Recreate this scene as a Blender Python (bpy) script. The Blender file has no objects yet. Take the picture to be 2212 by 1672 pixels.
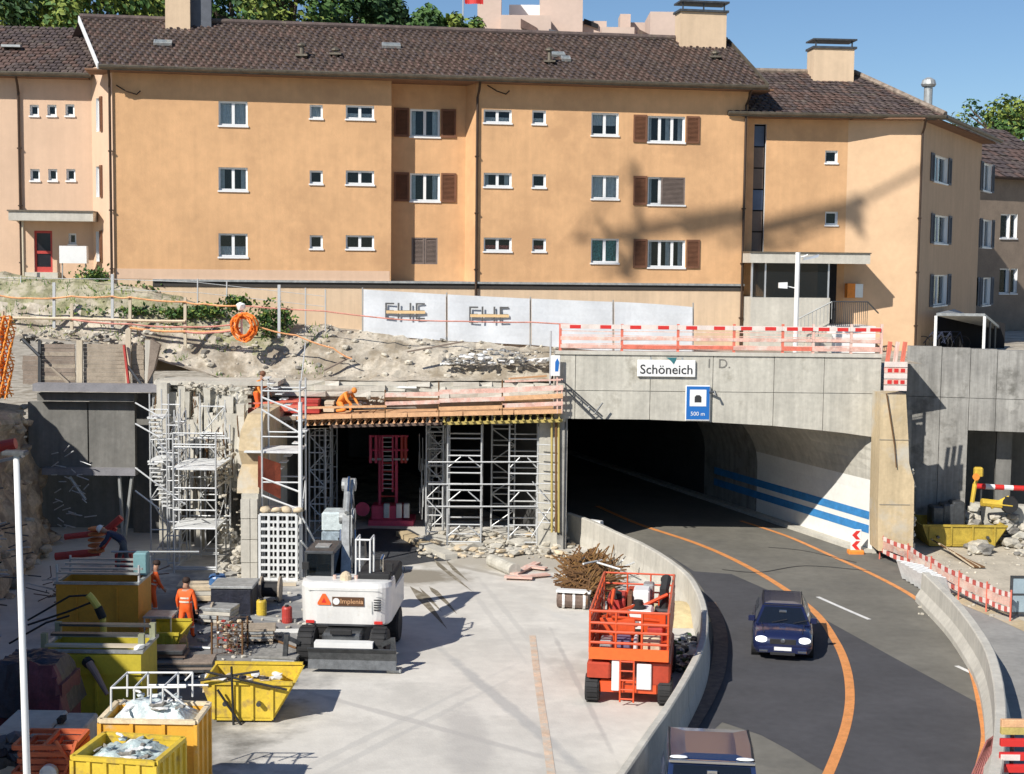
import bpy, bmesh, math, random
from mathutils import Vector, Matrix, noise
random.seed(7)
R = math.radians
scn = bpy.context.scene
COL = scn.collection
# ---------------------------------------------------------------- camera
FPX = 3160.0; CAMH = 11.2; PITCH = math.atan(276/3160.0); ROLL = 0.011
cam = bpy.data.cameras.new('camera'); camo = bpy.data.objects.new('camera', cam); COL.objects.link(camo)
cam.sensor_width = 36; cam.lens = 36*FPX/2212.0; cam.clip_start = 0.5; cam.clip_end = 3000
CM = Matrix.Rotation(math.pi/2-PITCH, 3, 'X') @ Matrix.Rotation(ROLL, 3, 'Z')
camo.matrix_world = Matrix.Translation((0, 0, CAMH)) @ CM.to_4x4()
scn.camera = camo
# ---------------------------------------------------------------- world, sun, exposure
SD = Vector((.82, 1.03, -1.0)).normalized()            # travel direction of the sunlight
w = bpy.data.worlds.new('World'); scn.world = w; w.use_nodes = True
wn = w.node_tree; wn.nodes.clear()
sk = wn.nodes.new('ShaderNodeTexSky'); sk.sky_type = 'NISHITA'; sk.sun_disc = False
sk.sun_elevation = math.asin(-SD.z)
sk.sun_rotation = math.atan2(-SD.x, -SD.y)
sk.air_density = 1.0; sk.dust_density = 0.0; sk.ozone_density = 6.0; sk.altitude = 400
bg = wn.nodes.new('ShaderNodeBackground'); bg.inputs[1].default_value = 0.073
wo = wn.nodes.new('ShaderNodeOutputWorld')
wn.links.new(sk.outputs[0], bg.inputs[0]); wn.links.new(bg.outputs[0], wo.inputs[0])
sl = bpy.data.lights.new('sun', 'SUN'); sl.energy = 4.3; sl.angle = R(.5); sl.color = (1, .955, .88)
so = bpy.data.objects.new('sun', sl); COL.objects.link(so)
so.rotation_mode = 'QUATERNION'; so.rotation_quaternion = SD.to_track_quat('-Z', 'Y')
so.location = (-40, -60, 80)
vs = scn.view_settings; vs.view_transform = 'Standard'; vs.look = 'None'; vs.exposure = 0.38; vs.gamma = 1; vs.use_curve_mapping = False
# ---------------------------------------------------------------- measuring the place
def ray(x, y):
    return (CM @ Vector(((x-1106)/FPX, -(y-836)/FPX, -1))).normalized()
C0 = Vector((0, 0, CAMH))
def gz(x, y, z=0.0):
    d = ray(x, y); return C0 + d*((z-CAMH)/d.z)
def gy(x, y, Y):
    d = ray(x, y); return C0 + d*(Y/d.y)
# ---------------------------------------------------------------- materials
MATS = {}
def M(name, col=(.5, .5, .5), rough=.7, metal=0., var=.12, vs=1.5, bump=0., bs=25., streak=0., dirt=None, dm=.5, ds=.6, emit=0, alpha=None, coat=0):
    if name in MATS: return MATS[name]
    m = bpy.data.materials.new(name); m.use_nodes = True; nt = m.node_tree; N = nt.nodes; L = nt.links
    b = N['Principled BSDF']; b.inputs['Roughness'].default_value = rough; b.inputs['Metallic'].default_value = metal
    if coat: b.inputs['Coat Weight'].default_value = coat; b.inputs['Coat Roughness'].default_value = .08
    tc = N.new('ShaderNodeTexCoord')
    def nz(scale, det=4, vec=None, r=.55):
        n = N.new('ShaderNodeTexNoise'); n.inputs['Scale'].default_value = scale; n.inputs['Detail'].default_value = det; n.inputs['Roughness'].default_value = r
        L.new(vec or tc.outputs['Object'], n.inputs['Vector']); return n.outputs['Fac']
    def mr(sock, a, bb, c, d):
        r = N.new('ShaderNodeMapRange'); r.inputs[1].default_value = a; r.inputs[2].default_value = bb; r.inputs[3].default_value = c; r.inputs[4].default_value = d
        L.new(sock, r.inputs[0]); return r.outputs[0]
    def mul(a, bb):
        x = N.new('ShaderNodeMath'); x.operation = 'MULTIPLY'; L.new(a, x.inputs[0]); L.new(bb, x.inputs[1]); return x.outputs[0]
    cur = None
    rgb = N.new('ShaderNodeRGB'); rgb.outputs[0].default_value = (*col, 1); cs = rgb.outputs[0]
    if var or streak:
        f = mr(nz(vs, 6), .3, .7, 1-var, 1+var)
        f = mul(f, mr(nz(vs*7.3, 4), .3, .7, 1-var*.6, 1+var*.6))
        if streak:
            mp = N.new('ShaderNodeMapping'); mp.inputs['Scale'].default_value = (2.2, 2.2, .13); L.new(tc.outputs['Object'], mp.inputs['Vector'])
            f = mul(f, mr(nz(1.6, 5, mp.outputs[0], .65), .35, .68, 1-streak, 1+streak*.35))
        hs = N.new('ShaderNodeVectorMath'); hs.operation = 'SCALE'; L.new(cs, hs.inputs[0]); L.new(f, hs.inputs['Scale']); cs = hs.outputs[0]
    if dirt:
        mx = N.new('ShaderNodeMix'); mx.data_type = 'RGBA'; L.new(mr(nz(ds, 7, None, .65), dm, dm+.14, 0, .85), mx.inputs[0])
        L.new(cs, mx.inputs[6]); mx.inputs[7].default_value = (*dirt, 1); cs = mx.outputs[2]
    L.new(cs, b.inputs['Base Color'])
    if bump:
        bp = N.new('ShaderNodeBump'); bp.inputs['Strength'].default_value = min(1, bump); bp.inputs['Distance'].default_value = .03*max(1, bump)
        L.new(nz(bs, 5), bp.inputs['Height']); L.new(bp.outputs[0], b.inputs['Normal'])
    if emit:
        b.inputs['Emission Color'].default_value = (*col, 1); b.inputs['Emission Strength'].default_value = emit
    m.diffuse_color = (*col, 1); MATS[name] = m; return m
def glassmat(name, col=(.02, .026, .03), tr=.96):
    m = bpy.data.materials.new(name); m.use_nodes = True; nt = m.node_tree; N = nt.nodes; L = nt.links
    N.remove(N['Principled BSDF']); out = N['Material Output']
    g = N.new('ShaderNodeBsdfGlossy'); g.inputs['Roughness'].default_value = .04; g.inputs['Color'].default_value = (.9, .95, 1, 1)
    t = N.new('ShaderNodeBsdfTransparent'); t.inputs[0].default_value = (.93, .96, .97, 1)
    d = N.new('ShaderNodeBsdfDiffuse'); d.inputs[0].default_value = (*col, 1)
    a = N.new('ShaderNodeMixShader'); a.inputs[0].default_value = tr; L.new(d.outputs[0], a.inputs[1]); L.new(t.outputs[0], a.inputs[2])
    fr = N.new('ShaderNodeFresnel'); fr.inputs[0].default_value = 1.35
    x = N.new('ShaderNodeMixShader'); L.new(fr.outputs[0], x.inputs[0]); L.new(a.outputs[0], x.inputs[1]); L.new(g.outputs[0], x.inputs[2])
    L.new(x.outputs[0], out.inputs[0]); MATS[name] = m; return m
MAIN = M('stucco_orange', (.65, .385, .195), .9, var=.10, vs=.35, bump=.25, bs=14, streak=.06, dirt=(.54, .315, .16), dm=.52, ds=.4)
PINK = M('stucco_pale', (.66, .46, .32), .9, var=.04, vs=.6, bump=.2, bs=14, streak=.05)
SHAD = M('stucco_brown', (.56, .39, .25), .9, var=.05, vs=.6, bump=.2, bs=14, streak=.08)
PALE = M('stucco_base', (.68, .51, .345), .9, var=.06, vs=.6, bump=.2, bs=14, streak=.1)
ROSE = M('stucco_rose', (.60, .46, .38), .9, var=.05, vs=.6, bump=.2)
WHITE = M('white_paint', (.78, .78, .76), .5, var=.04)
PVC = M('window_white', (.8, .8, .79), .4, var=.02)
TILE1 = M('roof_tile_brown', (.105, .076, .068), .85, var=.35, vs=3, bump=.8, bs=22, dirt=(.18, .15, .11), dm=.55, ds=2.2)
TILE2 = M('roof_tile_dark', (.082, .06, .058), .85, var=.35, vs=3, bump=.6, bs=22, dirt=(.10, .085, .06), dm=.55, ds=2.2)
TILE3 = M('roof_tile_red', (.13, .08, .065), .85, var=.3, vs=3, bump=.6, bs=22, dirt=(.17, .13, .09), dm=.58, ds=2.6)
GUT = M('gutter_metal', (.17, .145, .11), .55, .5, var=.25, vs=4)
PIPE = M('downpipe_copper', (.055, .032, .02), .5, .3, var=.2, vs=3)
SHUT = M('shutter_wood', (.17, .072, .036), .7, var=.15, vs=4)
SHUTG = M('shutter_grey', (.17, .13, .11), .7, var=.15, vs=4)
SHUTB = M('shutter_blue', (.10, .11, .13), .7, var=.15, vs=4)
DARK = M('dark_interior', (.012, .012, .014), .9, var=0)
CURT = M('curtain', (.7, .72, .7), .9, var=.12, vs=9)
CURT2 = M('curtain_pattern', (.5, .12, .09), .9, var=.5, vs=22)
FOIL = M('window_foil', (.10, .36, .33), .6, var=.6, vs=14)
GLASS = glassmat('window_glass')
CARGL = glassmat('car_glass', (.012, .016, .02), .35)
CONC = M('concrete', (.52, .495, .425), .9, var=.14, vs=.8, bump=.35, bs=12, streak=.18, dirt=(.27, .25, .20), dm=.58, ds=.8)
CONCL = M('concrete_light', (.55, .52, .45), .9, var=.1, vs=.9, bump=.3, bs=14, streak=.12)
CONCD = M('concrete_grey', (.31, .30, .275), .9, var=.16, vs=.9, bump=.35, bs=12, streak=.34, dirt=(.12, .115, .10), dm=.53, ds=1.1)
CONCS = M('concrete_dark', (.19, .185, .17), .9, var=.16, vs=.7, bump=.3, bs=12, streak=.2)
CONCY = M('concrete_ochre', (.56, .44, .27), .9, var=.12, vs=.9, bump=.35, bs=9, streak=.15, dirt=(.52, .49, .42), dm=.5, ds=.55)
TWHITE = M('tunnel_white', (.78, .77, .72), .8, var=.06, vs=1)
TBLUE = M('tunnel_blue', (.04, .22, .50), .7, var=.18, vs=3)
ASPH = M('asphalt_new', (.068, .067, .072), .88, var=.16, vs=.5, bump=.3, bs=60)
ASPO = M('asphalt_old', (.165, .155, .13), .9, var=.16, vs=.45, bump=.3, bs=50, streak=0, dirt=(.12, .115, .10), dm=.55, ds=.35)
ORNG = M('road_paint_orange', (.72, .29, .09), .7, var=.18, vs=3, dirt=(.30, .20, .15), dm=.58, ds=3)
WPNT = M('road_paint_white', (.72, .71, .68), .7, var=.12, vs=4)
SOIL = M('soil', (.47, .42, .34), .95, var=.28, vs=1.2, bump=1.3, bs=5, dirt=(.25, .205, .145), dm=.46, ds=.9)
RUBB = M('rubble_stone', (.50, .46, .38), .92, var=.3, vs=3, bump=.8, bs=9)
RUBD = M('rubble_dark', (.24, .225, .20), .92, var=.3, vs=3, bump=.8, bs=9)
ROCKM = M('excavation_rock', (.50, .38, .26), .95, var=.35, vs=1.1, bump=1.5, bs=3.5, dirt=(.20, .15, .11), dm=.5, ds=.8)
BANK = M('grassy_bank', (.27, .26, .15), .95, var=.35, vs=2.5, bump=1.2, bs=9, dirt=(.46, .41, .32), dm=.44, ds=1.6)
GRASS = M('grass', (.07, .12, .025), .95, var=.3, vs=3, bump=1, bs=20)
ZINC = M('galvanised_steel', (.55, .56, .56), .5, .3, var=.1, vs=6)
SPLAT = M('scaffold_plate', (.72, .73, .72), .5, .1, var=.12, vs=4)
ALU = M('aluminium', (.7, .7, .7), .35, .7, var=.06)
ORED = M('safety_board_red', (.66, .17, .11), .8, var=.22, vs=4)
PKW = M('safety_board_faded', (.70, .42, .34), .8, var=.22, vs=2.5, dirt=(.72, .64, .56), dm=.48, ds=2.2)
WOOD = M('formwork_orange', (.66, .38, .20), .8, var=.2, vs=4)
WOODY = M('formwork_yellow', (.46, .36, .11), .8, var=.2, vs=4)
WOODG = M('weathered_plank', (.36, .30, .23), .9, var=.22, vs=3, bump=.4, bs=18, dirt=(.22, .18, .14), dm=.55, ds=3)
WOODB = M('weathered_plank_brown', (.25, .20, .16), .9, var=.22, vs=3, bump=.4, bs=18)
POSTW = M('timber_post_pale', (.55, .47, .35), .85, var=.15, vs=3)
REDM = M('red_machine', (.45, .05, .04), .5, var=.15, vs=3)
LIFT = M('lift_orange', (.66, .082, .018), .38, var=.10, vs=3, coat=.2, dirt=(.36, .13, .06), dm=.58, ds=3)
EXW = M('excavator_white', (.74, .73, .70), .42, var=.06, vs=2, streak=.08, coat=.15, dirt=(.52, .47, .38), dm=.6, ds=1.6)
BLACK = M('black_rubber', (.018, .018, .019), .75, var=.2, vs=5)
STEEL = M('dark_steel', (.10, .105, .11), .45, .6, var=.3, vs=5)
STEELG = M('grey_steel', (.42, .43, .42), .45, .4, var=.25, vs=5)
YEL = M('skip_yellow', (.66, .47, .045), .55, var=.12, vs=3, dirt=(.30, .20, .09), dm=.55, ds=2.4)
YELO = M('tank_ochre', (.62, .30, .03), .6, var=.12, vs=2, dirt=(.30, .16, .05), dm=.62, ds=1.4)
YELG = M('tank_yellow', (.52, .42, .035), .6, var=.12, vs=2, dirt=(.30, .24, .06), dm=.62, ds=1.4)
YELR = M('container_amber', (.74, .40, .05), .5, var=.1, vs=3, dirt=(.62, .5, .34), dm=.6, ds=2)
RUST = M('rust', (.15, .075, .028), .85, var=.35, vs=7)
RUSTG = M('rusty_steel_grey', (.17, .12, .095), .8, .2, var=.3, vs=5)
HIVIS = M('hivis_orange', (.88, .13, .02), .7, var=.08, vs=9)
HIVO = M('work_orange', (.80, .26, .04), .75, var=.1, vs=9)
REFL = M('reflective_band', (.72, .66, .55), .4, var=.03)
SKIN = M('skin', (.42, .23, .15), .6, var=.05)
NAVY = M('navy_cloth', (.03, .04, .08), .85, var=.15, vs=9)
GREYC = M('grey_cloth', (.10, .11, .12), .85, var=.15, vs=9)
HAIR = M('dark_hair', (.03, .015, .01), .8, var=.2, vs=20)
TSHADE = M('tunnel_lining_shade', (.05, .05, .048), .95, var=.2, vs=.8)  # near-black lining colour paints in the darkness inside the tunnel
CARB = M('car_blue', (.012, .017, .06), .25, 0., var=.03, coat=1)
VANB = M('van_blue', (.016, .03, .085), .22, 0., var=.03, coat=1)
CHROM = M('chrome', (.7, .72, .75), .18, 1, var=.02)
LAMPG = M('headlight_lit', (.9, .92, .95), .15, emit=.9, var=0)
REDP = M('sign_red', (.62, .03, .025), .5, var=.04)
BLUEP = M('sign_blue', (.015, .14, .45), .4, var=.05, vs=4)
BLKP = M('print_black', (.03, .03, .032), .6, var=.05)
GREYP = M('print_grey', (.20, .19, .17), .8, var=.1)
BANN = M('banner_white', (.62, .64, .66), .75, var=.07, vs=1.3, bump=.3, bs=2.5)
TARP = M('tarp_black', (.02, .022, .035), .5, var=.4, vs=3, bump=1, bs=4)
TARPR = M('tarp_maroon', (.10, .02, .035), .6, var=.4, vs=3)
SHEET = M('plastic_sheet', (.55, .62, .62), .35, var=.2, vs=4, bump=1.2, bs=5)
BEIGE = M('beige_sack', (.60, .49, .34), .9, var=.15, vs=5, bump=.4, bs=15)
GRNL = M('leaf_green', (.06, .13, .025), .7, var=.3, vs=5)
GRNY = M('leaf_light', (.19, .24, .04), .7, var=.3, vs=5)
GRND = M('leaf_dark', (.03, .075, .02), .75, var=.3, vs=5)
TRNK = M('bark', (.09, .065, .045), .9, var=.3, vs=6, bump=.6)
BRNW = M('brown_plaque', (.10, .045, .02), .5, var=.05)
# ---------------------------------------------------------------- mesh builder
class MB:
    def __init__(s, T=None): s.v = []; s.f = []; s.m = []; s.T = T
    def add(s, vs, fs, mi=0):
        o = len(s.v); s.v += [Vector(p) for p in vs]; s.f += [tuple(i+o for i in f) for f in fs]; s.m += [mi]*len(fs)
    def poly(s, pts, mi=0): s.add(pts, [tuple(range(len(pts)))], mi)
    def hexa(s, P, mi=0):      # 4 bottom, 4 top (ccw)
        s.add(P, [(0, 3, 2, 1), (4, 5, 6, 7), (0, 1, 5, 4), (1, 2, 6, 5), (2, 3, 7, 6), (3, 0, 4, 7)], mi)
    def box(s, x0, x1, y0, y1, z0, z1, mi=0):
        s.hexa([(x0, y0, z0), (x1, y0, z0), (x1, y1, z0), (x0, y1, z0), (x0, y0, z1), (x1, y0, z1), (x1, y1, z1), (x0, y1, z1)], mi)
    def cbox(s, c, d, rz=0, mi=0, R3=None):
        Q = R3 or Matrix.Rotation(rz, 3, 'Z'); c = Vector(c); P = []
        for z in (-.5, .5):
            for x, y in ((-.5, -.5), (.5, -.5), (.5, .5), (-.5, .5)): P.append(c+Q@Vector((x*d[0], y*d[1], z*d[2])))
        s.hexa(P, mi)
    def rbox(s, x0, x1, y0, y1, z0, z1, b=.03, mi=0):   # box with chamfered vertical and top edges
        def ring(i, z): return [(x0+i, y0+b, z), (x0+b, y0+i, z), (x1-b, y0+i, z), (x1-i, y0+b, z), (x1-i, y1-b, z), (x1-b, y1-i, z), (x0+b, y1-i, z), (x0+i, y1-b, z)]
        P = ring(0, z0)+ring(0, z1-b)+ring(b, z1)
        F = [tuple(range(7, -1, -1)), tuple(range(16, 24))]
        for k in range(2):
            for i in range(8): j = (i+1) % 8; F.append((k*8+i, k*8+j, k*8+8+j, k*8+8+i))
        s.add(P, F, mi)
    def beam(s, p, q, w, h, mi=0, up=(0, 0, 1)):
        p = Vector(p); q = Vector(q); d = (q-p).normalized(); u = Vector(up)
        if abs(d.dot(u)) > .98: u = Vector((0, 1, 0))
        a = d.cross(u).normalized()*(w/2); b = a.normalized().cross(d).normalized()*(h/2)
        s.hexa([p-a-b, p+a-b, q+a-b, q-a-b, p-a+b, p+a+b, q+a+b, q-a+b], mi)
    def tube(s, pts, r, n=8, mi=0, cap=True):
        pts = [Vector(p) for p in pts]; rr = r if isinstance(r, (list, tuple)) else [r]*len(pts)
        o = len(s.v); prev = None
        for i, p in enumerate(pts):
            d = (pts[min(i+1, len(pts)-1)]-pts[max(i-1, 0)]).normalized()
            if prev is None:
                u = Vector((0, 0, 1)) if abs(d.z) < .9 else Vector((1, 0, 0))
                a = d.cross(u).normalized()
            else: a = (prev-d*prev.dot(d)).normalized()
            prev = a; b = d.cross(a)
            for k in range(n):
                t = 2*math.pi*k/n; s.v.append(p+(a*math.cos(t)+b*math.sin(t))*rr[i])
        for i in range(len(pts)-1):
            for k in range(n):
                j = (k+1) % n; s.f.append((o+i*n+k, o+i*n+j, o+(i+1)*n+j, o+(i+1)*n+k)); s.m.append(mi)
        if cap:
            s.f.append(tuple(o+k for k in range(n-1, -1, -1))); s.m.append(mi)
            e = o+(len(pts)-1)*n; s.f.append(tuple(e+k for k in range(n))); s.m.append(mi)
    def lathe(s, c, prof, n=16, axis='Z', mi=0):         # prof: (r, h)
        o = len(s.v); c = Vector(c)
        for r, h in prof:
            for k in range(n):
                t = 2*math.pi*k/n; a, b = r*math.cos(t), r*math.sin(t)
                s.v.append(c+Vector({'Z': (a, b, h), 'X': (h, a, b), 'Y': (b, h, a)}[axis]))
        for i in range(len(prof)-1):
            for k in range(n):
                j = (k+1) % n; s.f.append((o+i*n+k, o+i*n+j, o+(i+1)*n+j, o+(i+1)*n+k)); s.m.append(mi)
        s.f.append(tuple(o+k for k in range(n-1, -1, -1))); s.m.append(mi)
        e = o+(len(prof)-1)*n; s.f.append(tuple(e+k for k in range(n))); s.m.append(mi)
    def rock(s, c, d, seed=0, mi=0, rz=None):
        rnd = random.Random(seed); bm = bmesh.new(); bmesh.ops.create_icosphere(bm, subdivisions=1, radius=.5)
        Q = Matrix.Rotation(rnd.uniform(0, 6.3) if rz is None else rz, 3, 'Z') @ Matrix.Rotation(rnd.uniform(-.4, .4), 3, 'X')
        if not isinstance(d, (tuple, list)): d = (d*rnd.uniform(.7, 1.3), d*rnd.uniform(.7, 1.2), d*rnd.uniform(.5, .9))
        vs = []
        for v in bm.verts:
            p = v.co*rnd.uniform(.78, 1.18); p = Vector((max(-.42, min(.42, p.x)), max(-.42, min(.42, p.y)), max(-.38, min(.38, p.z))))
            vs.append(Vector(c)+Q@Vector((p.x*d[0], p.y*d[1], p.z*d[2])))
        s.add(vs, [tuple(v.index for v in f.verts) for f in bm.faces], mi); bm.free()
    def ext(s, pts, dv, mi=0):                          # prism from polygon pts along dv
        n = len(pts); P = [Vector(p) for p in pts]; Q = [p+Vector(dv) for p in P]
        F = [tuple(range(n-1, -1, -1)), tuple(range(n, 2*n))]+[(i, (i+1) % n, n+(i+1) % n, n+i) for i in range(n)]
        s.add(P+Q, F, mi)
    def mesh(s, name, mats, smooth=False):
        me = bpy.data.meshes.new(name); T = s.T
        me.from_pydata([tuple(T@v) if T else tuple(v) for v in s.v], [], s.f)
        mats = mats if isinstance(mats, (list, tuple)) else [mats]
        for m in mats: me.materials.append(m)
        if len(mats) > 1: me.polygons.foreach_set('material_index', s.m)
        bm = bmesh.new(); bm.from_mesh(me); bmesh.ops.recalc_face_normals(bm, faces=bm.faces); bm.to_mesh(me); bm.free()
        if smooth: me.polygons.foreach_set('use_smooth', [True]*len(me.polygons))
        return me
    def build(s, name, mats, parent=None, smooth=False, **k):
        return obj(name, s.mesh(name, mats, smooth), parent, **k)
def tag(o, label=None, cat=None, group=None, kind=None):
    if label: o['label'] = label
    if cat: o['category'] = cat
    if group: o['group'] = group
    if kind: o['kind'] = kind
    return o
def obj(name, me, parent=None, label=None, cat=None, group=None, kind=None, mat=None):
    o = bpy.data.objects.new(name, me); COL.objects.link(o)
    if parent is not None:
        o.parent = parent
        if parent.get('ws'): o.matrix_parent_inverse = parent.matrix_basis.inverted()
    if mat is not None: o.matrix_basis = mat
    return tag(o, label, cat, group, kind)
def thing(name, label, cat, loc=(0, 0, 0), rz=0, group=None, ws=True):
    o = bpy.data.objects.new(name, None); COL.objects.link(o); o.empty_display_size = .3
    o.matrix_basis = Matrix.Translation(Vector(loc)) @ Matrix.Rotation(rz, 4, 'Z')
    if ws: o['ws'] = 1
    return tag(o, label, cat, group)
def kids(o): return [c for c in bpy.data.objects if c.parent == o]
def dup(o, mat, label=None, group=None):
    r = o.copy(); COL.objects.link(r); r.matrix_basis = mat
    if label: r['label'] = label
    if group: r['group'] = group
    for c in kids(o):
        d = c.copy(); COL.objects.link(d); d.parent = r
        for g in kids(c):
            e = g.copy(); COL.objects.link(e); e.parent = d
    return r
def TR(x, y, z, rz=0): return Matrix.Translation((x, y, z)) @ Matrix.Rotation(rz, 4, 'Z')
_unit = {}
def stick(name, p, q, r, mat, parent, n=6, sq=False):     # a bar sharing one unit mesh per material
    key = (mat.name, n, sq)
    if key not in _unit:
        b = MB(); 
        if sq: b.box(-.5, .5, -.5, .5, 0, 1)
        else: b.lathe((0, 0, 0), [(1, 0), (1, 1)], n)
        _unit[key] = b.mesh('bar_'+mat.name, mat, False)
    p = Vector(p); q = Vector(q); d = q-p
    rr = r if isinstance(r, tuple) else (r, r)
    z = d.normalized(); up = Vector((0, 0, 1)) if abs(z.z) < .98 else Vector((0, 1, 0))
    x = up.cross(z).normalized(); y = z.cross(x)
    m = Matrix((x*rr[0], y*rr[1], d)).transposed().to_4x4(); m.translation = p
    return obj(name, _unit[key], parent, mat=m)
_fc = {}
def text(name, s, size, mat, parent, T, ext=.004, al='CENTER', bold=0):
    c = bpy.data.curves.new(name, 'FONT'); c.body = s; c.size = size; c.align_x = al; c.align_y = 'CENTER'; c.extrude = ext; c.offset = bold; c.resolution_u = 3
    t = bpy.data.objects.new('tmp', c); COL.objects.link(t); dg = bpy.context.evaluated_depsgraph_get(); dg.update()
    me = bpy.data.meshes.new_from_object(t.evaluated_get(dg)); bpy.data.objects.remove(t); me.materials.clear(); me.materials.append(mat)
    me.transform(T); me.name = name
    return obj(name, me, parent)
class Face:                                             # a vertical plane: u along, n outwards, z up
    def __init__(s, P0, P1):
        s.O = Vector((P0[0], P0[1], 0)); d = Vector((P1[0]-P0[0], P1[1]-P0[1], 0)); s.L = d.length; s.u = d.normalized(); s.n = Vector((s.u.y, -s.u.x, 0))
    def P(s, u, z, n=0): return s.O+s.u*u+s.n*n+Vector((0, 0, z))
    def pix(s, x, y, n=0):
        d = ray(x, y); O = s.O+s.n*n; t = (O-C0).dot(s.n)/d.dot(s.n); p = C0+d*t
        return (p-s.O).dot(s.u), p.z
    def T(s, u, z, n=0): 
        m = Matrix((s.u, Vector((0, 0, 1)), s.n)).transposed().to_4x4(); m.translation = s.P(u, z, n); return m
    def box(s, mb, u0, u1, z0, z1, n0, n1, mi=0):
        mb.hexa([s.P(u0, z0, n1), s.P(u1, z0, n1), s.P(u1, z0, n0), s.P(u0, z0, n0), s.P(u0, z1, n1), s.P(u1, z1, n1), s.P(u1, z1, n0), s.P(u0, z1, n0)], mi)
    def wall(s, mb, u0, u1, z0, z1, holes, n=0, rev=.16, mi=0, rmi=1):
        us = sorted({u0, u1, *[h[0] for h in holes], *[h[1] for h in holes]}); zs = sorted({z0, z1, *[h[2] for h in holes], *[h[3] for h in holes]})
        us = [a for a in us if u0 <= a <= u1]; zs = [a for a in zs if z0 <= a <= z1]
        for i in range(len(us)-1):
            for j in range(len(zs)-1):
                cu = (us[i]+us[i+1])/2; cz = (zs[j]+zs[j+1])/2
                if any(h[0] < cu < h[1] and h[2] < cz < h[3] for h in holes): continue
                mb.poly([s.P(us[i], zs[j], n), s.P(us[i+1], zs[j], n), s.P(us[i+1], zs[j+1], n), s.P(us[i], zs[j+1], n)], mi)
        for a, b, c, d in holes:
            q = [(a, c), (b, c), (b, d), (a, d)]
            for k in range(4):
                (x, y), (X, Y) = q[k], q[(k+1) % 4]
                mb.poly([s.P(x, y, n), s.P(X, Y, n), s.P(X, Y, n-rev), s.P(x, y, n-rev)], rmi)
# ================================================================ GROUND AND ROAD
def sheet(name, pix, z, mat, kind='structure', label=None):
    b = MB(); b.poly([gz(x, y, z) for x, y in pix]); o = b.build(name, mat); tag(o, kind=kind, label=label); return o
b = MB()
for i in range(10):
    for j in range(12): b.box(-200+i*40, -160+i*40, -60+j*40, -20+j*40, -1, -.012)
b = MB(); b.box(-300, 300, -80, 700, -1, -.012); b.build('ground', SOIL, kind='structure')
# light concrete apron of the site, with stains of its own
m = M('site_concrete', (.63, .60, .54), .9, var=.1, vs=.35, bump=.25, bs=14, dirt=(.53, .505, .455), dm=.5, ds=.5)
nt = m.node_tree; N = nt.nodes; L = nt.links; bs_ = N['Principled BSDF']
src = bs_.inputs['Base Color'].links[0].from_socket
tc = N.new('ShaderNodeTexCoord'); nn = N.new('ShaderNodeTexNoise'); nn.inputs['Scale'].default_value = 1.1; nn.inputs['Detail'].default_value = 7; nn.inputs['Roughness'].default_value = .62
L.new(tc.outputs['Object'], nn.inputs['Vector'])
def stain(src, c, sx, sy, rot, col, amt):
    mp = N.new('ShaderNodeMapping'); mp.vector_type = 'TEXTURE'; mp.inputs['Location'].default_value = (c[0], c[1], 0); mp.inputs['Rotation'].default_value = (0, 0, rot); mp.inputs['Scale'].default_value = (sx, sy, 50)
    L.new(tc.outputs['Object'], mp.inputs['Vector']); ln = N.new('ShaderNodeVectorMath'); ln.operation = 'LENGTH'; L.new(mp.outputs[0], ln.inputs[0])
    a = N.new('ShaderNodeMath'); a.operation = 'MULTIPLY_ADD'; a.inputs[1].default_value = 1.5; L.new(nn.outputs['Fac'], a.inputs[0]); L.new(ln.outputs['Value'], a.inputs[2])
    r = N.new('ShaderNodeMapRange'); r.inputs[1].default_value = 1.85; r.inputs[2].default_value = 1.35; r.inputs[3].default_value = 0; r.inputs[4].default_value = amt; L.new(a.outputs[0], r.inputs[0])
    mx = N.new('ShaderNodeMix'); mx.data_type = 'RGBA'; L.new(r.outputs[0], mx.inputs[0]); L.new(src, mx.inputs[6]); mx.inputs[7].default_value = (*col, 1); return mx.outputs[2]
for (px, py, sx, sy, rot, col, amt) in [(880, 1245, 2.3, 1.5, .1, (.22, .19, .14), .85), (800, 1180, 1.2, 3, 0, (.12, .12, .12), .6), (1360, 1450, 2.2, 2.4, 0, (.37, .35, .31), .5), (1000, 1225, .2, 3, .8, (.22, .19, .15), .5),
        (560, 1380, 3.2, 6, .2, (.27, .26, .24), .8), (420, 1330, 4, 8, .1, (.20, .205, .21), .9), (250, 1560, 4, 7, .1, (.17, .16, .14), .9), (700, 1640, .13, 9, -.5, (.48, .465, .43), .5), (760, 1640, .13, 9, -.5, (.48, .465, .43), .5), (1060, 1330, .12, 7, .2, (.50, .48, .44), .5), (1100, 1330, .12, 7, .2, (.50, .48, .44), .5), (900, 1560, .15, 6, .9, (.45, .43, .4), .6), (1250, 1480, .1, 6, .1, (.43, .41, .38), .7),
        (1090, 1520, .22, 6, .35, (.37, .37, .36), .6), (1230, 1340, .16, 5, .5, (.60, .58, .53), .7), (1010, 1600, .6, 3, .1, (.42, .40, .37), .6), (1150, 1210, 5, 2.2, 0, (.40, .36, .29), .8)]:
    p = gz(px, py); src = stain(src, p, sx, sy, rot, col, amt)
L.new(src, bs_.inputs['Base Color'])
BT = [(1229, 1107), (1280, 1125), (1332, 1149), (1380, 1170), (1420, 1192), (1456, 1216), (1489, 1244), (1508, 1275), (1519, 1305), (1523, 1338), (1519, 1375), (1507, 1412), (1482, 1460), (1442, 1525), (1395, 1592), (1340, 1672), (1270, 1765), (1190, 1870)]
BW = [gz(x, y, 1.1) for x, y in BT]
for p in BW: p.z = 0
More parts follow.
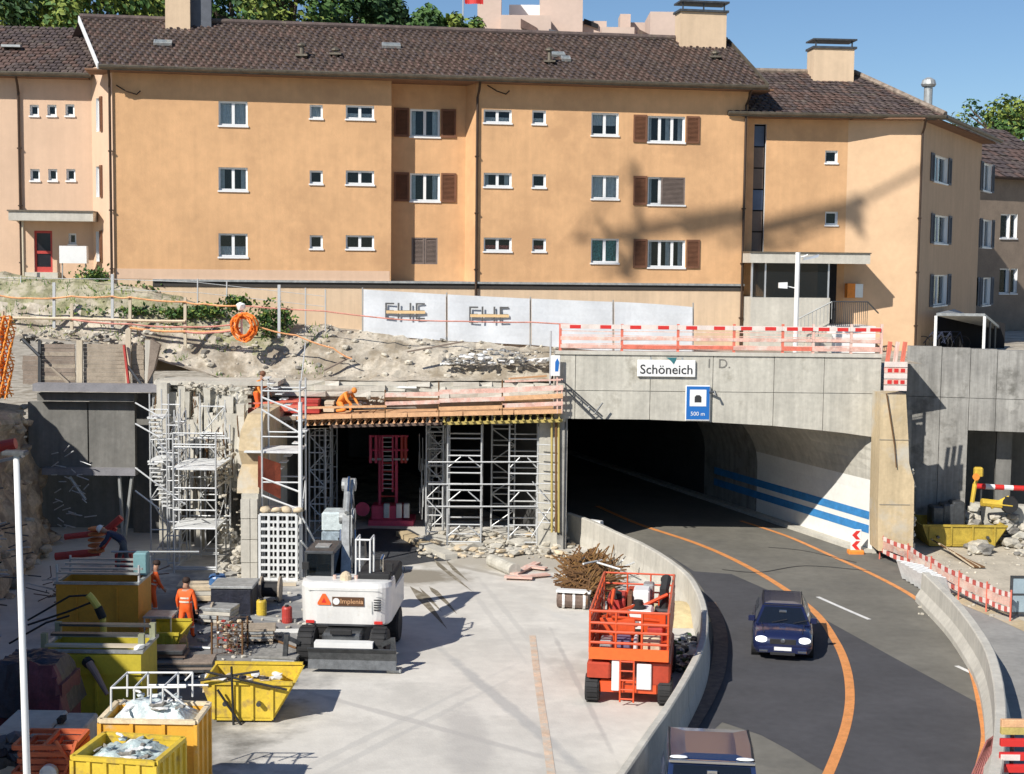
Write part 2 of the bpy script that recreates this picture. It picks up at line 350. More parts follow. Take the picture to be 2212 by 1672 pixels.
b = MB(); b.poly([(-24, 5, .002)]+[(p.x, p.y, .002) for p in reversed([Vector((2.2, 5, 0))]+BW[::-1])][::1]+[(2.0, 64, .002), (-24, 64, .002)][::1]); 
b.v = []; b.f = []; b.m = []
pts = [Vector((-24, 62, .002)), Vector((BW[0].x, 62, .002))]+[Vector((p.x, p.y, .002)) for p in BW]+[Vector((BW[-1].x, 5, .002)), Vector((-24, 5, .002))]
b.poly(pts); b.build('concrete_apron', m, kind='structure')
# carriageway : old asphalt with newer patches
road_r = [(1890, 1192), (1990, 1232), (2030, 1300), (2075, 1352), (2105, 1400), (2128, 1464), (2142, 1542), (2140, 1610), (2125, 1680), (2080, 1800)]
RR = [gz(x, y) for x, y in road_r]
pts = [Vector((p.x, p.y, .006)) for p in BW]+[Vector((p.x, p.y, .006)) for p in reversed(RR)]
tdir = Vector((-.345, .94, 0)).normalized()
TL0 = Vector((BW[0].x-.2, 56, 0)); TR0 = Vector((gz(1890, 1192).x, 56, 0))
far = [Vector((p.x, p.y, .006)) for p in (TR0, TR0+tdir*50, TL0+tdir*50, TL0)]
b = MB(); b.poly(pts+far); b.build('road', ASPO, kind='structure')
def patch(name, pix, z=.010, mat=ASPH): sheet(name, pix, z, mat)
patch('new_asphalt', [(1440, 1196), (1499, 1234), (1580, 1240), (1676, 1282), (1745, 1318), (1818, 1358), (1930, 1420), (2030, 1474), (2108, 1516), (2132, 1560), (2130, 1640), (2105, 1720), (1890, 1730), (1782, 1668), (1700, 1618), (1644, 1588), (1560, 1560), (1515, 1600), (1490, 1640), (1440, 1700), (1370, 1790), (1330, 1740), (1370, 1672), (1440, 1575), (1500, 1490), (1530, 1430), (1540, 1370), (1536, 1320), (1520, 1275), (1490, 1235)])
# dashes and lines
def ribbon(name, pix, wid, z, mat, kind='structure', label=None):
    P = [gz(x, y, z) for x, y in pix]; b = MB(); Ls = []; Rs = []
    P2 = []
    for i in range(len(P)-1):
        for k in range(6):
            t = k/6; p0 = P[max(i-1, 0)]; p1 = P[i]; p2 = P[i+1]; p3 = P[min(i+2, len(P)-1)]
            P2.append(.5*((2*p1)+(p2-p0)*t+(2*p0-5*p1+4*p2-p3)*t*t+(3*p1-p0-3*p2+p3)*t**3))
    P2.append(P[-1])
    for i, p in enumerate(P2):
        d = (P2[min(i+1, len(P2)-1)]-P2[max(i-1, 0)]); d.z = 0; d.normalize(); n = Vector((-d.y, d.x, 0))*wid/2
        Ls.append(p+n); Rs.append(p-n)
    for i in range(len(P2)-1): b.poly([Ls[i], Ls[i+1], Rs[i+1], Rs[i]])
    o = b.build(name, mat, kind=kind); return o, P2
ribbon('orange_centre_line', [(1290, 1093), (1380, 1132), (1500, 1172), (1590, 1211), (1680, 1262), (1760, 1322), (1805, 1385), (1828, 1440), (1836, 1500), (1829, 1560), (1806, 1630), (1775, 1700), (1720, 1800)], .24, .016, ORNG)
ribbon('orange_edge_line', [(1600, 1125), (1700, 1158), (1800, 1202), (1890, 1243), (1978, 1292), (2040, 1350), (2080, 1400), (2105, 1464), (2122, 1542), (2128, 1600), (2112, 1672)], .2, .016, ORNG)
ribbon('faded_orange_line', [(1150, 1372), (1158, 1440), (1166, 1500), (1178, 1580), (1192, 1680)], .19, .012, M('road_paint_faded', (.64, .48, .35), .8, var=.2, vs=3, dirt=(.54, .51, .45), dm=.46, ds=2.5))
for q in ([(1766, 1289), (1820, 1313), (1878, 1338)], [(2066, 1438), (2115, 1461)]): ribbon('white_lane_dash', q, .15, .014, WPNT)
ribbon('rusty_gutter_rail', [(1532, 1300), (1550, 1340), (1557, 1390), (1550, 1450), (1530, 1500), (1505, 1545), (1475, 1590), (1440, 1630), (1400, 1690)], .42, .05, RUSTG)
ribbon('tar_seam', [(1560, 1230), (1640, 1236), (1740, 1222), (1880, 1233)], .07, .018, M('tar', (.03, .03, .032), .7))
ribbon('tar_seam', [(1660, 1182), (1740, 1190), (1850, 1215)], .06, .018, MATS['tar'])
# concrete barrier between site and road, in cast segments
cb = thing('concrete_barrier', 'curved grey concrete barrier between the site apron and the road', 'barrier', BW[8])
def bsegs(root, pts, h, tw, bw, mat, step, name='barrier_segment'):
    P = []
    for i in range(len(pts)-1):
        for k in range(8):
            t = k/8; p0 = pts[max(i-1, 0)]; p1 = pts[i]; p2 = pts[i+1]; p3 = pts[min(i+2, len(pts)-1)]
            P.append(.5*((2*p1)+(p2-p0)*t+(2*p0-5*p1+4*p2-p3)*t*t+(3*p1-p0-3*p2+p3)*t**3))
    P.append(pts[-1]); cum = [0]
    for i in range(1, len(P)): cum.append(cum[-1]+(P[i]-P[i-1]).length)
    def at(s):
        for i in range(1, len(P)):
            if cum[i] >= s: t = (s-cum[i-1])/max(1e-6, cum[i]-cum[i-1]); return P[i-1].lerp(P[i], t), (P[i]-P[i-1]).normalized()
        return P[-1], (P[-1]-P[-2]).normalized()
    s = 0
    while s < cum[-1]-.2:
        e = min(s+step-.025, cum[-1]); b = MB(); prev = None
        for k in range(5):
            p, d = at(s+(e-s)*k/4); n = Vector((-d.y, d.x, 0)); d0 = random.uniform(-.006, .006)
            ring = [p-n*bw/2, p-n*bw/2+Vector((0, 0, .18)), p-n*tw/2*1.15+Vector((0, 0, .45)), p-n*tw/2+Vector((0, 0, h-.03+d0)), p-n*(tw/2-.03)+Vector((0, 0, h+d0)), p+n*(tw/2-.03)+Vector((0, 0, h+d0)), p+n*tw/2+Vector((0, 0, h-.03+d0)), p+n*tw/2*1.15+Vector((0, 0, .45)), p+n*bw/2+Vector((0, 0, .18)), p+n*bw/2]
            if prev:
                for i in range(10): b.poly([prev[i], prev[(i+1) % 10], ring[(i+1) % 10], ring[i]])
            else: b.poly(ring)
            prev = ring
        b.poly(prev); b.build(name, mat, root); s += step
bsegs(cb, BW, 1.1, .2, .34, CONCL, 2.4)
sheet('dark_asphalt_patch', [(700, 1150), (800, 1141), (885, 1143), (915, 1160), (950, 1184), (985, 1205), (965, 1212), (932, 1213), (900, 1218), (870, 1222), (834, 1229), (800, 1236), (700, 1240)], .006, M('asphalt_damp', (.05, .052, .058), .8, var=.25, vs=1.2, bump=.3))
DIRT = M('mud_streak', (.20, .17, .12), .9, var=.3, vs=3, dirt=(.40, .37, .31), dm=.52, ds=3)
for q in ([(938, 1209), (950, 1216), (985, 1246), (1021, 1278), (980, 1250), (945, 1222)], [(960, 1206), (985, 1228), (1012, 1256), (978, 1232)], [(926, 1266), (945, 1276), (970, 1302), (988, 1327), (958, 1300), (932, 1278)], [(885, 1266), (912, 1280), (940, 1318), (967, 1360), (930, 1322), (900, 1292)], [(905, 1268), (930, 1290), (955, 1322), (920, 1292)]): sheet('mud_streak', q, .007, DIRT)
b = MB(); [b.beam(gz(x0, y0, .1), gz(x1, y1, .1), .5, .2) for x0, y0, x1, y1 in [(868, 1152, 915, 1176)]]; tag(b.build('kerb', CONCY), kind='structure')
b = MB(); b.beam(gz(918, 1178, .1), gz(975, 1203, .1), .5, .2); tag(b.build('kerb', CONCL), kind='structure')
RT = [(2000, 1236), (2027, 1262), (2066, 1300), (2101, 1344), (2137, 1402), (2156, 1471), (2162, 1542), (2158, 1610), (2147, 1680), (2110, 1800)]
RW = [gz(x, y, 1.0) for x, y in RT]
for p in RW: p.z = 0
rb = thing('concrete_barrier', 'smooth pale concrete barrier along the outer edge of the bend', 'barrier', RW[4])
bsegs(rb, RW, 1.0, .26, .62, CONCL, 4.0)
pts = [Vector((p.x+.2, p.y, .004)) for p in RW]
b = MB(); b.poly(pts+[Vector((40, pts[-1].y, .004)), Vector((40, 46, .004))]); b.build('paved_yard', M('yard_paving', (.30, .29, .27), .9, var=.15, vs=.6, bump=.3), kind='structure')
sheet('kerb_track', [(2040, 1290), (2150, 1335), (2290, 1400), (2290, 1380), (2150, 1312), (2060, 1280)], .012, CONCY)
# ================================================================ UPPER TERRAIN
def lerp(t, T):
    if t <= T[0][0]: return T[0][1]
    for (a, x), (c, y) in zip(T, T[1:]):
        if t <= c: return x+(y-x)*(t-a)/(c-a)
    return T[-1][1]
ZF = [(-24, 10.5), (-16.5, 10.0), (-14.5, 9.6), (-10.5, 8.6), (-8.3, 8.3), (-6, 8.1), (2, 7.48), (14.5, 7.3), (30, 7.2)]
def zter(X, Y):
    zt = lerp(X, ZF)
    t = max(0, min(1, (Y-57.6)/2.9)); t = t*t*(3-2*t)
    base = lerp(X, [(-24, 8.2), (-16, 7.75), (-12.5, 6.7), (-11, 6.35), (1.6, 6.45)]) if X < 1.6 else zt
    z = base+(zt-base)*t
    if X < 1.6 and Y < 61: z += .22*(noise.noise(Vector((X*1.1, Y*1.1, 3)))+.6*noise.noise(Vector((X*3, Y*3, 9))))*min(1, (Y-57)*1.2)
    if Y > 72 and X < 14: z += (Y-72)*.14
    return z
b = MB(); xs = []; ys = []
x = -24
while x < 40: xs.append(x); x += .3 if x < 2 else 2
y = 57.2
while y < 61.2: ys.append(y); y += .28
ys += [62, 64, 68, 72, 80, 100, 140, 220, 400]
idx = {}
for i, x in enumerate(xs):
    for j, y in enumerate(ys): idx[i, j] = len(b.v); b.v.append(Vector((x, y, zter(x, y))))
for i in range(len(xs)-1):
    for j in range(len(ys)-1):
        if xs[i] > 14.3 and ys[j] < 59.9: continue
        b.f.append((idx[i, j], idx[i+1, j], idx[i+1, j+1], idx[i, j+1])); b.m.append(1 if (xs[i] < -9.5 and ys[j] > 58.9+.5*noise.noise(Vector((xs[i]*.9, ys[j], 2)))) or (ys[j] > 75 and xs[i] < 14) else 0)
b.build('upper_terrain', [SOIL, BANK, GRASS], kind='structure')
b = MB(); b.box(-10.4, 1.9, 57.3, 90, 5.62, 6.2); b.box(-10.4, 1.9, 57.9, 90, 6.2, 6.3); b.build('old_road_slab', CONC, kind='structure')
# loose rubble on the slope
b = MB(); rnd = random.Random(5)
for k in range(430):
    X = rnd.uniform(-13, 1.8); Y = 57.6+rnd.random()**.8*3.2; s = .05+.34*rnd.random()**4
    b.rock((X, Y, zter(X, Y)+s*.12), s, k, 0 if rnd.random() < .75 else 1)
b.build('slope_rubble', [RUBB, RUBD], kind='stuff')
# broken edge layers of the slab seen above the deck
bb = MB(); rnd = random.Random(11)
for lay, (z0, z1, y0, mi) in enumerate([(6.2, 6.36, 57.25, 0), (6.0, 6.2, 57.12, 1), (5.78, 6.0, 57.0, 0)]):
    X = -10.3
    while X < 1.6:
        l = rnd.uniform(.5, 1.8); yy = y0-rnd.random()*.22
        bb.hexa([(X, yy, z0), (min(1.7, X+l), yy-rnd.uniform(-.1, .1), z0), (min(1.7, X+l), 57.6, z0), (X, 57.6, z0), (X, yy, z1+rnd.uniform(-.03, .03)), (min(1.7, X+l), yy, z1+rnd.uniform(-.04, .04)), (min(1.7, X+l), 57.6, z1), (X, 57.6, z1)], mi); X += l
bb.build('broken_slab_edge', [CONCL, CONC], kind='structure')
# ================================================================ PORTAL
Yp = 56.0
def PX(x, y, Y=Yp): return gy(x, y, Y)
arch = [PX(x, y) for x, y in [(1222, 904), (1400, 906), (1521, 911), (1663, 919), (1769, 929), (1823, 935), (1892, 945)]]
ztop = PX(1500, 768).z
xl = PX(1196, 900).x; xr = PX(1900, 900).x
port = thing('tunnel_portal', 'weathered concrete tunnel portal with a dark arched opening over the road', 'tunnel portal', (8, Yp, 0))
b = MB()
# core body behind the face panels
lo = [Vector((a.x, Yp+.03, a.z+.01)) for a in arch]
for a, c in zip(lo, lo[1:]):
    b.hexa([a, c, c+Vector((0, 1.2, 0)), a+Vector((0, 1.2, 0)), Vector((a.x, a.y, ztop-.02)), Vector((c.x, c.y, ztop-.02)), Vector((c.x, c.y+1.2, ztop-.02)), Vector((a.x, a.y+1.2, ztop-.02))])
b.box(xl, lo[0].x, Yp+.03, Yp+1.2, 5.0, ztop-.02)
b.box(lo[-1].x, xr, Yp+.03, Yp+1.2, 0, ztop-.02)
b.build('portal_core', CONC, port)
def zarch(X): return lerp(X, [(a.x, a.z) for a in arch])
zj = PX(1500, 846).z
cuts = [xl, PX(1243, 800).x, PX(1405, 800).x, PX(1540, 800).x, PX(1672, 800).x, PX(1780, 800).x, xr]
for i in range(6):
    a, c = cuts[i]+.012, cuts[i+1]-.012
    b = MB(); b.box(a, c, Yp-.04+.006*(i % 2), Yp+.03, zj+.012, ztop); b.build('face_panel', CONC, port)
    b = MB(); n = 5; P = []
    for k in range(n+1): X = a+(c-a)*k/n; P.append((X, Yp-.04, max(zarch(X), arch[-1].z if X > arch[-1].x else 0)))
    P += [(c, Yp-.04, zj-.012), (a, Yp-.04, zj-.012)]
    b.ext(P, (0, .07, 0)); b.build('face_panel', CONC, port)
b = MB(); b.box(lo[-1].x-.02, xr+.02, Yp-.12, Yp-.042, 0, arch[-1].z-.05); b.build('door_jamb', CONCL, port)
b = MB(); b.box(xl, xr, Yp-.1, Yp+.3, ztop, ztop+.14); b.build('coping', CONCL, port)
# formwork tie marks and stencil
for px, py in [(1560, 782), (1577, 786)]: pass
text('stencil_mark', 'I  D.', .5, GREYP, port, Matrix(((1, 0, 0, PX(1553, 786).x), (0, 0, -1, Yp-.048), (0, 1, 0, PX(1553, 786).z), (0, 0, 0, 1))))
# tunnel tube
tun = thing('road_tunnel', 'dark road tunnel bore with white lower walls and two blue stripes', 'tunnel', (8, Yp+2, 0))
prof = [(p.x, p.z) for p in arch]
for kind_ in ('x',):
    b = MB(); Lk = [0, 12, 25, 50]
    for a, c in zip(Lk, Lk[1:]):
        for (x0, z0), (x1, z1) in zip(prof, prof[1:]):
            f = lambda x, z, s: Vector((x, Yp+1.1, z))+tdir*s
            b.poly([f(x0, z0, a), f(x1, z1, a), f(x1, z1, c), f(x0, z0, c)])
    b.build('vault', TSHADE, tun)
    X1 = arch[-1].x; X0 = arch[0].x
    def wx(z, s): return -1.9*max(0, (z-2.3)/2.8)**2*min(1, s/3.5)
    def wallstrip(name, X, z0, z1, mat, off=0, s0=0, s1=50, curve=True):
        b = MB(); nz = 6; ss = [s0+(s1-s0)*k/12 for k in range(13)] if s1 > 16 else [s0+(s1-s0)*k/8 for k in range(9)]
        P = [[Vector((X+off+(wx(z0+(z1-z0)*j/nz, q) if curve else 0), Yp+.02, z0+(z1-z0)*j/nz))+tdir*q for j in range(nz+1)] for q in ss]
        for a in range(len(ss)-1):
            for j in range(nz): b.poly([P[a][j], P[a+1][j], P[a+1][j+1], P[a][j+1]])
        b.build(name, mat, tun)
    wallstrip('wall_upper', X1, 2.82, 5.12, CONC, s1=9); wallstrip('wall_upper', X1, 2.82, 5.12, CONCD, s0=9, s1=14); wallstrip('wall_upper', X1, 2.82, 5.12, TSHADE, s0=14)  # wall colour stepped darker inward to imitate the fading daylight
    wallstrip('wall_lower', X1, 0, 2.82, TWHITE, s1=9); wallstrip('wall_lower', X1, 0, 2.82, CONCD, s0=9, s1=14); wallstrip('wall_lower', X1, 0, 2.82, TSHADE, s0=14, s1=30); wallstrip('wall_lower', X1, 0, 2.82, TSHADE, s0=30)  # same painted darkening with depth as the upper wall
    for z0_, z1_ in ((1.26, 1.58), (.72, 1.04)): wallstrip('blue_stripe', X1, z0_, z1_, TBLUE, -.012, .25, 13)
    wallstrip('wall_lower', X0, 0, 5.2, TSHADE, curve=False)
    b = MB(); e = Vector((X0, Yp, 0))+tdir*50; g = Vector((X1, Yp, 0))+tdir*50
    b.poly([e, g, g+Vector((0, 0, 5.4)), e+Vector((0, 0, 5.4))]); b.build('far_end_shade', TSHADE, tun)
b = MB(); p = Vector((arch[-1].x-.5, Yp, 0))
b.hexa([p, p+Vector((.5, 0, 0)), p+Vector((.5, 0, 0))+tdir*40, p+tdir*40, p+Vector((0, 0, .14)), p+Vector((.5, 0, .14)), p+Vector((.5, 0, .14))+tdir*40, p+tdir*40+Vector((0, 0, .14))])
b.build('tunnel_kerb', CONCL, tun)
# signs on the portal
sg = thing('name_sign', 'white rectangular tunnel name sign reading Schöneich on the concrete portal', 'sign', PX(1438, 796, Yp-.1))
a = PX(1377, 777, Yp-.12); c = PX(1502, 814, Yp-.12)
b = MB(); b.rbox(a.x, c.x, Yp-.16, Yp-.06, c.z, a.z, .02); b.build('sign_plate', WHITE, sg)
text('lettering', 'Schöneich', .5, BLKP, sg, Matrix(((1, 0, 0, (a.x+c.x)/2), (0, 0, -1, Yp-.166), (0, 1, 0, (a.z+c.z)/2-.06), (0, 0, 0, 1))), bold=.004)
b = MB(); q = PX(1450, 778, Yp-.17); b.ext([(q.x-.2, Yp-.172, q.z+.1), (q.x+.22, Yp-.172, q.z+.1), (q.x+.1, Yp-.172, q.z-.16), (q.x-.02, Yp-.172, q.z-.02)], (0, .01, 0)); b.build('torn_sticker', M('teal_print', (.03, .16, .18), .6), sg)
for s_ in (-.6, .6):
    b = MB(); b.box((a.x+c.x)/2+s_-.03, (a.x+c.x)/2+s_+.03, Yp-.06, Yp-.04, c.z-.1, a.z+.1); b.build('bracket', STEELG, sg)
sg = thing('tunnel_sign', 'blue rectangular tunnel sign with a white square and black centre, below the name sign', 'sign', PX(1507, 866, Yp-.1))
a = PX(1481, 832, Yp-.12); c = PX(1533, 908, Yp-.12); wx = a.x; ex = c.x
b = MB(); b.rbox(a.x, c.x, Yp-.2, Yp-.08, c.z, a.z, .03); b.build('sign_plate', WHITE, sg)
b = MB(); b.box(a.x+.035, c.x-.035, Yp-.206, Yp-.2, c.z+.035, a.z-.035); b.build('blue_field', BLUEP, sg)
zc = a.z-.5
b = MB(); b.box(a.x+.16, c.x-.16, Yp-.212, Yp-.206, zc-.3, zc+.34); b.build('white_square', WHITE, sg)
b = MB(); xm = (a.x+c.x)/2; b.ext([(xm-.13, Yp-.218, zc-.15), (xm+.13, Yp-.218, zc-.15), (xm+.13, Yp-.218, zc+.06), (xm+.06, Yp-.218, zc+.13), (xm-.06, Yp-.218, zc+.13), (xm-.13, Yp-.218, zc+.06)], (0, .006, 0)); b.build('tunnel_symbol', BLKP, sg)
text('lettering', '500 m', .22, WHITE, sg, Matrix(((1, 0, 0, xm), (0, 0, -1, Yp-.209), (0, 1, 0, c.z+.25), (0, 0, 0, 1))))
b = MB(); b.tube([(c.x-.1, Yp-.1, a.z-.28), (c.x+.14, Yp-.35, a.z-.22), (c.x+.2, Yp-.42, a.z-.38)], .05, 8); b.build('lamp_arm', STEEL, sg)
# small blue sign on left edge of portal
p = PX(1199, 788, Yp-.3); sg = thing('edge_sign', 'narrow white sign with a blue symbol at the left edge of the portal', 'sign', p)
b = MB(); b.rbox(p.x-.16, p.x+.2, Yp-.36, Yp-.3, p.z-.42, p.z+.36, .02); b.build('sign_plate', WHITE, sg)
b = MB(); b.ext([(p.x, Yp-.366, p.z-.25), (p.x+.12, Yp-.366, p.z-.25), (p.x+.16, Yp-.366, p.z+.1), (p.x+.08, Yp-.366, p.z+.26), (p.x, Yp-.366, p.z+.1)], (0, .006, 0)); b.build('blue_symbol', BLUEP, sg)
stick('sign_post', (p.x-.18, Yp-.28, ztop-1.2), (p.x-.18, Yp-.28, ztop+.9), .035, ZINC, sg)
# steel stair/rails on the portal left
st = thing('ladder_rail', 'dark slanting steel railing leaning on the portal above the opening', 'railing', PX(1250, 850, Yp-.5))
for (x0, y0, x1, y1) in [(1212, 820, 1302, 900), (1218, 838, 1285, 903), (1285, 893, 1302, 870)]:
    stick('rail', PX(x0, y0, Yp-.5), PX(x1, y1, Yp-.5), .035, STEEL, st)
for k in range(5):
    t = (k+.5)/5; p = PX(1212+90*t, 820+80*t, Yp-.5); q = PX(1218+67*t, 838+65*t, Yp-.5); stick('baluster', p, q, .02, STEEL, st)
# --- ochre pier right of the portal
pier = thing('concrete_pier', 'tall ochre broken concrete pier to the right of the tunnel portal', 'pier', PX(1932, 1190, 54.8))
pz = [(1190, 1897, 1972), (1110, 1896, 1974), (1040, 1898, 1975), (1000, 1899, 1964), (940, 1901, 1962), (850, 1903, 1957)]
b = MB(); prev = None; rnd = random.Random(2)
for py, xa, xb in pz:
    A = PX(xa, py, 54.6); B = PX(xb, py, 54.6); ring = [Vector((A.x, 54.6, A.z)), Vector((B.x, 54.6, A.z)), Vector((B.x+rnd.uniform(-.1, .05), 55.9, A.z)), Vector((A.x, 55.9, A.z))]
    if prev:
        for k in range(4): b.poly([prev[k], prev[(k+1) % 4], ring[(k+1) % 4], ring[k]])
    prev = ring
b.poly(prev); b.build('pier_shaft', CONCY, pier)
b = MB()
for k in range(26):
    py = 1015+k*7; A = PX(1968+rnd.uniform(-3, 4), py, 54.9); b.rock(A, rnd.uniform(.16, .34), k)
b.build('broken_edge', RUBB, pier)
for py in (950, 1090): 
    A = PX(1900, py, 54.58); B = PX(1966, py, 54.58); stick('joint_line', (A.x, 54.59, A.z), (B.x, 54.59, A.z), .012, GREYP, pier)
stick('cable', PX(1915, 850, 54.5), PX(1932, 960, 54.5), .025, RUST, pier)
stick('cable', PX(1932, 960, 54.5), PX(1936, 1010, 54.5), .02, RUST, pier)
# --- right retaining wall with opening
F2 = Face(PX(1955, 900, 59.6), PX(2330, 900, 58.0))
rw = thing('retaining_wall', 'high grey streaked retaining wall with a dark opening at the right edge', 'wall', F2.P(4, 0))
u1 = F2.L; ho = [F2.pix(2095, 1060)[0], u1, -.01, F2.pix(2110, 930)[1]]
zt = F2.pix(1980, 748)[1]; zt2 = F2.pix(2205, 762)[1]
us = [0, F2.pix(2030, 900)[0], F2.pix(2092, 900)[0], F2.pix(2150, 900)[0], u1]
zm = F2.pix(2100, 860)[1]
for i in range(4):
    b = MB(); a, c = us[i]+.01, us[i+1]-.01
    F2.box(b, a, c, zm+.01, zt+(zt2-zt)*(a/u1), -.5, .004*(i % 2)); b.build('wall_panel', CONCD, rw)
    b = MB(); z0 = 0 if c < ho[0]+.2 else ho[3]
    F2.box(b, a, c, z0, zm-.01, -.5, .0+.003*((i+1) % 2)); b.build('wall_panel', CONCD, rw)
b = MB(); F2.box(b, ho[0]+.05, u1+1, 0, 1.5, -.5, -.02); b.build('low_wall', CONC, rw)
b = MB(); F2.box(b, ho[0]-.4, u1+3, 0, ho[3]+.2, -6.2, -6); F2.box(b, ho[0]-.5, ho[0]-.4, 0, ho[3]+.2, -6.2, -.5); F2.box(b, ho[0]-.4, u1+3, ho[3]+.2, ho[3]+.4, -6.2, -.5); F2.box(b, ho[0]+1.1, ho[0]+1.7, 0, ho[3]+.1, -2.2, -1.6); b.build('passage', CONCS, rw)

# wing wall between the pier and the retaining wall
ww = thing('wing_wall', 'low concrete wing wall running back from the ochre pier to the grey retaining wall', 'wall', (15.3, 57.8, 0))
xw = PX(1962, 1100, 56).x
b = MB(); b.hexa([(xw-.25, 55.91, 0), (xw, 55.91, 0), (xw, 59.55, 0), (xw-.25, 59.55, 0), (xw-.25, 55.91, 5.6), (xw, 55.91, 5.6), (xw, 59.55, 4.0), (xw-.25, 59.55, 4.0)]); b.build('wall_slab', CONCD, ww)
# building left of the picture, whose shade lies over the trench
lh = thing('site_side_building', 'tall plain grey building standing left of the trench just outside the picture', 'building', (-22, 29, 0))
FH = Face(Vector((-20.9, 44, 0)), Vector((-16.4, 14, 0)))
b = MB(); q = [(-20.9, 44), (-16.4, 14), (-30, 12), (-34, 42)]
b.hexa([(x, y, 0) for x, y in q]+[(x, y, 11.5) for x, y in q]); b.build('wall', CONCD, lh)
b = MB(); b.hexa([(x, y, 11.503) for x, y in q]+[(x, y, 11.8) for x, y in q]); b.build('roof', CONC, lh)
FH = Face(Vector((-16.4, 14, 0)), Vector((-20.9, 44, 0)))
for k in range(6):
    for j in range(3): b = MB(); FH.box(b, 2+k*4.6, 4+k*4.6, 1.4+j*3.1, 2.9+j*3.1, .0, .05); b.build('window', PVC if (k+j) % 5 == 0 else GLASS, lh)
# ================================================================ BUILDINGS
P0 = gy(245, 400, 60.5); P1 = gy(1610, 400, 64.9)
FM = Face(P0, P1)
def window(F, root, x0, y0, x1, y1, panes=2, n=0., curt=None, shut=None, smat=None, glass=None, sill=True, name='window', label=None, hole=None):
    if hole: u0, u1, z0, z1 = hole
    else:
        ua, za = F.pix(x0, y0, n); ub, zb = F.pix(x1, y1, n); u0, u1, z0, z1 = ua, ub, zb, za
    fw = .075; nn = n-.15
    b = MB()
    F.box(b, u0, u1, z0, z0+fw, nn-.05, nn+.03); F.box(b, u0, u1, z1-fw, z1, nn-.05, nn+.03)
    F.box(b, u0, u0+fw, z0+fw, z1-fw, nn-.05, nn+.028); F.box(b, u1-fw, u1, z0+fw, z1-fw, nn-.05, nn+.028)
    for k in range(1, panes):
        c = u0+(u1-u0)*k/panes; F.box(b, c-.06, c+.06, z0+fw, z1-fw, nn-.05, nn+.026)
    # dark room niche
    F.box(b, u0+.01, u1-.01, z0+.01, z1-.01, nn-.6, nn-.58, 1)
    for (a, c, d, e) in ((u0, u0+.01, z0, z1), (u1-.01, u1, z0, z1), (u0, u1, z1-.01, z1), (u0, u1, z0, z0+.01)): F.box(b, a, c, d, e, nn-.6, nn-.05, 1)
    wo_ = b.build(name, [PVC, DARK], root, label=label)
    for k in range(panes):
        a = u0+(u1-u0)*k/panes+.05; c = u0+(u1-u0)*(k+1)/panes-.05
        b = MB(); F.box(b, a, c, z0+fw, z1-fw, nn-.03, nn-.02); b.build('pane', glass or GLASS, wo_)
    if sill:
        b = MB(); F.box(b, u0-.04, u1+.04, z0-.07, z0+.0, nn+.03, n+.06); b.build('sill', PVC, wo_)
    if curt:
        for k in range(panes):
            a = u0+(u1-u0)*k/panes+.06; c = u0+(u1-u0)*(k+1)/panes-.06
            if curt == 'full': parts = [(a, c, z0+.05, z1-.05)]
            elif curt == 'side': parts = [(a, a+(c-a)*.38, z0+.05, z1-.05)] if k == 0 else [(c-(c-a)*.45, c, z0+.05, z1-.05)]
            elif curt == 'low': parts = [(a, c, z0+.05, z0+(z1-z0)*.45)]
            elif curt == 'top': parts = [(a, c, z0+(z1-z0)*.45, z1-.05)]
            for (p, q, r_, s_) in parts:
                b = MB(); m = 8
                for i in range(m):
                    x_ = p+(q-p)*i/m; X_ = p+(q-p)*(i+1)/m; d0 = nn-.12-(.03 if i % 2 else 0); d1 = nn-.12-(0 if i % 2 else .03)
                    b.poly([F.P(x_, r_, d0), F.P(X_, r_, d1), F.P(X_, s_, d1), F.P(x_, s_, d0)])
                b.build('curtain', smat if smat and smat.name.startswith('cur') or smat is FOIL else CURT, wo_)
    if shut:
        for side, mat in shut:
            wd = (u1-u0)/2 if panes < 3 else (u1-u0)/2*.72; wd = min(wd, .66)
            if side == 'L': a, c = u0-wd-.05, u0-.05
            elif side == 'R': a, c = u1+.05, u1+wd+.05
            elif side == 'CL': a, c = u0, (u0+u1)/2-.01
            elif side == 'CR': a, c = (u0+u1)/2+.01, u1
            elif side == 'CR2': a, c = u0+(u1-u0)*.36, u1
            n0, n1 = (n+.015, n+.065) if side in 'LR' else (n-.06, n-.01)
            b = MB(); F.box(b, a, a+.07, z0-.03, z1+.03, n0, n1); F.box(b, c-.07, c, z0-.03, z1+.03, n0, n1); F.box(b, a+.07, c-.07, z0-.03, z0+.06, n0, n1); F.box(b, a+.07, c-.07, z1-.06, z1+.03, n0, n1)
            zz = z0+.07; 
            while zz < z1-.1:
                b.hexa([F.P(a+.07, zz, n1-.005), F.P(c-.07, zz, n1-.005), F.P(c-.07, zz+.03, n0+.004), F.P(a+.07, zz+.03, n0+.004), F.P(a+.07, zz+.012, n1-.005), F.P(c-.07, zz+.012, n1-.005), F.P(c-.07, zz+.045, n0+.004), F.P(a+.07, zz+.045, n0+.004)]); zz += .055
            F.box(b, a+.07, c-.07, z0+.06, z1-.06, n0, n0+.003)
            b.build('shutter', mat, wo_)
    return wo_
def holes(F, L, n=0):
    H = []
    for (x0, y0, x1, y1) in L:
        ua, za = F.pix(x0, y0, n); ub, zb = F.pix(x1, y1, n); H.append((ua, ub, zb, za))
    return H
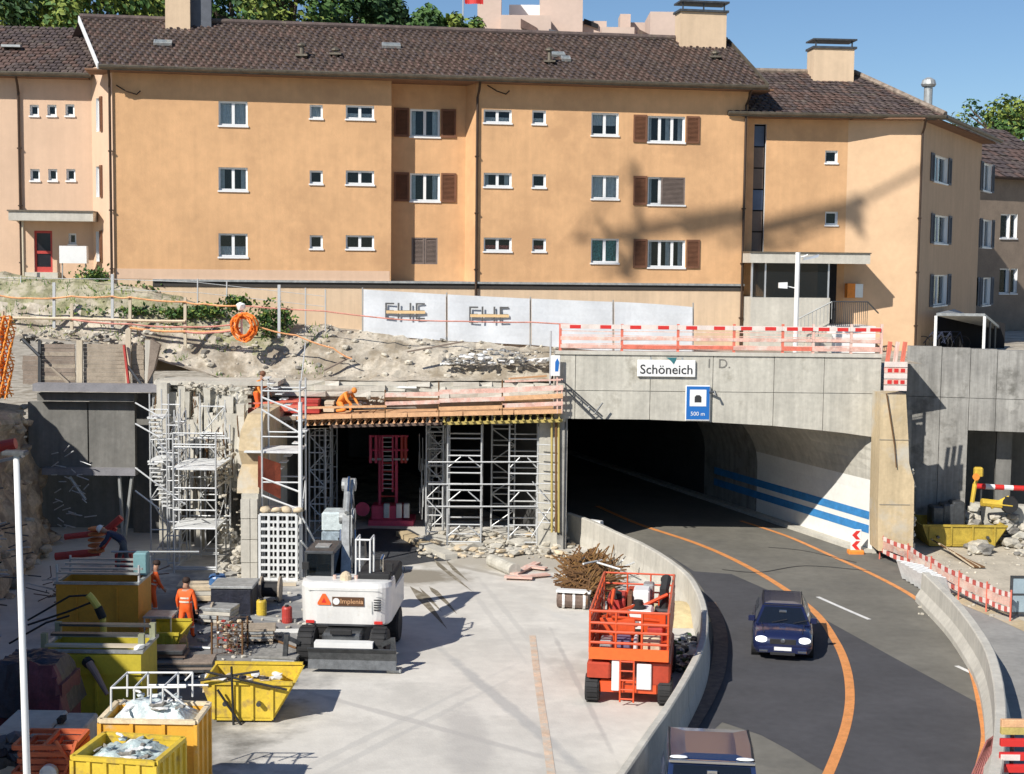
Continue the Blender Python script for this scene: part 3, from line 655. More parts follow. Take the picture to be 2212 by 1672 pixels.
def roofplane(name, root, A, B, Cc, D, tw=.30, th=.34, gaps=None):
    # A,B eave left/right ; D,Cc ridge left/right. tiles laid as stepped rows
    A, B, Cc, D = map(Vector, (A, B, Cc, D)); b = MB(); rnd = random.Random(3)
    up = ((D-A)+(Cc-B)); rows = int(((D-A).length+(Cc-B).length)/2/th); nrm = (B-A).cross(D-A).normalized()
    if nrm.z < 0: nrm = -nrm
    for r_ in range(rows):
        a0 = A.lerp(D, r_/rows); b0 = B.lerp(Cc, r_/rows); a1 = A.lerp(D, (r_+1.12)/rows); b1 = B.lerp(Cc, (r_+1.12)/rows)
        m = max(1, int((b0-a0).length/tw)); 
        for k in range(m):
            t0 = (k+(.5 if r_ % 2 else 0))/m; t1 = t0+1/m-.006; t1 = min(t1, 1.0)
            if t0 >= 1: continue
            h = .06+rnd.uniform(-.02, .035); h2 = .018+rnd.uniform(-.005, .008)
            p, q, s_, t_ = a0.lerp(b0, t0), a0.lerp(b0, t1), a1.lerp(b1, t1), a1.lerp(b1, t0); sk_ = rnd.uniform(-.012, .012)*(q-p)
            mi = rnd.choice((0, 0, 0, 1, 1, 2)) if noise.noise(p*.35) < .15 else rnd.choice((2, 2, 0))
            tm = p.lerp(q, .5)+nrm*(h+.022); sm = t_.lerp(s_, .5)+nrm*(h2+.02)
            b.add([p, q, p+nrm*h, tm, q+nrm*h, t_+nrm*h2, sm, s_+nrm*h2], [(0, 1, 4, 3, 2), (2, 3, 6, 5), (3, 4, 7, 6)], mi)
    b.build(name, [TILE1, TILE2, TILE3], root, kind='stuff')
    b = MB(); b.hexa([A-nrm*.12, B-nrm*.12, Cc-nrm*.12, D-nrm*.12, A, B, Cc, D]); b.build('roof_deck', M('roof_timber', (.07, .045, .032), .9, var=.2), root)
def gutter(root, A, B, r=.09):
    A, B = Vector(A), Vector(B); d = (B-A).normalized(); nn = Vector((d.y, -d.x, 0)); b = MB(); n = 8
    for i in range(n):
        t0, t1 = math.pi+math.pi*i/n, math.pi+math.pi*(i+1)/n
        f = lambda P, t, rr: P+nn*math.cos(t)*rr+Vector((0, 0, math.sin(t)*rr))
        b.poly([f(A, t0, r), f(B, t0, r), f(B, t1, r), f(A, t1, r)])
    b.beam(A+nn*r+Vector((0, 0, .01)), B+nn*r+Vector((0, 0, .01)), .03, .03); b.beam(A-nn*r*.4-Vector((0, 0, .06)), B-nn*r*.4-Vector((0, 0, .06)), .03, .2)
    b.build('gutter', GUT, root)
def pipe(root, F, x, n, z0, z1, yy=400, hook=True):
    u, _ = F.pix(x, yy, n); b = MB(); P = [F.P(u, z0, n), F.P(u, z1-.75, n), F.P(u+.03, z1-.5, n+.25), F.P(u+.03, z1-.1, n+.6)]
    b.tube(P, .055, 8)
    for zz in (z0+1.2, z0+3.6, z0+6): 
        if zz < z1-1: F.box(b, u-.08, u+.08, zz, zz+.05, n-.15, n+.07)
    b.build('downpipe', PIPE, root)
# ---------- main block
ma = thing('apartment_block', 'long three storey orange apartment block with brown shutters and tiled roof, behind the portal', 'apartment building', FM.P(FM.L/2, 8, -5))
uA = FM.pix(845, 400)[0]; uR0 = FM.pix(1028, 400)[0]; uB0 = FM.pix(1005, 400, -1.0)[0]; uE = FM.pix(1612, 400)[0]
ze = FM.pix(900, 163, .8)[1]; zw = ze+.25
# left part
LW = [(472, 218, 535, 272, 2, 'full'), (472, 361, 535, 412, 2, 'side'), (472, 504, 535, 555, 2, 'low'), (669, 226, 697, 256, 1, 'full'), (669, 368, 697, 397, 1, None), (669, 508, 697, 537, 1, None), (747, 227, 808, 258, 2, 'low'), (747, 368, 808, 399, 2, None), (747, 508, 808, 538, 2, None)]
zb0 = 7.0; zled = FM.pix(845, 607)[1]
b = MB(); FM.wall(b, 0, uA, zled, zw, holes(FM, [l[:4] for l in LW])); FM.box(b, uA-.001, uA, zled, zw, -1.2, 0)
b.build('wall', [MAIN, PVC], ma)
for l in LW: window(FM, ma, *l[:4], panes=l[4], curt=l[5])
# recess
DW = [(886, 235, 950, 296), (886, 374, 950, 435), (889, 513, 945, 571)]
b = MB(); FM.wall(b, uA-.3, uB0, zled, zw, holes(FM, DW, -1.0), n=-1.0)
b.poly([FM.P(uB0, zled, -1), FM.P(uR0, zled, 0), FM.P(uR0, zw, 0), FM.P(uB0, zw, -1)]); b.build('recessed_wall', [MAIN, PVC], ma)
for i, l in enumerate(DW):
    if i < 2: window(FM, ma, *l, panes=2, n=-1.0, curt='side', shut=[('L', SHUT), ('R', SHUT)])
    else: window(FM, ma, *l, panes=2, n=-1.0, shut=[('CL', SHUTG), ('CR', SHUTG)], sill=False, label='window with both grey brown shutters closed')
RWn = [(1045, 236, 1105, 266, 2, 'low'), (1045, 373, 1105, 404, 2, 'side'), (1045, 513, 1105, 543, 2, 'pat'), (1150, 238, 1179, 268, 1, 'low'), (1150, 376, 1179, 405, 1, None), (1150, 515, 1179, 543, 1, 'pat'),
       (1278, 243, 1336, 293, 2, 'top'), (1278, 378, 1336, 430, 2, 'full'), (1277, 515, 1336, 568, 2, 'foil'), (1400, 250, 1479, 308, 3, 'side'), (1400, 382, 1479, 443, 3, 'side'), (1400, 518, 1479, 578, 3, 'side')]
b = MB(); FM.wall(b, uR0, uE, zled, zw, holes(FM, [l[:4] for l in RWn])); b.build('wall', [MAIN, PVC], ma)
for i, l in enumerate(RWn):
    sh = None
    if i in (9, 11): sh = [('L', SHUT), ('R', SHUT)]
    if i == 10: sh = [('L', SHUT), ('CR2', SHUTG)]
    if l[5] == 'pat': window(FM, ma, *l[:4], panes=l[4], curt='low', smat=CURT2, label='window with a red and white patterned curtain')
    elif l[5] == 'foil': window(FM, ma, *l[:4], panes=l[4], curt='full', smat=FOIL, label='window covered with teal patterned foil')
    else: window(FM, ma, *l[:4], panes=l[4], curt=l[5], shut=sh)
# ledge under the storeys and base wall
b = MB(); FM.box(b, FM.pix(330, 612)[0], uE, zled-.09, zled-.002, -1.1, .10); b.build('ledge', STEELG, ma)
b = MB(); FM.box(b, FM.pix(330, 612)[0], uE, zled-.30, zled-.1, -1.1, .02); b.build('ledge_shadow_strip', M('ledge_shade', (.05, .045, .04), .9), ma)  # dark strip painting in the shadow below the ledge
b = MB(); FM.box(b, -.0, uE, 6.4, zled-.31, -1.0, -.02); FM.box(b, 0, FM.pix(330, 612)[0], zled-.4, zled-.003, -1, -.004); b.build('base_wall', PALE, ma)
# white patch on the wall foot
b = MB(); FM.box(b, .05, uA-.05, zled, zled+.42, .0, .012); b.build('rendered_plinth', PINK, ma)
# pipes
pipe(ma, FM, 239, .12, zb0+2.4, ze); pipe(ma, FM, 1030, .1, zled-.7, ze); pipe(ma, FM, 1608, .1, 7.5, ze)
# brackets/cables at wall top
for x in (252, 1052):
    u, z = FM.pix(x, 190); b = MB(); b.tube([FM.P(u, z+.1, .1), FM.P(u+.4, z-.15, .25), FM.P(u+.8, z-.25, .12), FM.P(u+.95, z-.1, .1)], .03, 6); b.build('cable_bracket', PIPE, ma)
# left side wall (splayed) and left wing
S0 = FM.P(0, 0); S1 = gy(200, 400, 62.6)
FS = Face(S1, S0)
hs = [(a, c, d, e) for a, c, d, e in holes(FS, [(207, 213, 217, 283), (207, 360, 217, 425), (207, 500, 217, 565)])]
b = MB(); FS.wall(b, 0, FS.L, 8.6, zw, hs); b.build('side_wall', [PINK, PVC], ma)
for h in hs: window(FS, ma, 0, 0, 0, 0, panes=1, hole=h, sill=False, shut=[('R', SHUT)])
# gable top of side wall
dirS = (S1-S0).normalized(); ridge_n = -4.3
u_rl, z_rl = FM.pix(172, 42, ridge_n); u_rr, z_rr = FM.pix(1571, 88, ridge_n)
zr = (z_rl+z_rr)/2
A = FM.P(FM.pix(214, 142, .8)[0], ze, .8); B = FM.P(FM.pix(1657, 184, .8)[0], ze, .8); Cc = FM.P(u_rr, zr, ridge_n); D = FM.P(u_rl, zr, ridge_n)
roofplane('roof_tiles', ma, A, B, Cc, D); gutter(ma, A+FM.n*.1, B+FM.n*.1, .12)
# back slope, gables
bk = FM.P(u_rr, ze, -9.4); bl = FM.P(u_rl-2, ze, -9.4)
b = MB(); b.poly([D, Cc, bk, bl]); b.build('rear_roof', TILE2, ma)
b = MB(); b.poly([B-FM.n*.4+Vector((0, 0, -.1)), bk, Cc-Vector((0, 0, .1))]); b.poly([FM.P(uE, 7.5, 0), FM.P(uE, 7.5, -9), FM.P(uE, ze, -9), FM.P(uE, ze, 0)]); b.build('gable_wall', MAIN, ma)
b = MB(); b.beam(A+Vector((-.04, 0, -.02)), D+Vector((-.04, 0, -.02)), .05, .26); b.build('verge_board', WHITE, ma)
b = MB(); b.beam(B+Vector((.05, 0, 0)), Cc+Vector((.05, 0, 0)), .06, .28); b.build('verge_board', GUT, ma)
b = MB(); b.tube([D+Vector((0, 0, .08)), Cc+Vector((0, 0, .08))], .13, 8); b.build('ridge_tiles', TILE1, ma)
# eave soffit
b = MB(); FM.box(b, -1.0, uE+.9, ze-.16, ze-.1, -1, .72); b.build('soffit', M('soffit_timber', (.22, .12, .07), .9, var=.15), ma)
def roofpt(x, y):     # point of the main roof under a pixel
    nrm = (B-A).cross(D-A).normalized(); d = ray(x, y); t = (A-C0).dot(nrm)/d.dot(nrm); return C0+d*t
for (x, y, w_) in [(352, 97, .75), (845, 103, .8), (1205, 122, .6), (1722-500, 131, .4), (20, 0, 0)]:
    if not w_: continue
    p = roofpt(x, y); b = MB(); n = (B-A).cross(D-A).normalized(); n = n if n.z > 0 else -n; s_ = (D-A).normalized(); u = FM.u
    R3 = Matrix((u, n.cross(u).normalized(), n)).transposed()
    b.cbox(p+n*.1, (w_, .42, .12), 0, 0, R3); f = b.build('skylight', STEELG, ma); b = MB(); b.cbox(p+n*.165, (w_-.12, .3, .02), 0, 0, R3); b.build('pane', GLASS, f)
for (x, y, h) in [(652, 125, .7), (725, 122, .35), (1187, 138, .8), (1545, 128, .35)]:
    p = roofpt(x, y); b = MB(); b.tube([p-Vector((0, 0, .2)), p+Vector((0, 0, h*.7))], .09, 8); b.lathe(p+Vector((0, 0, h*.7)), [(.2, 0), (.2, .06), (.03, .16)], 8); b.cbox(p+Vector((0, 0, .1)), (.5, .4, .08)); b.build('roof_vent', GUT, ma)
for (x0, y0, x1, y1, capd) in [(1470, 98, 1570, 28, 1), (357, 52, 410, -40, 0)]:
    nn = -3.4; ua, za = FM.pix(x0, y0, nn); ub, zb = FM.pix(x1, y1, nn)
    b = MB(); FM.box(b, ua, ub, za-.9, zb, nn-1.0, nn); ch = b.build('chimney', PALE, ma, label='pale rendered chimney with a sheet metal cap')
    b = MB(); FM.box(b, ua-.08, ub+.08, zb, zb+.1, nn-1.1, nn+.1)
    if capd:
        FM.box(b, ua-.05, ub+.1, zb+.42, zb+.5, nn-1.1, nn+.1)
        for u_ in (ua+.1, (ua+ub)/2, ub-.1): FM.box(b, u_-.03, u_+.03, zb+.1, zb+.42, nn-.1, nn-.04)
    b.build('chimney_cap', STEEL, ch)
b = MB(); ua, za = FM.pix(410, 30, -3.6); FM.box(b, ua, ua+.9, za-1, za+2.2, -4.6, -3.8); b.build('slate_chimney', SHUTB, ma)
# ---------- left wing
lw = thing('apartment_block', 'pale pink apartment wing with a red entrance door under a flat canopy, far left', 'apartment building', gy(80, 590, 62.7))
FL = Face(gy(-260, 400, 61.6), S1)
zel = FL.pix(100, 158, .7)[1]
LWn = [(64, 226, 84, 250), (102, 226, 122, 250), (141, 225, 161, 250), (65, 365, 86, 390), (104, 365, 124, 390), (143, 365, 163, 390), (148, 504, 165, 527)]
dr = holes(FL, [(73, 498, 114, 588)])
b = MB(); FL.wall(b, 0, FL.L, 8.6, zel+.2, holes(FL, LWn)+dr); b.build('wall', [PINK, PVC], lw)
for l in LWn: window(FL, lw, *l, panes=1)
h = dr[0]; b = MB(); u0, u1, z0, z1 = h; nn = -.1
FL.box(b, u0, u0+.09, z0, z1, nn-.06, nn); FL.box(b, u1-.09, u1, z0, z1, nn-.06, nn); FL.box(b, u0, u1, z1-.1, z1, nn-.06, nn+.002); FL.box(b, u0, u1, z0, z0+.22, nn-.06, nn+.002); FL.box(b, u0, u1, z0+.78, z0+.9, nn-.06, nn+.002)
dd = b.build('door', REDM, lw, label='red framed glass entrance door')
b = MB(); FL.box(b, u0+.09, u1-.09, z0+.2, z1-.1, nn-.04, nn-.03); b.build('pane', M('door_glass', (.02, .02, .025), .2), dd)
b = MB(); FL.box(b, u0+.78, u0+.82, z0+.9, z0+1.1, nn, nn+.05); b.build('handle', CHROM, dd)
a = FL.pix(18, 456, 1.5); c = FL.pix(201, 474, 1.5)
b = MB(); FL.box(b, a[0], c[0], c[1]-.08, a[1], -.1, 1.5); b.build('canopy', CONCL, lw)
b = MB(); FL.box(b, a[0]-.05, c[0]+.03, a[1], a[1]+.06, -.1, 1.56); b.build('canopy_edge', GUT, lw)
stick('canopy_post', FL.P(a[0]+.5, 10.0, 1.2), FL.P(a[0]+.5, c[1]-.08, 1.2), .05, POSTW, lw)
pipe(lw, FL, 43, .1, 9.6, zel)
a_ = FL.P(-1, zel, .7); b_ = FL.P(FL.L+.1, zel, .7)
u1r, z1r = FL.pix(172, 62, -4.2); c_ = FL.P(u1r+1.5, z1r, -4.2); d_ = FL.P(-1, z1r, -4.2)
roofplane('roof_tiles', lw, a_, b_, c_, d_); gutter(lw, a_+FL.n*.1, b_+FL.n*.1, .12)
b = MB(); b.poly([d_, c_, FL.P(u1r, zel, -9), FL.P(-1, zel, -9)]); b.build('rear_roof', TILE2, lw)
b = MB(); FL.box(b, -.5, FL.L-.05, zel-.16, zel-.1, -.6, .62); b.build('soffit', MATS['soffit_timber'], lw)
b = MB(); u_, z_ = FL.pix(25, 100, -1.5); b.cbox(FL.P(u_, z_+.0, -1.5), (.8, .4, .1), .1); b.build('skylight', STEELG, lw)
for q in [(0, 0)]:
    pp = FL.P(FL.pix(95, 593, .3)[0], 0, 0)
    u_ = FL.pix(95, 593)[0]; b = MB(); FL.box(b, u_-.7, u_+.7, 9.9, h[2]-.01, .0, .7); b.build('door_step', CONCL, lw)
# meter box in front
p = FL.P(FL.pix(160, 550, 1.2)[0], 0, 1.4); u_, z_ = FL.pix(160, 550, 1.4)
mb_ = thing('site_notice_box', 'white box on thin legs beside the red entrance door', 'cabinet', (p.x, p.y, 9.9))
b = MB(); FL.box(b, u_-.58, u_+.52, z_-.36, z_+.36, 1.0, 1.5); b.build('box_body', WHITE, mb_)
for s_ in (-.5, .45): stick('leg', FL.P(u_+s_, 9.8, 1.3), FL.P(u_+s_, z_-.36, 1.3), .03, STEELG, mb_)
# ---------- right wing
rg = thing('apartment_block', 'lower orange apartment block with glazed stairwell and entrance canopy, right of the long block', 'apartment building', gy(1900, 720, 66))
FR1 = Face(gy(1612, 400, 65.6), gy(1829, 400, 66.0)); FR2 = Face(gy(1829, 400, 66.0), gy(1989, 400, 65.7))
zer = FR1.pix(1750, 246, .8)[1]
W1 = [(1783, 325, 1809, 352), (1783, 457, 1809, 486)]
gl = holes(FR1, [(1630, 268, 1649, 545)])
b = MB(); FR1.wall(b, 0, FR1.L, 7.0, zer+.2, holes(FR1, W1)+gl); b.build('wall', [MAIN, PVC], rg)
for l in W1: window(FR1, rg, *l, panes=1)
h = gl[0]
b = MB(); FR1.box(b, h[0]-.1, h[1]+.1, h[2]-.1, h[3]+.1, -.5, -.45); b.build('stairwell_back', DARK, rg)
for k in range(6):
    zz0 = h[2]+(h[3]-h[2])*k/6; zz1 = h[2]+(h[3]-h[2])*(k+1)/6-.06
    b = MB(); FR1.box(b, h[0]+.03, h[1]-.03, zz0, zz1, -.3, -.26); b.build('stair_panel', [M('panel_brown', (.13, .09, .07), .5), M('panel_brown', (.13, .09, .07), .5), M('panel_blue', (.07, .10, .17), .4)][k % 3], rg)
b = MB(); FR2.wall(b, 0, FR2.L, 7.0, zer+.2, []); b.build('wall', [M('stucco_mid', (.68, .46, .28), .9, var=.07, vs=.5, bump=.2, bs=14), PVC], rg)
pipe(rg, FR2, 1989, .1, 7.2, zer)
cor = FR2.P(FR2.L, 0); dr3 = Vector((math.sin(R(28)), math.cos(R(28)), 0)); FE = Face(cor, cor+dr3*14)
SWn = [(2018, 333, 2046, 398), (2018, 463, 2046, 527), (2016, 594, 2044, 658), (2105, 358, 2122, 388), (2124, 350, 2140, 415), (2103, 476, 2120, 506), (2122, 473, 2140, 535), (2103, 604, 2120, 634), (2122, 600, 2138, 658)]
SW = [s for s in SWn if s[0] in (2018, 2016, 2124, 2122)]
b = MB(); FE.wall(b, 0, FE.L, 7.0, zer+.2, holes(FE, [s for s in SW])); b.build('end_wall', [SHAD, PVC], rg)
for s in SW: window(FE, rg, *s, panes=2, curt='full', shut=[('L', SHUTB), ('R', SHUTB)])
# roof of right wing : front slope with hip, side slope
ea = FR1.P(-1.1, zer, .8); eb = FE.P(.5, zer, .8)+FR2.n*.3
rr = 2.35; ra = FR1.P(-.9, zer+rr, -4.0); rbp = FR1.P(FR1.pix(1845, 165, -4.0)[0], zer+rr, -4.0)
roofplane('roof_tiles', rg, ea, eb, rbp, ra); gutter(rg, ea+FR1.n*.1, eb+FR1.n*.05, .12)
ec = FE.P(FE.L+.5, zer, .8); rc = rbp+dr3*12.5
roofplane('roof_tiles', rg, eb, ec, rc, rbp); gutter(rg, eb+FE.n*.05, ec+FE.n*.1, .1)
b = MB(); b.poly([ra, rbp, rc, FE.P(FE.L, zer, -9), FR1.P(-1, zer, -9)]); b.build('rear_roof', TILE2, rg)
b = MB(); b.tube([eb+Vector((0, 0, .1)), rbp+Vector((0, 0, .12))], .13, 8); b.tube([ra+Vector((0, 0, .1)), rbp+Vector((0, 0, .1)), rc+Vector((0, 0, .1))], .12, 8); b.build('ridge_tiles', M('ridge_tile', (.24, .19, .15), .9, var=.5, vs=5), rg)
b = MB(); b.poly([ea+Vector((0, .7, -.1)), FR1.P(FR1.L+3, zer-.1, 0), FR1.P(FR1.L+3, zer-.1, 1), ea+Vector((0, 0, -.1))]); 
FR1.box(b, -1, FR1.L, zer-.17, zer-.11, -.2, .7); FR2.box(b, 0, FR2.L, zer-.17, zer-.11, -.2, .7); FE.box(b, 0, FE.L, zer-.175, zer-.115, -.2, .7); b.f = b.f[1:]; b.m = b.m[1:]
b.build('soffit', MATS['soffit_timber'], rg)
nn = -3.0; Fq = FR1; ua, za = Fq.pix(1757, 162, nn); ub, zb = Fq.pix(1846, 106, nn)
b = MB(); Fq.box(b, ua, ub, za-1, zb, nn-1.1, nn); ch = b.build('chimney', PALE, rg)
b = MB(); Fq.box(b, ua-.06, ub+.1, zb, zb+.1, nn-1.2, nn+.08); Fq.box(b, ua-.06, ub+.1, zb+.38, zb+.45, nn-1.2, nn+.08)
for u_ in (ua+.1, ub-.1): Fq.box(b, u_-.03, u_+.03, zb+.1, zb+.38, nn-.1, nn-.04)
b.build('chimney_cap', STEEL, ch)
vp = gy(2005, 208, 70); b = MB(); b.tube([vp-Vector((0, 0, .8)), vp+Vector((0, 0, .45))], .2, 10); b.lathe(vp+Vector((0, 0, .45)), [(.3, 0), (.36, .1), (.3, .3), (.1, .42)], 12); b.build('roof_vent', STEELG, rg)
# entrance of the right wing
zc1 = FR1.pix(1750, 547, 2.2)[1]; zc0 = FR1.pix(1750, 569, 2.2)[1]
uc0 = FR1.pix(1621, 560, 2.2)[0]; uc1 = FR1.pix(1880, 560, 2.2)[0]
b = MB(); FR1.box(b, uc0, uc1, zc0, zc1, -.05, 2.2); b.build('canopy', CONCL, rg)
b = MB(); FR1.box(b, uc0-.03, uc1+.03, zc1, zc1+.05, -.05, 2.26); b.build('canopy_edge', GUT, rg)
g0 = FR1.pix(1652, 600, 1.9)[0]; g1 = FR1.pix(1792, 600, 1.9)[0]; gzb = FR1.pix(1720, 643, 1.9)[1]
b = MB(); FR1.box(b, g0-.6, g1+.05, 6.9, gzb, .0, 1.9); b.build('porch_base', CONCL, rg)
b = MB(); FR1.box(b, g0, g0+.07, gzb, zc0, 1.8, 1.88); FR1.box(b, g1-.07, g1, gzb, zc0, 1.8, 1.88); FR1.box(b, g0-.6, g0-.52, gzb, zc0, 1.8, 1.88); b.build('porch_frame', ALU, rg)
b = MB(); FR1.box(b, g0+.07, g1-.07, gzb, zc0, 1.82, 1.84); b.build('porch_pane', CARGL, rg)
b = MB(); FR1.box(b, g0-.52, g0, gzb, zc0, 1.78, 1.82); b.build('porch_pane', CARGL, rg)
b = MB(); FR1.box(b, g1+.05, g1+.9, 7.8, zc0, -.0, .04); b.build('entrance_door', DARK, rg)
mx = FR1.pix(1846, 628, .5); b = MB(); FR1.box(b, mx[0]-.36, mx[0]-.0, mx[1]-.32, mx[1]+.32, .2, .6); b.build('letterbox', HIVO, rg)
b = MB(); FR1.box(b, mx[0]+.0, mx[0]+.36, mx[1]-.3, mx[1]+.3, .2, .58); b.build('letterbox', ALU, rg)
bu0 = FR1.pix(1800, 650, 2.4)[0]; bu1 = FR1.pix(1905, 650, 2.4)[0]; bz0 = FR1.pix(1850, 700, 2.4)[1]; bz1 = FR1.pix(1850, 652, 2.4)[1]
b = MB(); FR1.box(b, bu0-.1, bu1-.2, 6.9, bz0-.1, 0, 2.3); b.build('landing', WHITE, rg)
rl = thing('stair_railing', 'dark steel railing around the entrance landing under the canopy', 'railing', FR1.P(bu0, bz0, 2.4))
stick('top_rail', FR1.P(bu0, bz1, 2.3), FR1.P(bu1-.6, bz1, 2.3), .03, STEEL, rl); stick('top_rail', FR1.P(bu1-.6, bz1, 2.3), FR1.P(bu1, bz1-.5, 2.0), .03, STEEL, rl)
for k in range(19): u_ = bu0+(bu1-.6-bu0)*k/18; stick('baluster', FR1.P(u_, bz0-.1, 2.3), FR1.P(u_, bz1, 2.3), .014, STEEL, rl)
sr = thing('stair_railing', 'sloping steel stair railing left of the entrance landing', 'railing', FR1.P(bu0-1.8, 7.5, 2.6))
A1 = FR1.pix(1722, 690, 2.6); A2 = FR1.pix(1797, 652, 2.6)
stick('top_rail', FR1.P(*A1, 2.6), FR1.P(*A2, 2.6), .03, STEELG, sr)
for k in range(10): t = k/9; stick('baluster', FR1.P(A1[0]+(A2[0]-A1[0])*t, A1[1]+(A2[1]-A1[1])*t-.75, 2.6), FR1.P(A1[0]+(A2[0]-A1[0])*t, A1[1]+(A2[1]-A1[1])*t, 2.6), .014, STEELG, sr)
b = MB()
for k in range(6): u_ = A1[0]+(A2[0]-A1[0])*k/6; FR1.box(b, u_, u_+.32, 6.9, 7.35+(A2[1]-A1[1])*(k+1)/6, 1.95, 2.55)
b.build('stair_flight', CONCL, rg)
# lean-to canopy at the far right end
lc = thing('bicycle_shelter', 'flat roofed shelter on white posts beside the end wall, right of the orange corner', 'shelter', FE.P(3, 7.3, 1))
pts = [gy(2020, 740, 64.5), gy(2125, 742, 64.5)]; ztp = gy(2020, 682, 64.5).z
for i, p in enumerate(pts): stick('post', (p.x, p.y, 7.2), (p.x, p.y, ztp), .07, WHITE, lc)
p2 = gy(2212, 700, 70); p = pts[0]; q = pts[1]
b = MB(); b.hexa([(p.x, p.y, ztp), (q.x, q.y, ztp), (q.x+2.8, q.y+6, ztp-.9), (p.x+2.6, p.y+6, ztp), (p.x, p.y, ztp+.12), (q.x, q.y, ztp+.12), (q.x+2.8, q.y+6, ztp-.78), (p.x+2.6, p.y+6, ztp+.12)]); b.build('shelter_roof', STEELG, lc)
for k in range(1, 4): stick('post', (q.x+.9*k, q.y+2*k, 7.2), (q.x+.9*k, q.y+2*k, ztp-.3*k), .05, STEEL, lc)
b = MB(); b.poly([(p.x+.2, p.y+5, 7.2), (q.x+2.6, q.y+5, 7.2), (q.x+2.6, q.y+5, ztp-.5), (p.x+.2, p.y+5, ztp)]); b.build('back_panel', DARK, lc)
for k in range(3):
    bk_ = (p.x+.6+k*.5, p.y+2.2+k*.3, 7.25); bt = thing('bicycle', ['dark bicycle parked in the shelter, leftmost', 'dark bicycle parked in the shelter, middle one', 'dark bicycle parked in the shelter, rightmost'][k], 'bicycle', bk_, group='bicycles in the shelter')
    for s_ in (-.5, .5):
        b = MB(); n = 16; b.tube([Vector(bk_)+Vector((s_+.33*math.cos(6.283*i/n), 0, .33+.33*math.sin(6.283*i/n))) for i in range(n+1)], .02, 5, cap=False); b.build('wheel', BLACK, bt)
    b = MB(); o_ = Vector(bk_); b.tube([o_+Vector((-.5, 0, .33)), o_+Vector((-.1, 0, .85)), o_+Vector((.35, 0, .85)), o_+Vector((.5, 0, .33))], .02, 5); b.tube([o_+Vector((-.1, 0, .85)), o_+Vector((0, 0, .35)), o_+Vector((.35, 0, .85))], .02, 5); b.build('frame', NAVY, bt)
# ---------- far right buildings
fb = thing('house', 'shaded grey brown apartment house beyond the end wall at the right edge', 'house', gy(2190, 500, 88))
FF = Face(gy(2150, 450, 88), gy(2330, 450, 92)); zt = FF.pix(2170, 385)[1]
ws_ = [(2162, 462, 2180, 515), (2184, 462, 2196, 515), (2160, 580, 2178, 634), (2184, 580, 2196, 634)]
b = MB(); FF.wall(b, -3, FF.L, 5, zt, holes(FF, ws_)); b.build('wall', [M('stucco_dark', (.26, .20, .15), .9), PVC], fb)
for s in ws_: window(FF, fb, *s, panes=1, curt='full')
roofplane('roof_tiles', fb, FF.P(-3, zt, .6), FF.P(FF.L, zt, .6), FF.P(FF.L, zt+3.6, -6), FF.P(-3, zt+3.6, -6), .6, .6)
wb = thing('house', 'white flat topped building behind the tiled roof at the right edge', 'house', gy(2190, 330, 120))
q = gy(2156, 316, 118); b = MB(); b.box(q.x, q.x+14, 118, 128, 10, q.z); b.build('wall', WHITE, wb); b = MB(); b.box(q.x-.3, q.x+14, 117.8, 128, q.z, q.z+.5); b.build('roof', CONCL, wb)
b = MB(); b.box(q.x+2, q.x+2.9, 117.9, 118, q.z-2.2, q.z-.9); b.build('window', GLASS, wb)
# ---------- rose terraces behind the ridge
tb = thing('terraced_building', 'pale pink stepped building with tall chimneys rising behind the long roof', 'building', gy(1250, 90, 100))
def bk(x0, y0, x1, y1, Y, d=3, name='block', mat=ROSE):
    a = gy(x0, y0, Y); c = gy(x1, y1, Y); b = MB(); b.box(a.x, c.x, Y, Y+d, c.z-6, a.z); b.build(name, mat, tb)
    return a, c
bk(1032, -60, 1082, 80, 98, name='tower'); bk(1168, -60, 1258, 80, 99, name='tower'); bk(1082, 32, 1190, 80, 97, 6); bk(1100, 10, 1170, 50, 101, 5, mat=WHITE)
bk(1258, 45, 1310, 80, 100, 4); bk(1300, 58, 1370, 90, 97, 4); bk(1345, 48, 1450, 100, 104, 6); bk(1405, 25, 1485, 100, 99, 4, name='tower'); bk(1340, 30, 1362, 60, 103, 2)
for (x0, y0, x1, y1, Y, mat) in [(1125, 40, 1160, 60, 96.8, TILE3), (1186, 62, 1258, 84, 96.6, SHUTB), (1378, 62, 1440, 92, 96.6, TILE3), (1262, 40, 1292, 52, 99.8, DARK)]:
    a = gy(x0, y0, Y); c = gy(x1, y1, Y); b = MB(); b.hexa([(a.x, Y, c.z), (c.x, Y, c.z-.3), (c.x, Y+1, c.z), (a.x, Y+1, c.z), (a.x, Y, a.z), (c.x, Y, c.z), (c.x, Y+1, c.z+.2), (a.x, Y+1, a.z)]); b.build('roof_piece', mat, tb)
fl = thing('flag', 'red and white flag on a pole behind the roof ridge', 'flag', gy(1003, 60, 90))
p = gy(1000, 40, 90); stick('pole', p-Vector((0, 0, 8)), p+Vector((0, 0, 4)), .06, ALU, fl)
b = MB()
for k in range(8): x0, x1 = k*.14, (k+1)*.14; y0, y1 = .06*math.sin(k), .06*math.sin(k+1); q = p+Vector((.1, 0, .9)); b.poly([q+Vector((x0, y0, 0)), q+Vector((x1, y1, -.05)), q+Vector((x1, y1, 1.3)), q+Vector((x0, y0, 1.3))])
b.build('cloth', REDP, fl)
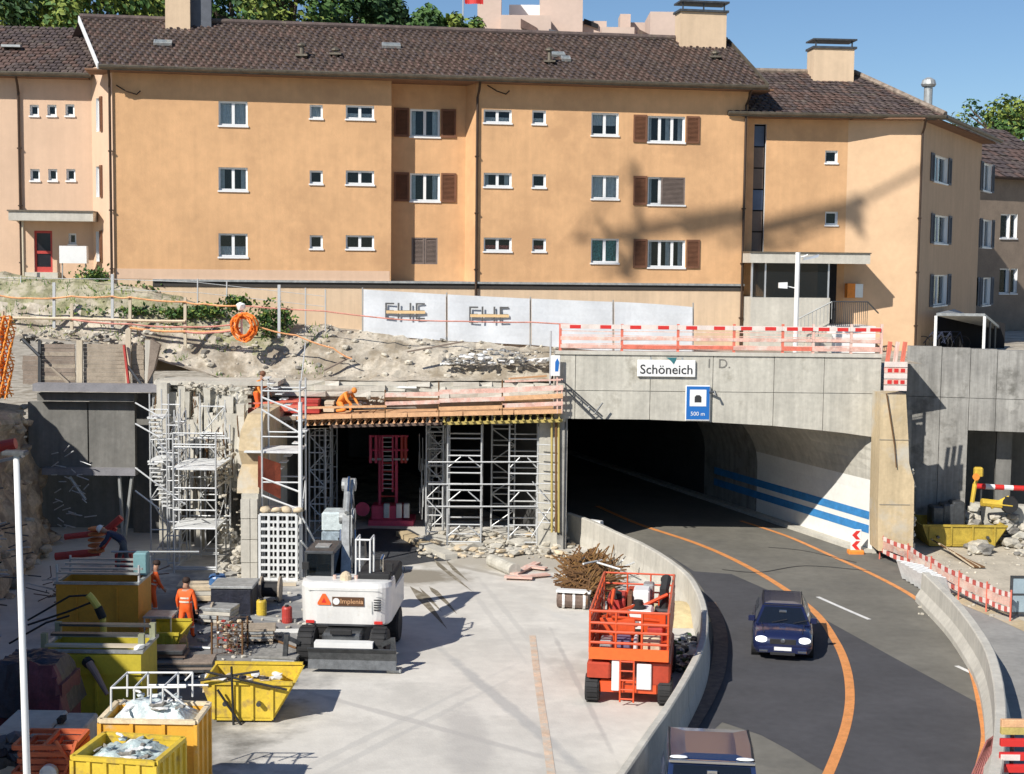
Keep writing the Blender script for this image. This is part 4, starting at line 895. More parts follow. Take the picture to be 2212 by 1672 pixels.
# ================================================================ TREES
def tree(label, c, rx, rz_, seed, mats, n=2600, ls=.35, group='trees behind the roofs', base=None, name='tree', cat='tree'):
    rnd = random.Random(seed); c = Vector(c); b0 = base if base is not None else c.z-rz_*1.7
    t = thing(name, label, cat, (c.x, c.y, b0), group=group)
    b = MB(); b.tube([(c.x, c.y, b0), (c.x+.2, c.y, (b0+c.z)/2), (c.x, c.y, c.z)], [rx*.09, rx*.06, rx*.03], 7)
    for k in range(7):
        a = rnd.uniform(0, 6.28); b.tube([(c.x, c.y, c.z-rz_*rnd.uniform(.3, .8)), (c.x+rx*.6*math.cos(a), c.y+rx*.6*math.sin(a), c.z+rz_*rnd.uniform(-.2, .5))], [rx*.035, rx*.01], 5)
    b.build('trunk', TRNK, t)
    cl = []
    for k in range(26):
        v = Vector((rnd.gauss(0, 1), rnd.gauss(0, 1), rnd.gauss(0, 1))).normalized()*rnd.uniform(.35, .85); cl.append((Vector((v.x*rx, v.y*rx, v.z*rz_)), rnd.uniform(.18, .36)*rx, rnd.randrange(len(mats))))
    b = MB()
    for k in range(n):
        o, r_, mi = rnd.choice(cl); v = Vector((rnd.gauss(0, 1), rnd.gauss(0, 1), rnd.gauss(0, 1))).normalized()*r_*rnd.uniform(.6, 1.08)
        p = c+o+v; nrm = (v.normalized()+Vector((rnd.uniform(-.8, .8), rnd.uniform(-.8, .8), rnd.uniform(-.3, 1)))).normalized()
        a = nrm.cross(Vector((rnd.random(), rnd.random(), rnd.random()+.1))).normalized(); d = nrm.cross(a); s = ls*rnd.uniform(.5, 1.2)
        b.add([p-a*s*.5, p+d*s*.3+nrm*s*.08, p+a*s*.5, p-d*s*.3+nrm*s*.08], [(0, 1, 2, 3)], mi if rnd.random() < .8 else rnd.randrange(len(mats)))
    b.build('crown', mats, t)
for i, (px, py, Y, rx, rz_, ms, lab) in enumerate([(-40, 28, 84, 3.6, 3.2, [GRNL, GRND], 'dark green bushy tree at the far left behind the roof'), (70, 22, 82, 3.2, 2.6, [GRNL, GRND, GRNY], 'mid green tree behind the left wing roof, second from the left'), (205, 6, 80, 3.9, 3.2, [GRNY, GRNL, GRNY], 'yellow green tree behind the roof left of the first chimney'), (330, 0, 86, 3.6, 3.2, [GRNY, GRNL], 'light green tree right behind the left chimney'), (500, 6, 84, 3.8, 3.4, [GRND, GRNL], 'dark green tree just right of the left chimney'),
        (630, 8, 80, 4.2, 3.4, [GRNL, GRNY, GRND], 'large leafy green tree above the middle of the roof'), (765, 26, 82, 3.0, 3.0, [GRNL, GRND], 'green tree at the right end of the dense foliage'), (828, 44, 84, 1.5, 2.4, [GRND, GRNL], 'thin conical tree at the end of the tree row'), (925, 60, 88, 2.0, 1.3, [GRNL, GRND], 'low bush top over the roof left of the flag'), (1005, 66, 88, 1.6, 1.1, [GRNY, GRNL], 'small light tree top under the flag'), (2165, 262, 110, 4.0, 2.4, [GRNL, GRND, GRNY], 'round green tree beyond the right roof end'), (2240, 270, 108, 3.6, 2.8, [GRNL, GRNY], 'light green tree at the far right edge of the sky')]):
    tree(lab, gy(px, py, Y), rx, rz_, i+1, ms, 3000 if i < 8 else 1800, .42, base=9)
# ================================================================ LEFT TRENCH : END WALL
def bxp(mb, x0, y0, x1, y1, Y, d=.3, mi=0):       # block whose front face sits at depth Y
    a = gy(x0, y0, Y); c = gy(x1, y1, Y); mb.box(a.x, c.x, Y, Y+d, c.z, a.z, mi); return a, c
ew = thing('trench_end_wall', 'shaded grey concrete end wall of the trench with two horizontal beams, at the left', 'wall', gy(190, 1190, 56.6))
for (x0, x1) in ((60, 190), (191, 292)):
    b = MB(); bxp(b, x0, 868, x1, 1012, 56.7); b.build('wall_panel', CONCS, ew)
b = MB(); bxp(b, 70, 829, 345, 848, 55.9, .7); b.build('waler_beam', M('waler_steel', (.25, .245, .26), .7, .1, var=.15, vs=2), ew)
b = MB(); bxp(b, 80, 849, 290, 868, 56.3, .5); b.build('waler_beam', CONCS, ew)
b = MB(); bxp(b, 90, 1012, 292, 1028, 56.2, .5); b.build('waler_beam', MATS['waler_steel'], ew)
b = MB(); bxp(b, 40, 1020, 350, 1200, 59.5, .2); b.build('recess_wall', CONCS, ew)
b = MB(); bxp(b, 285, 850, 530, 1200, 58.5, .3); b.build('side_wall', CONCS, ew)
for (x0, y0, x1, y1) in [(258, 1030, 266, 1160), (285, 1030, 270, 1160), (185, 1080, 150, 1030)]: stick('prop', gy(x0, y0, 56.4), gy(x1, y1, 56.4), .07, STEELG, ew)
rnd = random.Random(8)
b = MB()
for k in range(34):
    p = gy(rnd.uniform(110, 185), rnd.uniform(950, 1170), 56.0); b.tube([p, p+Vector((rnd.uniform(.15, .5), -.1, rnd.uniform(-.15, .25)))], .022, 5)
b.build('starter_bars', ZINC, ew, kind='stuff')
lg = thing('timber_lagging', 'weathered horizontal plank lagging between posts above the trench end wall', 'retaining wall', gy(190, 830, 57))
def planks(x0, x1, y0, y1, n, Y, mats, parent):
    z1 = gy(x0, y0, Y).z; z0 = gy(x0, y1, Y).z; a = gy(x0, 790, Y).x; c = gy(x1, 790, Y).x
    for k in range(n):
        q0 = z0+(z1-z0)*k/n; q1 = z0+(z1-z0)*(k+1)/n-.012; d = rnd.uniform(0, .035)
        b = MB(); b.box(a+rnd.uniform(0, .03), c-rnd.uniform(0, .03), Y-d, Y+.06-d, q0, q1); b.build('plank', mats[k % len(mats)], parent)
planks(88, 163, 742, 829, 10, 56.9, [WOODB, WOODG, WOODB], lg); planks(180, 272, 742, 829, 10, 56.95, [WOODG], lg); planks(284, 312, 745, 829, 8, 57.0, [WOODG], lg); planks(48, 84, 768, 829, 6, 56.9, [WOODB], lg)
for (x, y0, y1, m, w_) in [(172, 735, 830, POSTW, .22), (277, 712, 832, POSTW, .2), (86, 735, 832, STEEL, .12), (322, 735, 832, CONCL, .3)]:
    p = gy(x, y1, 56.8); q = gy(x, y0, 56.8); stick('post', p, q, (w_/2*2, .1), m, lg, sq=True)
b = MB(); b.ext([gy(325, 732, 56.6), gy(345, 745, 56.6), gy(332, 800, 56.6), gy(318, 828, 56.6)], (0, .3, 0)); b.build('wedge_block', WOODB, lg)
for (x0, y0, x1, y1, m) in [(268, 745, 278, 828, REDM), (112, 795, 148, 828, WOODG), (275, 790, 305, 830, STEEL), (48, 732, 86, 770, STEEL)]: stick('brace', gy(x0, y0, 56.6), gy(x1, y1, 56.5), .06, m, lg)
b = MB(); 
for k in range(70): p = gy(rnd.uniform(40, 330), rnd.uniform(716, 745), 57.2+rnd.random()*.6); b.rock(p, rnd.uniform(.12, .34), k, rnd.choice((0, 0, 1)))
b.build('embankment_stones', [RUBB, RUBD], kind='stuff')
# --- ragged broken concrete face right of it
rg_ = thing('broken_concrete_wall', 'ragged pale broken concrete wall with hanging rebar behind the left scaffold', 'wall', gy(440, 1200, 56))
def ragged(name, pa, pb, zt, zb, parent, mat, nx=46, nz=26, amp=.28, seed=1, sh=None):
    b = MB(); pa = Vector(pa); pb = Vector(pb); d = (pb-pa).normalized(); n = Vector((d.y, -d.x, 0))
    for j in range(nz+1):
        for i in range(nx+1):
            t = i/nx; q = pa.lerp(pb, t); z1 = zt+(.25*noise.noise(Vector((t*9, seed, 0)))); z0 = zb+(.7*noise.noise(Vector((t*7, seed, 5)))) if zb > .5 else zb; z = z0+(z1-z0)*j/nz
            s = amp*(noise.noise(Vector((t*16, z*.45, seed)))*1.3+.6*noise.noise(Vector((t*34, z*1.6, seed+3)))); s += .12*noise.noise(Vector((t*60, z*6, seed)))
            b.v.append(q+n*s+Vector((0, 0, z)))
    for j in range(nz):
        for i in range(nx): o = j*(nx+1)+i; b.f.append((o, o+1, o+nx+2, o+nx+1)); b.m.append(0)
    return b.build(name, mat, parent)
pa = gy(338, 900, 56.6); pb = gy(528, 900, 54.0); pa.z = pb.z = 0
ragged('broken_face', pa, pb, 6.35, 2.5, rg_, CONC, amp=.34, nx=60, nz=34)
pa2 = gy(350, 900, 57.4); pb2 = gy(520, 900, 56.0); pa2.z = pb2.z = 0
ragged('lower_face', pa2, pb2, 3.0, 0, rg_, CONCS, amp=.3, seed=4)
b = MB()
for k in range(90):
    t = rnd.random(); p = pa.lerp(pb, t)+Vector((-.1, -.35, 0)); z1 = rnd.uniform(3.6, 6.2); L_ = rnd.uniform(.5, 1.8)
    b.tube([p+Vector((0, 0, z1)), p+Vector((rnd.uniform(-.1, .1), -rnd.uniform(0, .2), z1-L_*.5)), p+Vector((rnd.uniform(-.15, .15), -rnd.uniform(0, .3), z1-L_))], .018, 4, mi=k % 2)
b.build('hanging_rebar', [ZINC, RUST], rg_, kind='stuff')
for k in range(30):
    t = (k+rnd.uniform(.1, .9))/30; p = pa.lerp(pb, t); z1 = rnd.uniform(5.0, 6.3); z0 = z1-rnd.uniform(1.2, 3.4); w_ = rnd.uniform(.07, .2); b = MB(); prev = None
    for j in range(5):
        z = z0+(z1-z0)*j/4; o_ = Vector((rnd.uniform(-.06, .06), -.42+rnd.uniform(-.08, .05), z)); ww_ = w_*(.35+.65*j/4); ring = [p+o_+Vector((-ww_, -.05, 0)), p+o_+Vector((ww_, -.07, 0)), p+o_+Vector((ww_*.9, .3, 0)), p+o_+Vector((-ww_*.8, .3, 0))]
        if prev:
            for i in range(4): b.poly([prev[i], prev[(i+1) % 4], ring[(i+1) % 4], ring[i]])
        else: b.poly(ring)
        prev = ring
    b.poly(prev); b.build('broken_rib', CONCL if k % 3 else CONC, rg_)
for (x, y0, y1, w_) in [(375, 1010, 1195, .45), (428, 1020, 1195, .3), (352, 1000, 1100, .3)]:
    b = MB(); p = gy(x, y1, 55.6); b.box(p.x-w_/2, p.x+w_/2, 55.6, 56.1, 0, gy(x, y0, 55.6).z); b.build('pillar_stub', CONC, rg_)
b = MB(); bxp(b, 338, 828, 362, 985, 55.2, .6); b.build('white_column', CONCL, rg_)
b = MB(); bxp(b, 335, 822, 600, 834, 55.6, 1.8); b.build('edge_slab', CONCL, rg_)
b = MB()
for k in range(120):
    t = rnd.random(); p = pa.lerp(pb, t); b.rock((p.x+rnd.uniform(-.3, .6), p.y-rnd.uniform(0, .5), 6.25+rnd.uniform(-.15, .12)), rnd.uniform(.08, .3), k)
for k in range(160):
    t = rnd.random(); p = gy(rnd.uniform(470, 560), rnd.uniform(960, 1240), 52+rnd.random()*2); b.rock(p, rnd.uniform(.08, .26), k)
b.build('broken_lumps', RUBB, rg_, kind='stuff')
# --- dividing wall
dw = thing('dividing_wall', 'pale concrete dividing wall end of stacked panels between trench and formwork bay', 'wall', gy(538, 1262, 50.2))
a = gy(520, 1262, 50.2); c = gy(556, 1262, 50.2)
ys_ = [1262, 1215, 1165, 1120, 1078]
for y0, y1 in zip(ys_, ys_[1:]):
    z0 = gy(538, y0, 50.2).z; z1 = gy(538, y1, 50.2).z-.02
    b = MB(); b.box(a.x+rnd.uniform(0, .02), a.x+.32, 50.2, 50.4, max(0, z0), z1); b.build('panel', CONCL, dw); b = MB(); b.box(a.x+.34, c.x, 50.2+rnd.uniform(0, .03), 50.4, max(0, z0), z1); b.build('panel', CONCL, dw)
b = MB(); b.box(a.x, c.x, 50.4, 57, 0, 2.95); b.build('wall_core', CONC, dw)
b = MB(); prev = None
for k, (z, s) in enumerate([(2.95, 0), (3.4, .25), (3.9, .5), (4.4, .35), (5.0, .9), (5.55, 1.6)]):
    ring = [Vector((a.x-.1-rnd.random()*.15, 50.6+s, z)), Vector((c.x-.1+rnd.random()*.1, 50.6+s, z)), Vector((c.x, 57, z)), Vector((a.x-.2, 57, z))]
    if prev:
        for i in range(4): b.poly([prev[i], prev[(i+1) % 4], ring[(i+1) % 4], ring[i]])
    prev = ring
b.poly(prev); b.build('broken_top', CONCY, dw)
b = MB()
for k in range(16): p = gy(498+rnd.uniform(-22, 22), 1185+k*4, 50.4); b.rock((p.x, p.y, p.z), rnd.uniform(.2, .5), k)
b.build('toe_rubble', RUBB, dw, kind='stuff')
# --- right side concrete column of the bay
cl_ = thing('bay_pier', 'grey concrete pier with timber props between the formwork bay and the tunnel', 'pier', gy(1190, 1150, 56.4))
b = MB(); A_, C_ = gy(1165, 925, 56.4), gy(1222, 1165, 56.4); b.box(A_.x, C_.x, 56.4, 60, 0, 5.1); b.build('pier_shaft', CONC, cl_)
b = MB(); b.box(C_.x-.35, C_.x, 56.1, 56.398, 0, 5.3); b.build('edge_strip', CONCD, cl_)
for (x, m) in [(1192, WOODY), (1201, RUST), (1207, WOODY)]: stick('prop', gy(x, 1150, 56.0), gy(x, 912, 56.0), .045, m, cl_)
for k in range(9): y_ = 960+k*21; stick('tie', gy(1160, y_, 56.05), gy(1203, y_+2, 56.0), .022, ZINC, cl_)
for (x0, y0, x1, y1) in [(1148, 1160, 1200, 1080), (1155, 1090, 1200, 1145), (1150, 1040, 1200, 1100)]: stick('tie', gy(x0, y0, 56.0), gy(x1, y1, 56.1), .022, ZINC, cl_)
# --- bay interior
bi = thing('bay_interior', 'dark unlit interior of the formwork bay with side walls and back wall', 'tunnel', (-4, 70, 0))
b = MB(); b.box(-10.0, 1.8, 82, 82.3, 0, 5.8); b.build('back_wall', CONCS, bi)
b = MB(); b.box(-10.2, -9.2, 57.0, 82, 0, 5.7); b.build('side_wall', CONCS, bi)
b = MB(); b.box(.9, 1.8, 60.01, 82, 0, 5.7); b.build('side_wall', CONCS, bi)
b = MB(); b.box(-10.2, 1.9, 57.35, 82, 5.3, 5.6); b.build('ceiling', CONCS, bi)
# ================================================================ FORMWORK DECK
dk = thing('formwork_deck', 'timber formwork deck with orange edge board and rows of joist ends over the bay', 'formwork', gy(880, 905, 55.6))
def edge(x):   # underside of the plate edge in px
    return lerp(x, [(530, 912), (700, 905), (960, 899), (1215, 893)])
for (x0, x1, m) in [(528, 640, WOODG), (640, 760, WOOD), (760, 880, WOOD), (880, 1000, WOOD), (1000, 1110, WOOD), (1110, 1216, WOOD)]:
    b = MB(); p = gy(x0+1, edge(x0), 55.5); q = gy(x1-1, edge(x1), 55.5); t0 = gy(x0+1, edge(x0)-9, 55.5); t1 = gy(x1-1, edge(x1)-9, 55.5)
    b.hexa([p, q, q+Vector((0, .06, 0)), p+Vector((0, .06, 0)), t0, t1, t1+Vector((0, .06, 0)), t0+Vector((0, .06, 0))]); b.build('edge_board', m, dk)
for k in range(5):
    x0 = 528+k*138; x1 = x0+136; p = gy(x0, edge(x0)-4, 55.56); q = gy(x1, edge(x1)-4, 55.56)
    b = MB(); b.hexa([p, q, q+Vector((0, 1.9, 0)), p+Vector((0, 1.9, 0)), p+Vector((0, 0, .05)), q+Vector((0, 0, .05)), q+Vector((0, 1.9, .05)), p+Vector((0, 1.9, .05))]); b.build('deck_sheet', WOOD, dk)
n = 44; jm = None
for k in range(n):
    x = 540+k*(1208-540)/(n-1); p = gy(x, edge(x)+1, 55.62); m = WOODY if x > 950 else (WOOD if x > 640 else WOODG)
    b = MB(); b.box(p.x-.05, p.x+.05, 55.62, 57.5, p.z-.05, p.z); b.box(p.x-.02, p.x+.02, 55.64, 57.5, p.z-.18, p.z-.05); b.box(p.x-.05, p.x+.05, 55.62, 57.5, p.z-.22, p.z-.18); b.build('joist', m, dk)
for (x0, x1, dy, Y, m) in [(530, 712, 20, 55.75, WOODG), (640, 960, 19, 55.75, RUSTG), (955, 1215, 19, 55.75, WOODY), (955, 1215, 19, 57.0, WOODY), (640, 955, 19, 57.0, RUSTG)]:
    p = gy(x0, edge(x0)+dy, Y); q = gy(x1, edge(x1)+dy, Y); b = MB(); b.hexa([p, q, q+Vector((0, .09, 0)), p+Vector((0, .09, 0)), p+Vector((0, 0, .12)), q+Vector((0, 0, .12)), q+Vector((0, .09, .12)), p+Vector((0, .09, .12))]); b.build('main_beam', m, dk)
rnd = random.Random(4)
gd = thing('deck_guardrail', 'faded orange and pink guard boards on thin posts along the formwork deck edge', 'guardrail', gy(1000, 895, 55.5))
for (x, y0) in [(832, 842), (948, 825), (1085, 820), (1204, 815), (1214, 838)]: stick('post', gy(x, edge(x), 55.52), gy(x, y0, 55.52), .028, RUST if x < 1200 else PKW, gd)
for (x0, x1, ya, yb, h, m, Y) in [(832, 950, 858, 855, 9, PKW, 55.47), (948, 1090, 852, 848, 10, PKW, 55.46), (1085, 1216, 848, 843, 11, PKW, 55.47), (832, 950, 876, 872, 8, PKW, 55.47), (948, 1090, 870, 866, 9, PKW, 55.46), (1085, 1216, 866, 860, 10, WOOD, 55.47), (1085, 1216, 881, 876, 9, PKW, 55.48), (948, 1090, 886, 882, 7, WOOD, 55.48), (1090, 1216, 826, 822, 4, PKW, 55.48), (640, 835, 884, 880, 5, WOOD, 55.47), (535, 660, 893, 886, 12, ORED, 55.40), (535, 655, 874, 868, 4, ORED, 55.40)]:
    p = gy(x0, ya, Y); q = gy(x1, yb, Y); u = h/57.; b = MB(); b.hexa([p, q, q+Vector((0, .03, 0)), p+Vector((0, .03, 0)), p+Vector((0, 0, u)), q+Vector((0, 0, u)), q+Vector((0, .03, u)), p+Vector((0, .03, u))]); b.build('guard_board', m, gd)
def stack_box(name, label, cat, x0, y0, x1, y1, Y, d, mat, n=1, parts='board', z0=None):
    t = thing(name, label, cat, gy((x0+x1)/2, y1, Y)); a = gy(x0, y0, Y); c = gy(x1, y1, Y)
    for k in range(n):
        q0 = c.z+(a.z-c.z)*k/n; q1 = c.z+(a.z-c.z)*(k+1)/n-.015; b = MB(); b.rbox(a.x+rnd.uniform(0, .08), c.x-rnd.uniform(0, .08), Y+rnd.uniform(0, .05), Y+d, q0, q1, .012); b.build(parts, mat, t)
    return t
stack_box('panel_stack', 'stack of dark red formwork panels on the deck behind the left railing', 'panels', 605, 862, 690, 893, 56.2, .8, REDM, 4, 'panel')
stack_box('beam_bundle', 'pale bundle of timber beams on the deck beside the kneeling worker', 'timber', 697, 866, 722, 890, 56.4, .6, POSTW, 3, 'beam')
stack_box('dark_beam', 'dark steel beam lying on the deck to the right of the kneeling worker', 'beam', 762, 876, 835, 884, 56.2, .15, STEEL, 1, 'beam')
b = MB()
for k in range(14): b.rock(gy(rnd.uniform(765, 830), rnd.uniform(856, 876), 56.6), rnd.uniform(.12, .3), k)
tag(b.build('rubble_heap', [RUBB]), 'small heap of pale broken stone on the deck by the guard boards', 'rubble', kind='stuff')
# ================================================================ SCAFFOLDS
def tower(name, label, x0, x1, Y0, Y1, z0, z1, dz, group=None, brace=True, arch_=True, n_open=(), mat=ZINC, r=.036, plats=(), cat='scaffold'):
    t = thing(name, label, cat, ((x0+x1)/2, (Y0+Y1)/2, z0), group=group)
    for x in (x0, x1):
        for y in (Y0, Y1): stick('standard', (x, y, z0), (x, y, z1), r, mat, t)
    k = 0; z = z0+.15
    while z < z1-.05:
        for y in (Y0, Y1): stick('ledger', (x0, y, z), (x1, y, z), r*.85, mat, t)
        if k % 2 == 0:
            for x in (x0, x1): stick('transom', (x, Y0, z), (x, Y1, z), r*.8, mat, t)
        if brace and z+dz < z1:
            xm = (x0+x1)/2
            if arch_:
                if k % 2 == 0: stick('brace', (x0+.04, Y0, z+dz*.35), (xm-.15, Y0, z+dz*.93), r*.7, mat, t); stick('brace', (x1-.04, Y0, z+dz*.35), (xm+.15, Y0, z+dz*.93), r*.7, mat, t)
            else: stick('brace', ((x0, x1)[k % 2], Y0, z), ((x1, x0)[k % 2], Y0, z+dz), r*.7, mat, t)
        if k % 3 == 1 and Y1-Y0 > .5: stick('brace', (x1, Y0, z), (x1, Y1, z+dz), r*.6, mat, t)
        z += dz; k += 1
    for (z, a, c, e, f) in plats:
        m = max(1, round((f-e)/.32))
        for i in range(m):
            b = MB(); b.rbox(a, c, e+(f-e)*i/m+.01, e+(f-e)*(i+1)/m-.01, z, z+.06, .01); b.build('platform_plank', SPLAT, t)
    return t
X = lambda px, Y: gy(px, 1000, Y).x
G = 'aluminium shoring towers under the formwork deck'
tower('shoring_tower', 'front aluminium shoring tower, first left of the concrete pier', X(1100, 56.6), X(1162, 56.6), 56.6, 58.2, 0, 4.75, .68, G)
tower('shoring_tower', 'front aluminium shoring tower in the middle of the right half of the bay', X(967, 56.6), X(1040, 56.6), 56.6, 58.2, 0, 4.75, .68, G)
tower('shoring_tower', 'narrow shoring tower set back left of the middle front tower', X(922, 59), X(958, 59), 58.6, 60.4, 0, 4.8, .68, G, arch_=False)
tower('shoring_tower', 'shaded shoring tower behind the right front tower', X(1062, 60), X(1112, 60), 60, 61.6, 0, 4.8, .68, G, arch_=False)
tower('shoring_tower', 'shaded shoring tower deep in the bay by its right side', X(925, 63), X(965, 63), 63, 64.6, 0, 4.8, .68, G, arch_=False)
tower('shoring_tower', 'shoring tower at the left side of the bay beside the stair tower', X(668, 57), X(703, 57), 57, 58.6, 0, 4.75, .68, G, arch_=False)
tower('shoring_tower', 'second shoring tower deeper at the left side of the bay', X(690, 61), X(718, 61), 61, 62.6, 0, 4.8, .68, G, arch_=False)
for (x0, x1, y, Y) in [(1040, 1100, 1045, 56.62), (1040, 1100, 932, 56.62), (940, 967, 1045, 57), (1162, 1170, 970, 56.8)]: pass
br = thing('tie_tubes', 'two horizontal steel tubes tying the right shoring towers together', 'scaffold tubes', gy(1060, 1045, 56.5))
for y in (1046, 998, 1094): stick('tube', gy(925, y, 56.52), gy(1165, y, 56.52), .03, ZINC, br)
b = MB(); rnd = random.Random(12)
for k in range(46):
    x = rnd.uniform(905, 960); y0 = rnd.uniform(930, 1100); p = gy(x, y0, 58.5+rnd.random()*3); b.tube([p, p+Vector((rnd.uniform(-.05, .05), 0, -rnd.uniform(.5, 1.6)))], .016, 4)
tag(b.build('loose_props', ZINC), 'cluster of thin upright steel props left of the middle shoring tower', 'props', kind='stuff')
# stair tower in front of the dividing wall
Ys = 50.6; xs0, xs1 = X(566, Ys), X(648, Ys)
zz = lambda y, Y=Ys: gy(600, y, Y).z
stt = tower('stair_tower', 'tall white stair tower scaffold standing between the left trench and the bay', xs0, xs1, Ys, Ys+1.4, 0, zz(822), 1.6, None, brace=False, plats=[(zz(980), X(530, 51), xs1-.05, 50.7, 52.4), (zz(1108), xs0-.2, xs1-.05, 50.6, 51.8)], r=.035)
stick('standard', (xs1+.02, Ys-.05, 0), (xs1+.02, Ys-.05, zz(868)), .075, SPLAT, stt)
for (ya, yb) in [(858, 890), (885, 935), (1032, 1062), (1070, 1100)]: stick('handrail', (xs0, Ys-.03, zz(ya)), (xs1, Ys-.03, zz(yb)), .035, SPLAT, stt)
for (ya, yb, s) in [(935, 1060, 0), (820, 925, 1)]:
    for q in range(9):
        t0 = q/9; za = zz(ya)+(zz(yb)-zz(ya))*t0; xa = xs0+(xs1-xs0)*t0 if s else xs1-(xs1-xs0)*t0
        b = MB(); b.box(xa-.1, xa+.14, Ys+.75, Ys+1.35, za-.03, za); b.build('stair_tread', SPLAT, stt)
for (x0, y0, x1, y1) in [(650, 1112, 697, 1203), (650, 1168, 680, 1205)]: stick('raking_prop', gy(x0, y0, 50.4), gz(x1, y1+35) if 0 else gy(x1, y1, 50.8), .035, SPLAT, stt)
pn = thing('site_banner_panel', 'rusty orange red panel hanging inside the stair tower', 'panel', gy(585, 1030, 50.55))
b = MB(); q = [gy(556, 985, 50.55), gy(588, 998, 50.9), gy(590, 1062, 50.9), gy(606, 1075, 51.2), gy(606, 1002, 51.2)]
P = [gy(557, 985, 50.5), gy(606, 1002, 51.2), gy(606, 1078, 51.2), gy(557, 1052, 50.5)]; b.ext(P, (-.0, .05, 0)); b.build('sheet', M('panel_rust_red', (.46, .10, .045), .7, var=.25, vs=2.5), pn)
# white crate-like ladder stack at tower foot
ls = thing('white_grating_stack', 'white steel grating frames stacked upright at the foot of the stair tower', 'gratings', gy(602, 1262, 50.0))
xa, xb = X(560, 50), X(640, 50); za, zb_ = 0.05, gy(600, 1112, 50).z
for k in range(5): x = xa+(xb-xa)*k/4; stick('upright', (x, 50, 0), (x, 50, zb_), (.085, .05), SPLAT, ls, sq=True)
for k in range(10): z = za+(zb_-za)*k/9; stick('crossbar', (xa, 50.01, z), (xb, 50.01, z), (.05, .085), SPLAT, ls, sq=True)
for k in range(5): x = xa+(xb-xa)*k/4+.05; stick('upright', (x, 50.7, 0), (x, 50.7, zb_), (.05, .05), SPLAT, ls, sq=True)
b = MB(); b.box(xa, xb, 50.75, 50.8, 0, zb_-.1); b.build('backing_sheet', DARK, ls)
sk_ = thing('sack_row', 'row of beige sand sacks lying on top of the white gratings', 'sacks', gy(600, 1110, 50.2))
for k in range(4):
    b = MB(); b.rock((xa+.15+k*.38, 50.3, zb_+.12), (.46, .5, .26), k, rz=.2*k); o = b.build('sack', BEIGE, sk_, smooth=True)
# left scaffold
Yl = 51.0; XL = lambda px: X(px, Yl)
zl = lambda y: gy(420, y, Yl).z
t = tower('facade_scaffold', 'white scaffold with plank platforms in front of the ragged concrete wall', XL(374), XL(466), Yl, Yl+2.6, 0, zl(935), 1.45, None, brace=False, r=.035, plats=[(zl(1016), XL(374)-.1, XL(466), Yl+.05, Yl+2.7), (zl(1144), XL(374)-.1, XL(466), Yl+.05, Yl+2.0)])
for y in (936, 960, 1080, 1102, 1225, 1243): stick('handrail', (XL(374), Yl-.02, zl(y)), (XL(466), Yl-.02, zl(y)), .028, ZINC, t)
tower('scaffold_tower', 'narrow ladder frame tower squeezed between the stair bay and the wide scaffold', XL(346), XL(372), 52.0, 53.2, 0, zl(900), .5, None, brace=False, r=.03)
tower('facade_scaffold', 'deep inner scaffold behind the wide scaffold against the ragged concrete', XL(395), XL(452), 53.9, 54.7, 0, zl(880), 1.1, None, brace=True, arch_=False, r=.03, plats=[(zl(960), XL(395), XL(452), 54.0, 54.7)])
stick('brace', (XL(330), Yl, zl(1040)), (XL(400), Yl, zl(1090)), .03, ZINC, t); stick('brace', (XL(340), Yl, zl(950)), (XL(374), Yl, zl(1000)), .03, ZINC, t)
t = tower('facade_scaffold', 'narrow scaffold stair bay beside the grey trench wall, left of the wider scaffold', XL(300), XL(342), 52.6, 54.4, 0, gy(320, 850, 52.6).z, 1.1, None, brace=True, arch_=False, r=.03, plats=[(gy(320, 1000, 52.6).z, XL(292), XL(345), 52.7, 54.2), (gy(320, 905, 52.6).z, XL(292), XL(330), 52.7, 53.8)])
for k in range(22):
    y = 905+k*9; z = gy(310, y, 52.5).z; s = (k % 11)/11
    b = MB(); x_ = XL(296)+s*.55; b.box(x_, x_+.35, 52.5, 52.9, z, z+.035); b.build('stair_tread', SPLAT, t)
for (ya, yb) in [(870, 900), (915, 945), (1010, 1050), (1060, 1100)]: stick('handrail', gy(292, ya, 52.5), gy(345, yb, 52.5), .03, SPLAT, t)
lb = thing('white_helmet_lamp', 'white round floodlight on the edge slab by the scaffold top', 'floodlight', gy(393, 1000, 54))
p = gy(404, 858-15, 54.6); p = gy(398, 994-10, 54); 
p = gy(397, 852, 54.8); p = gy(398, 850, 54.8)
p = gy(397, 993, 54)
p = gy(400, 988, 53)
bpy.data.objects.remove(lb)
# ================================================================ LEFT ROCK FACE
rk = thing('excavation_face', 'rough brown and beige excavated rock face along the left edge of the trench', 'rock face', (-16, 45, 0))
b = MB(); nx, nz = 90, 44
def rkp(t, z):
    Y = 20+37.5*t
    x0 = lerp(Y, [(20, -10.2), (28, -12.2), (36, -14.6), (46, -16.6), (57.5, -17.9)])
    h = z
    batter = -.28*h - (1.2 if z > 5.2 else 0)
    s = .45*noise.noise(Vector((Y*.5, z*.5, 1)))+.28*noise.noise(Vector((Y*1.5, z*1.5, 4)))+.14*noise.noise(Vector((Y*4, z*4, 7)))
    return Vector((x0+batter+s*1.3, Y, z+.25*noise.noise(Vector((Y, z*2, 5)))))
for j in range(nz+1):
    for i in range(nx+1): b.v.append(rkp(i/nx, 8.1*j/nz if j else -.05))
for j in range(nz):
    for i in range(nx): o = j*(nx+1)+i; b.f.append((o, o+1, o+nx+2, o+nx+1)); b.m.append(1 if 4.6 < 8.1*j/nz < 5.6 or 8.1*j/nz > 7.4 else 0)
b.build('rock_surface', [ROCKM, M('excavation_beige', (.52, .42, .29), .95, var=.3, vs=1.6, bump=1.2, bs=4)], rk)
b = MB(); rnd = random.Random(21)
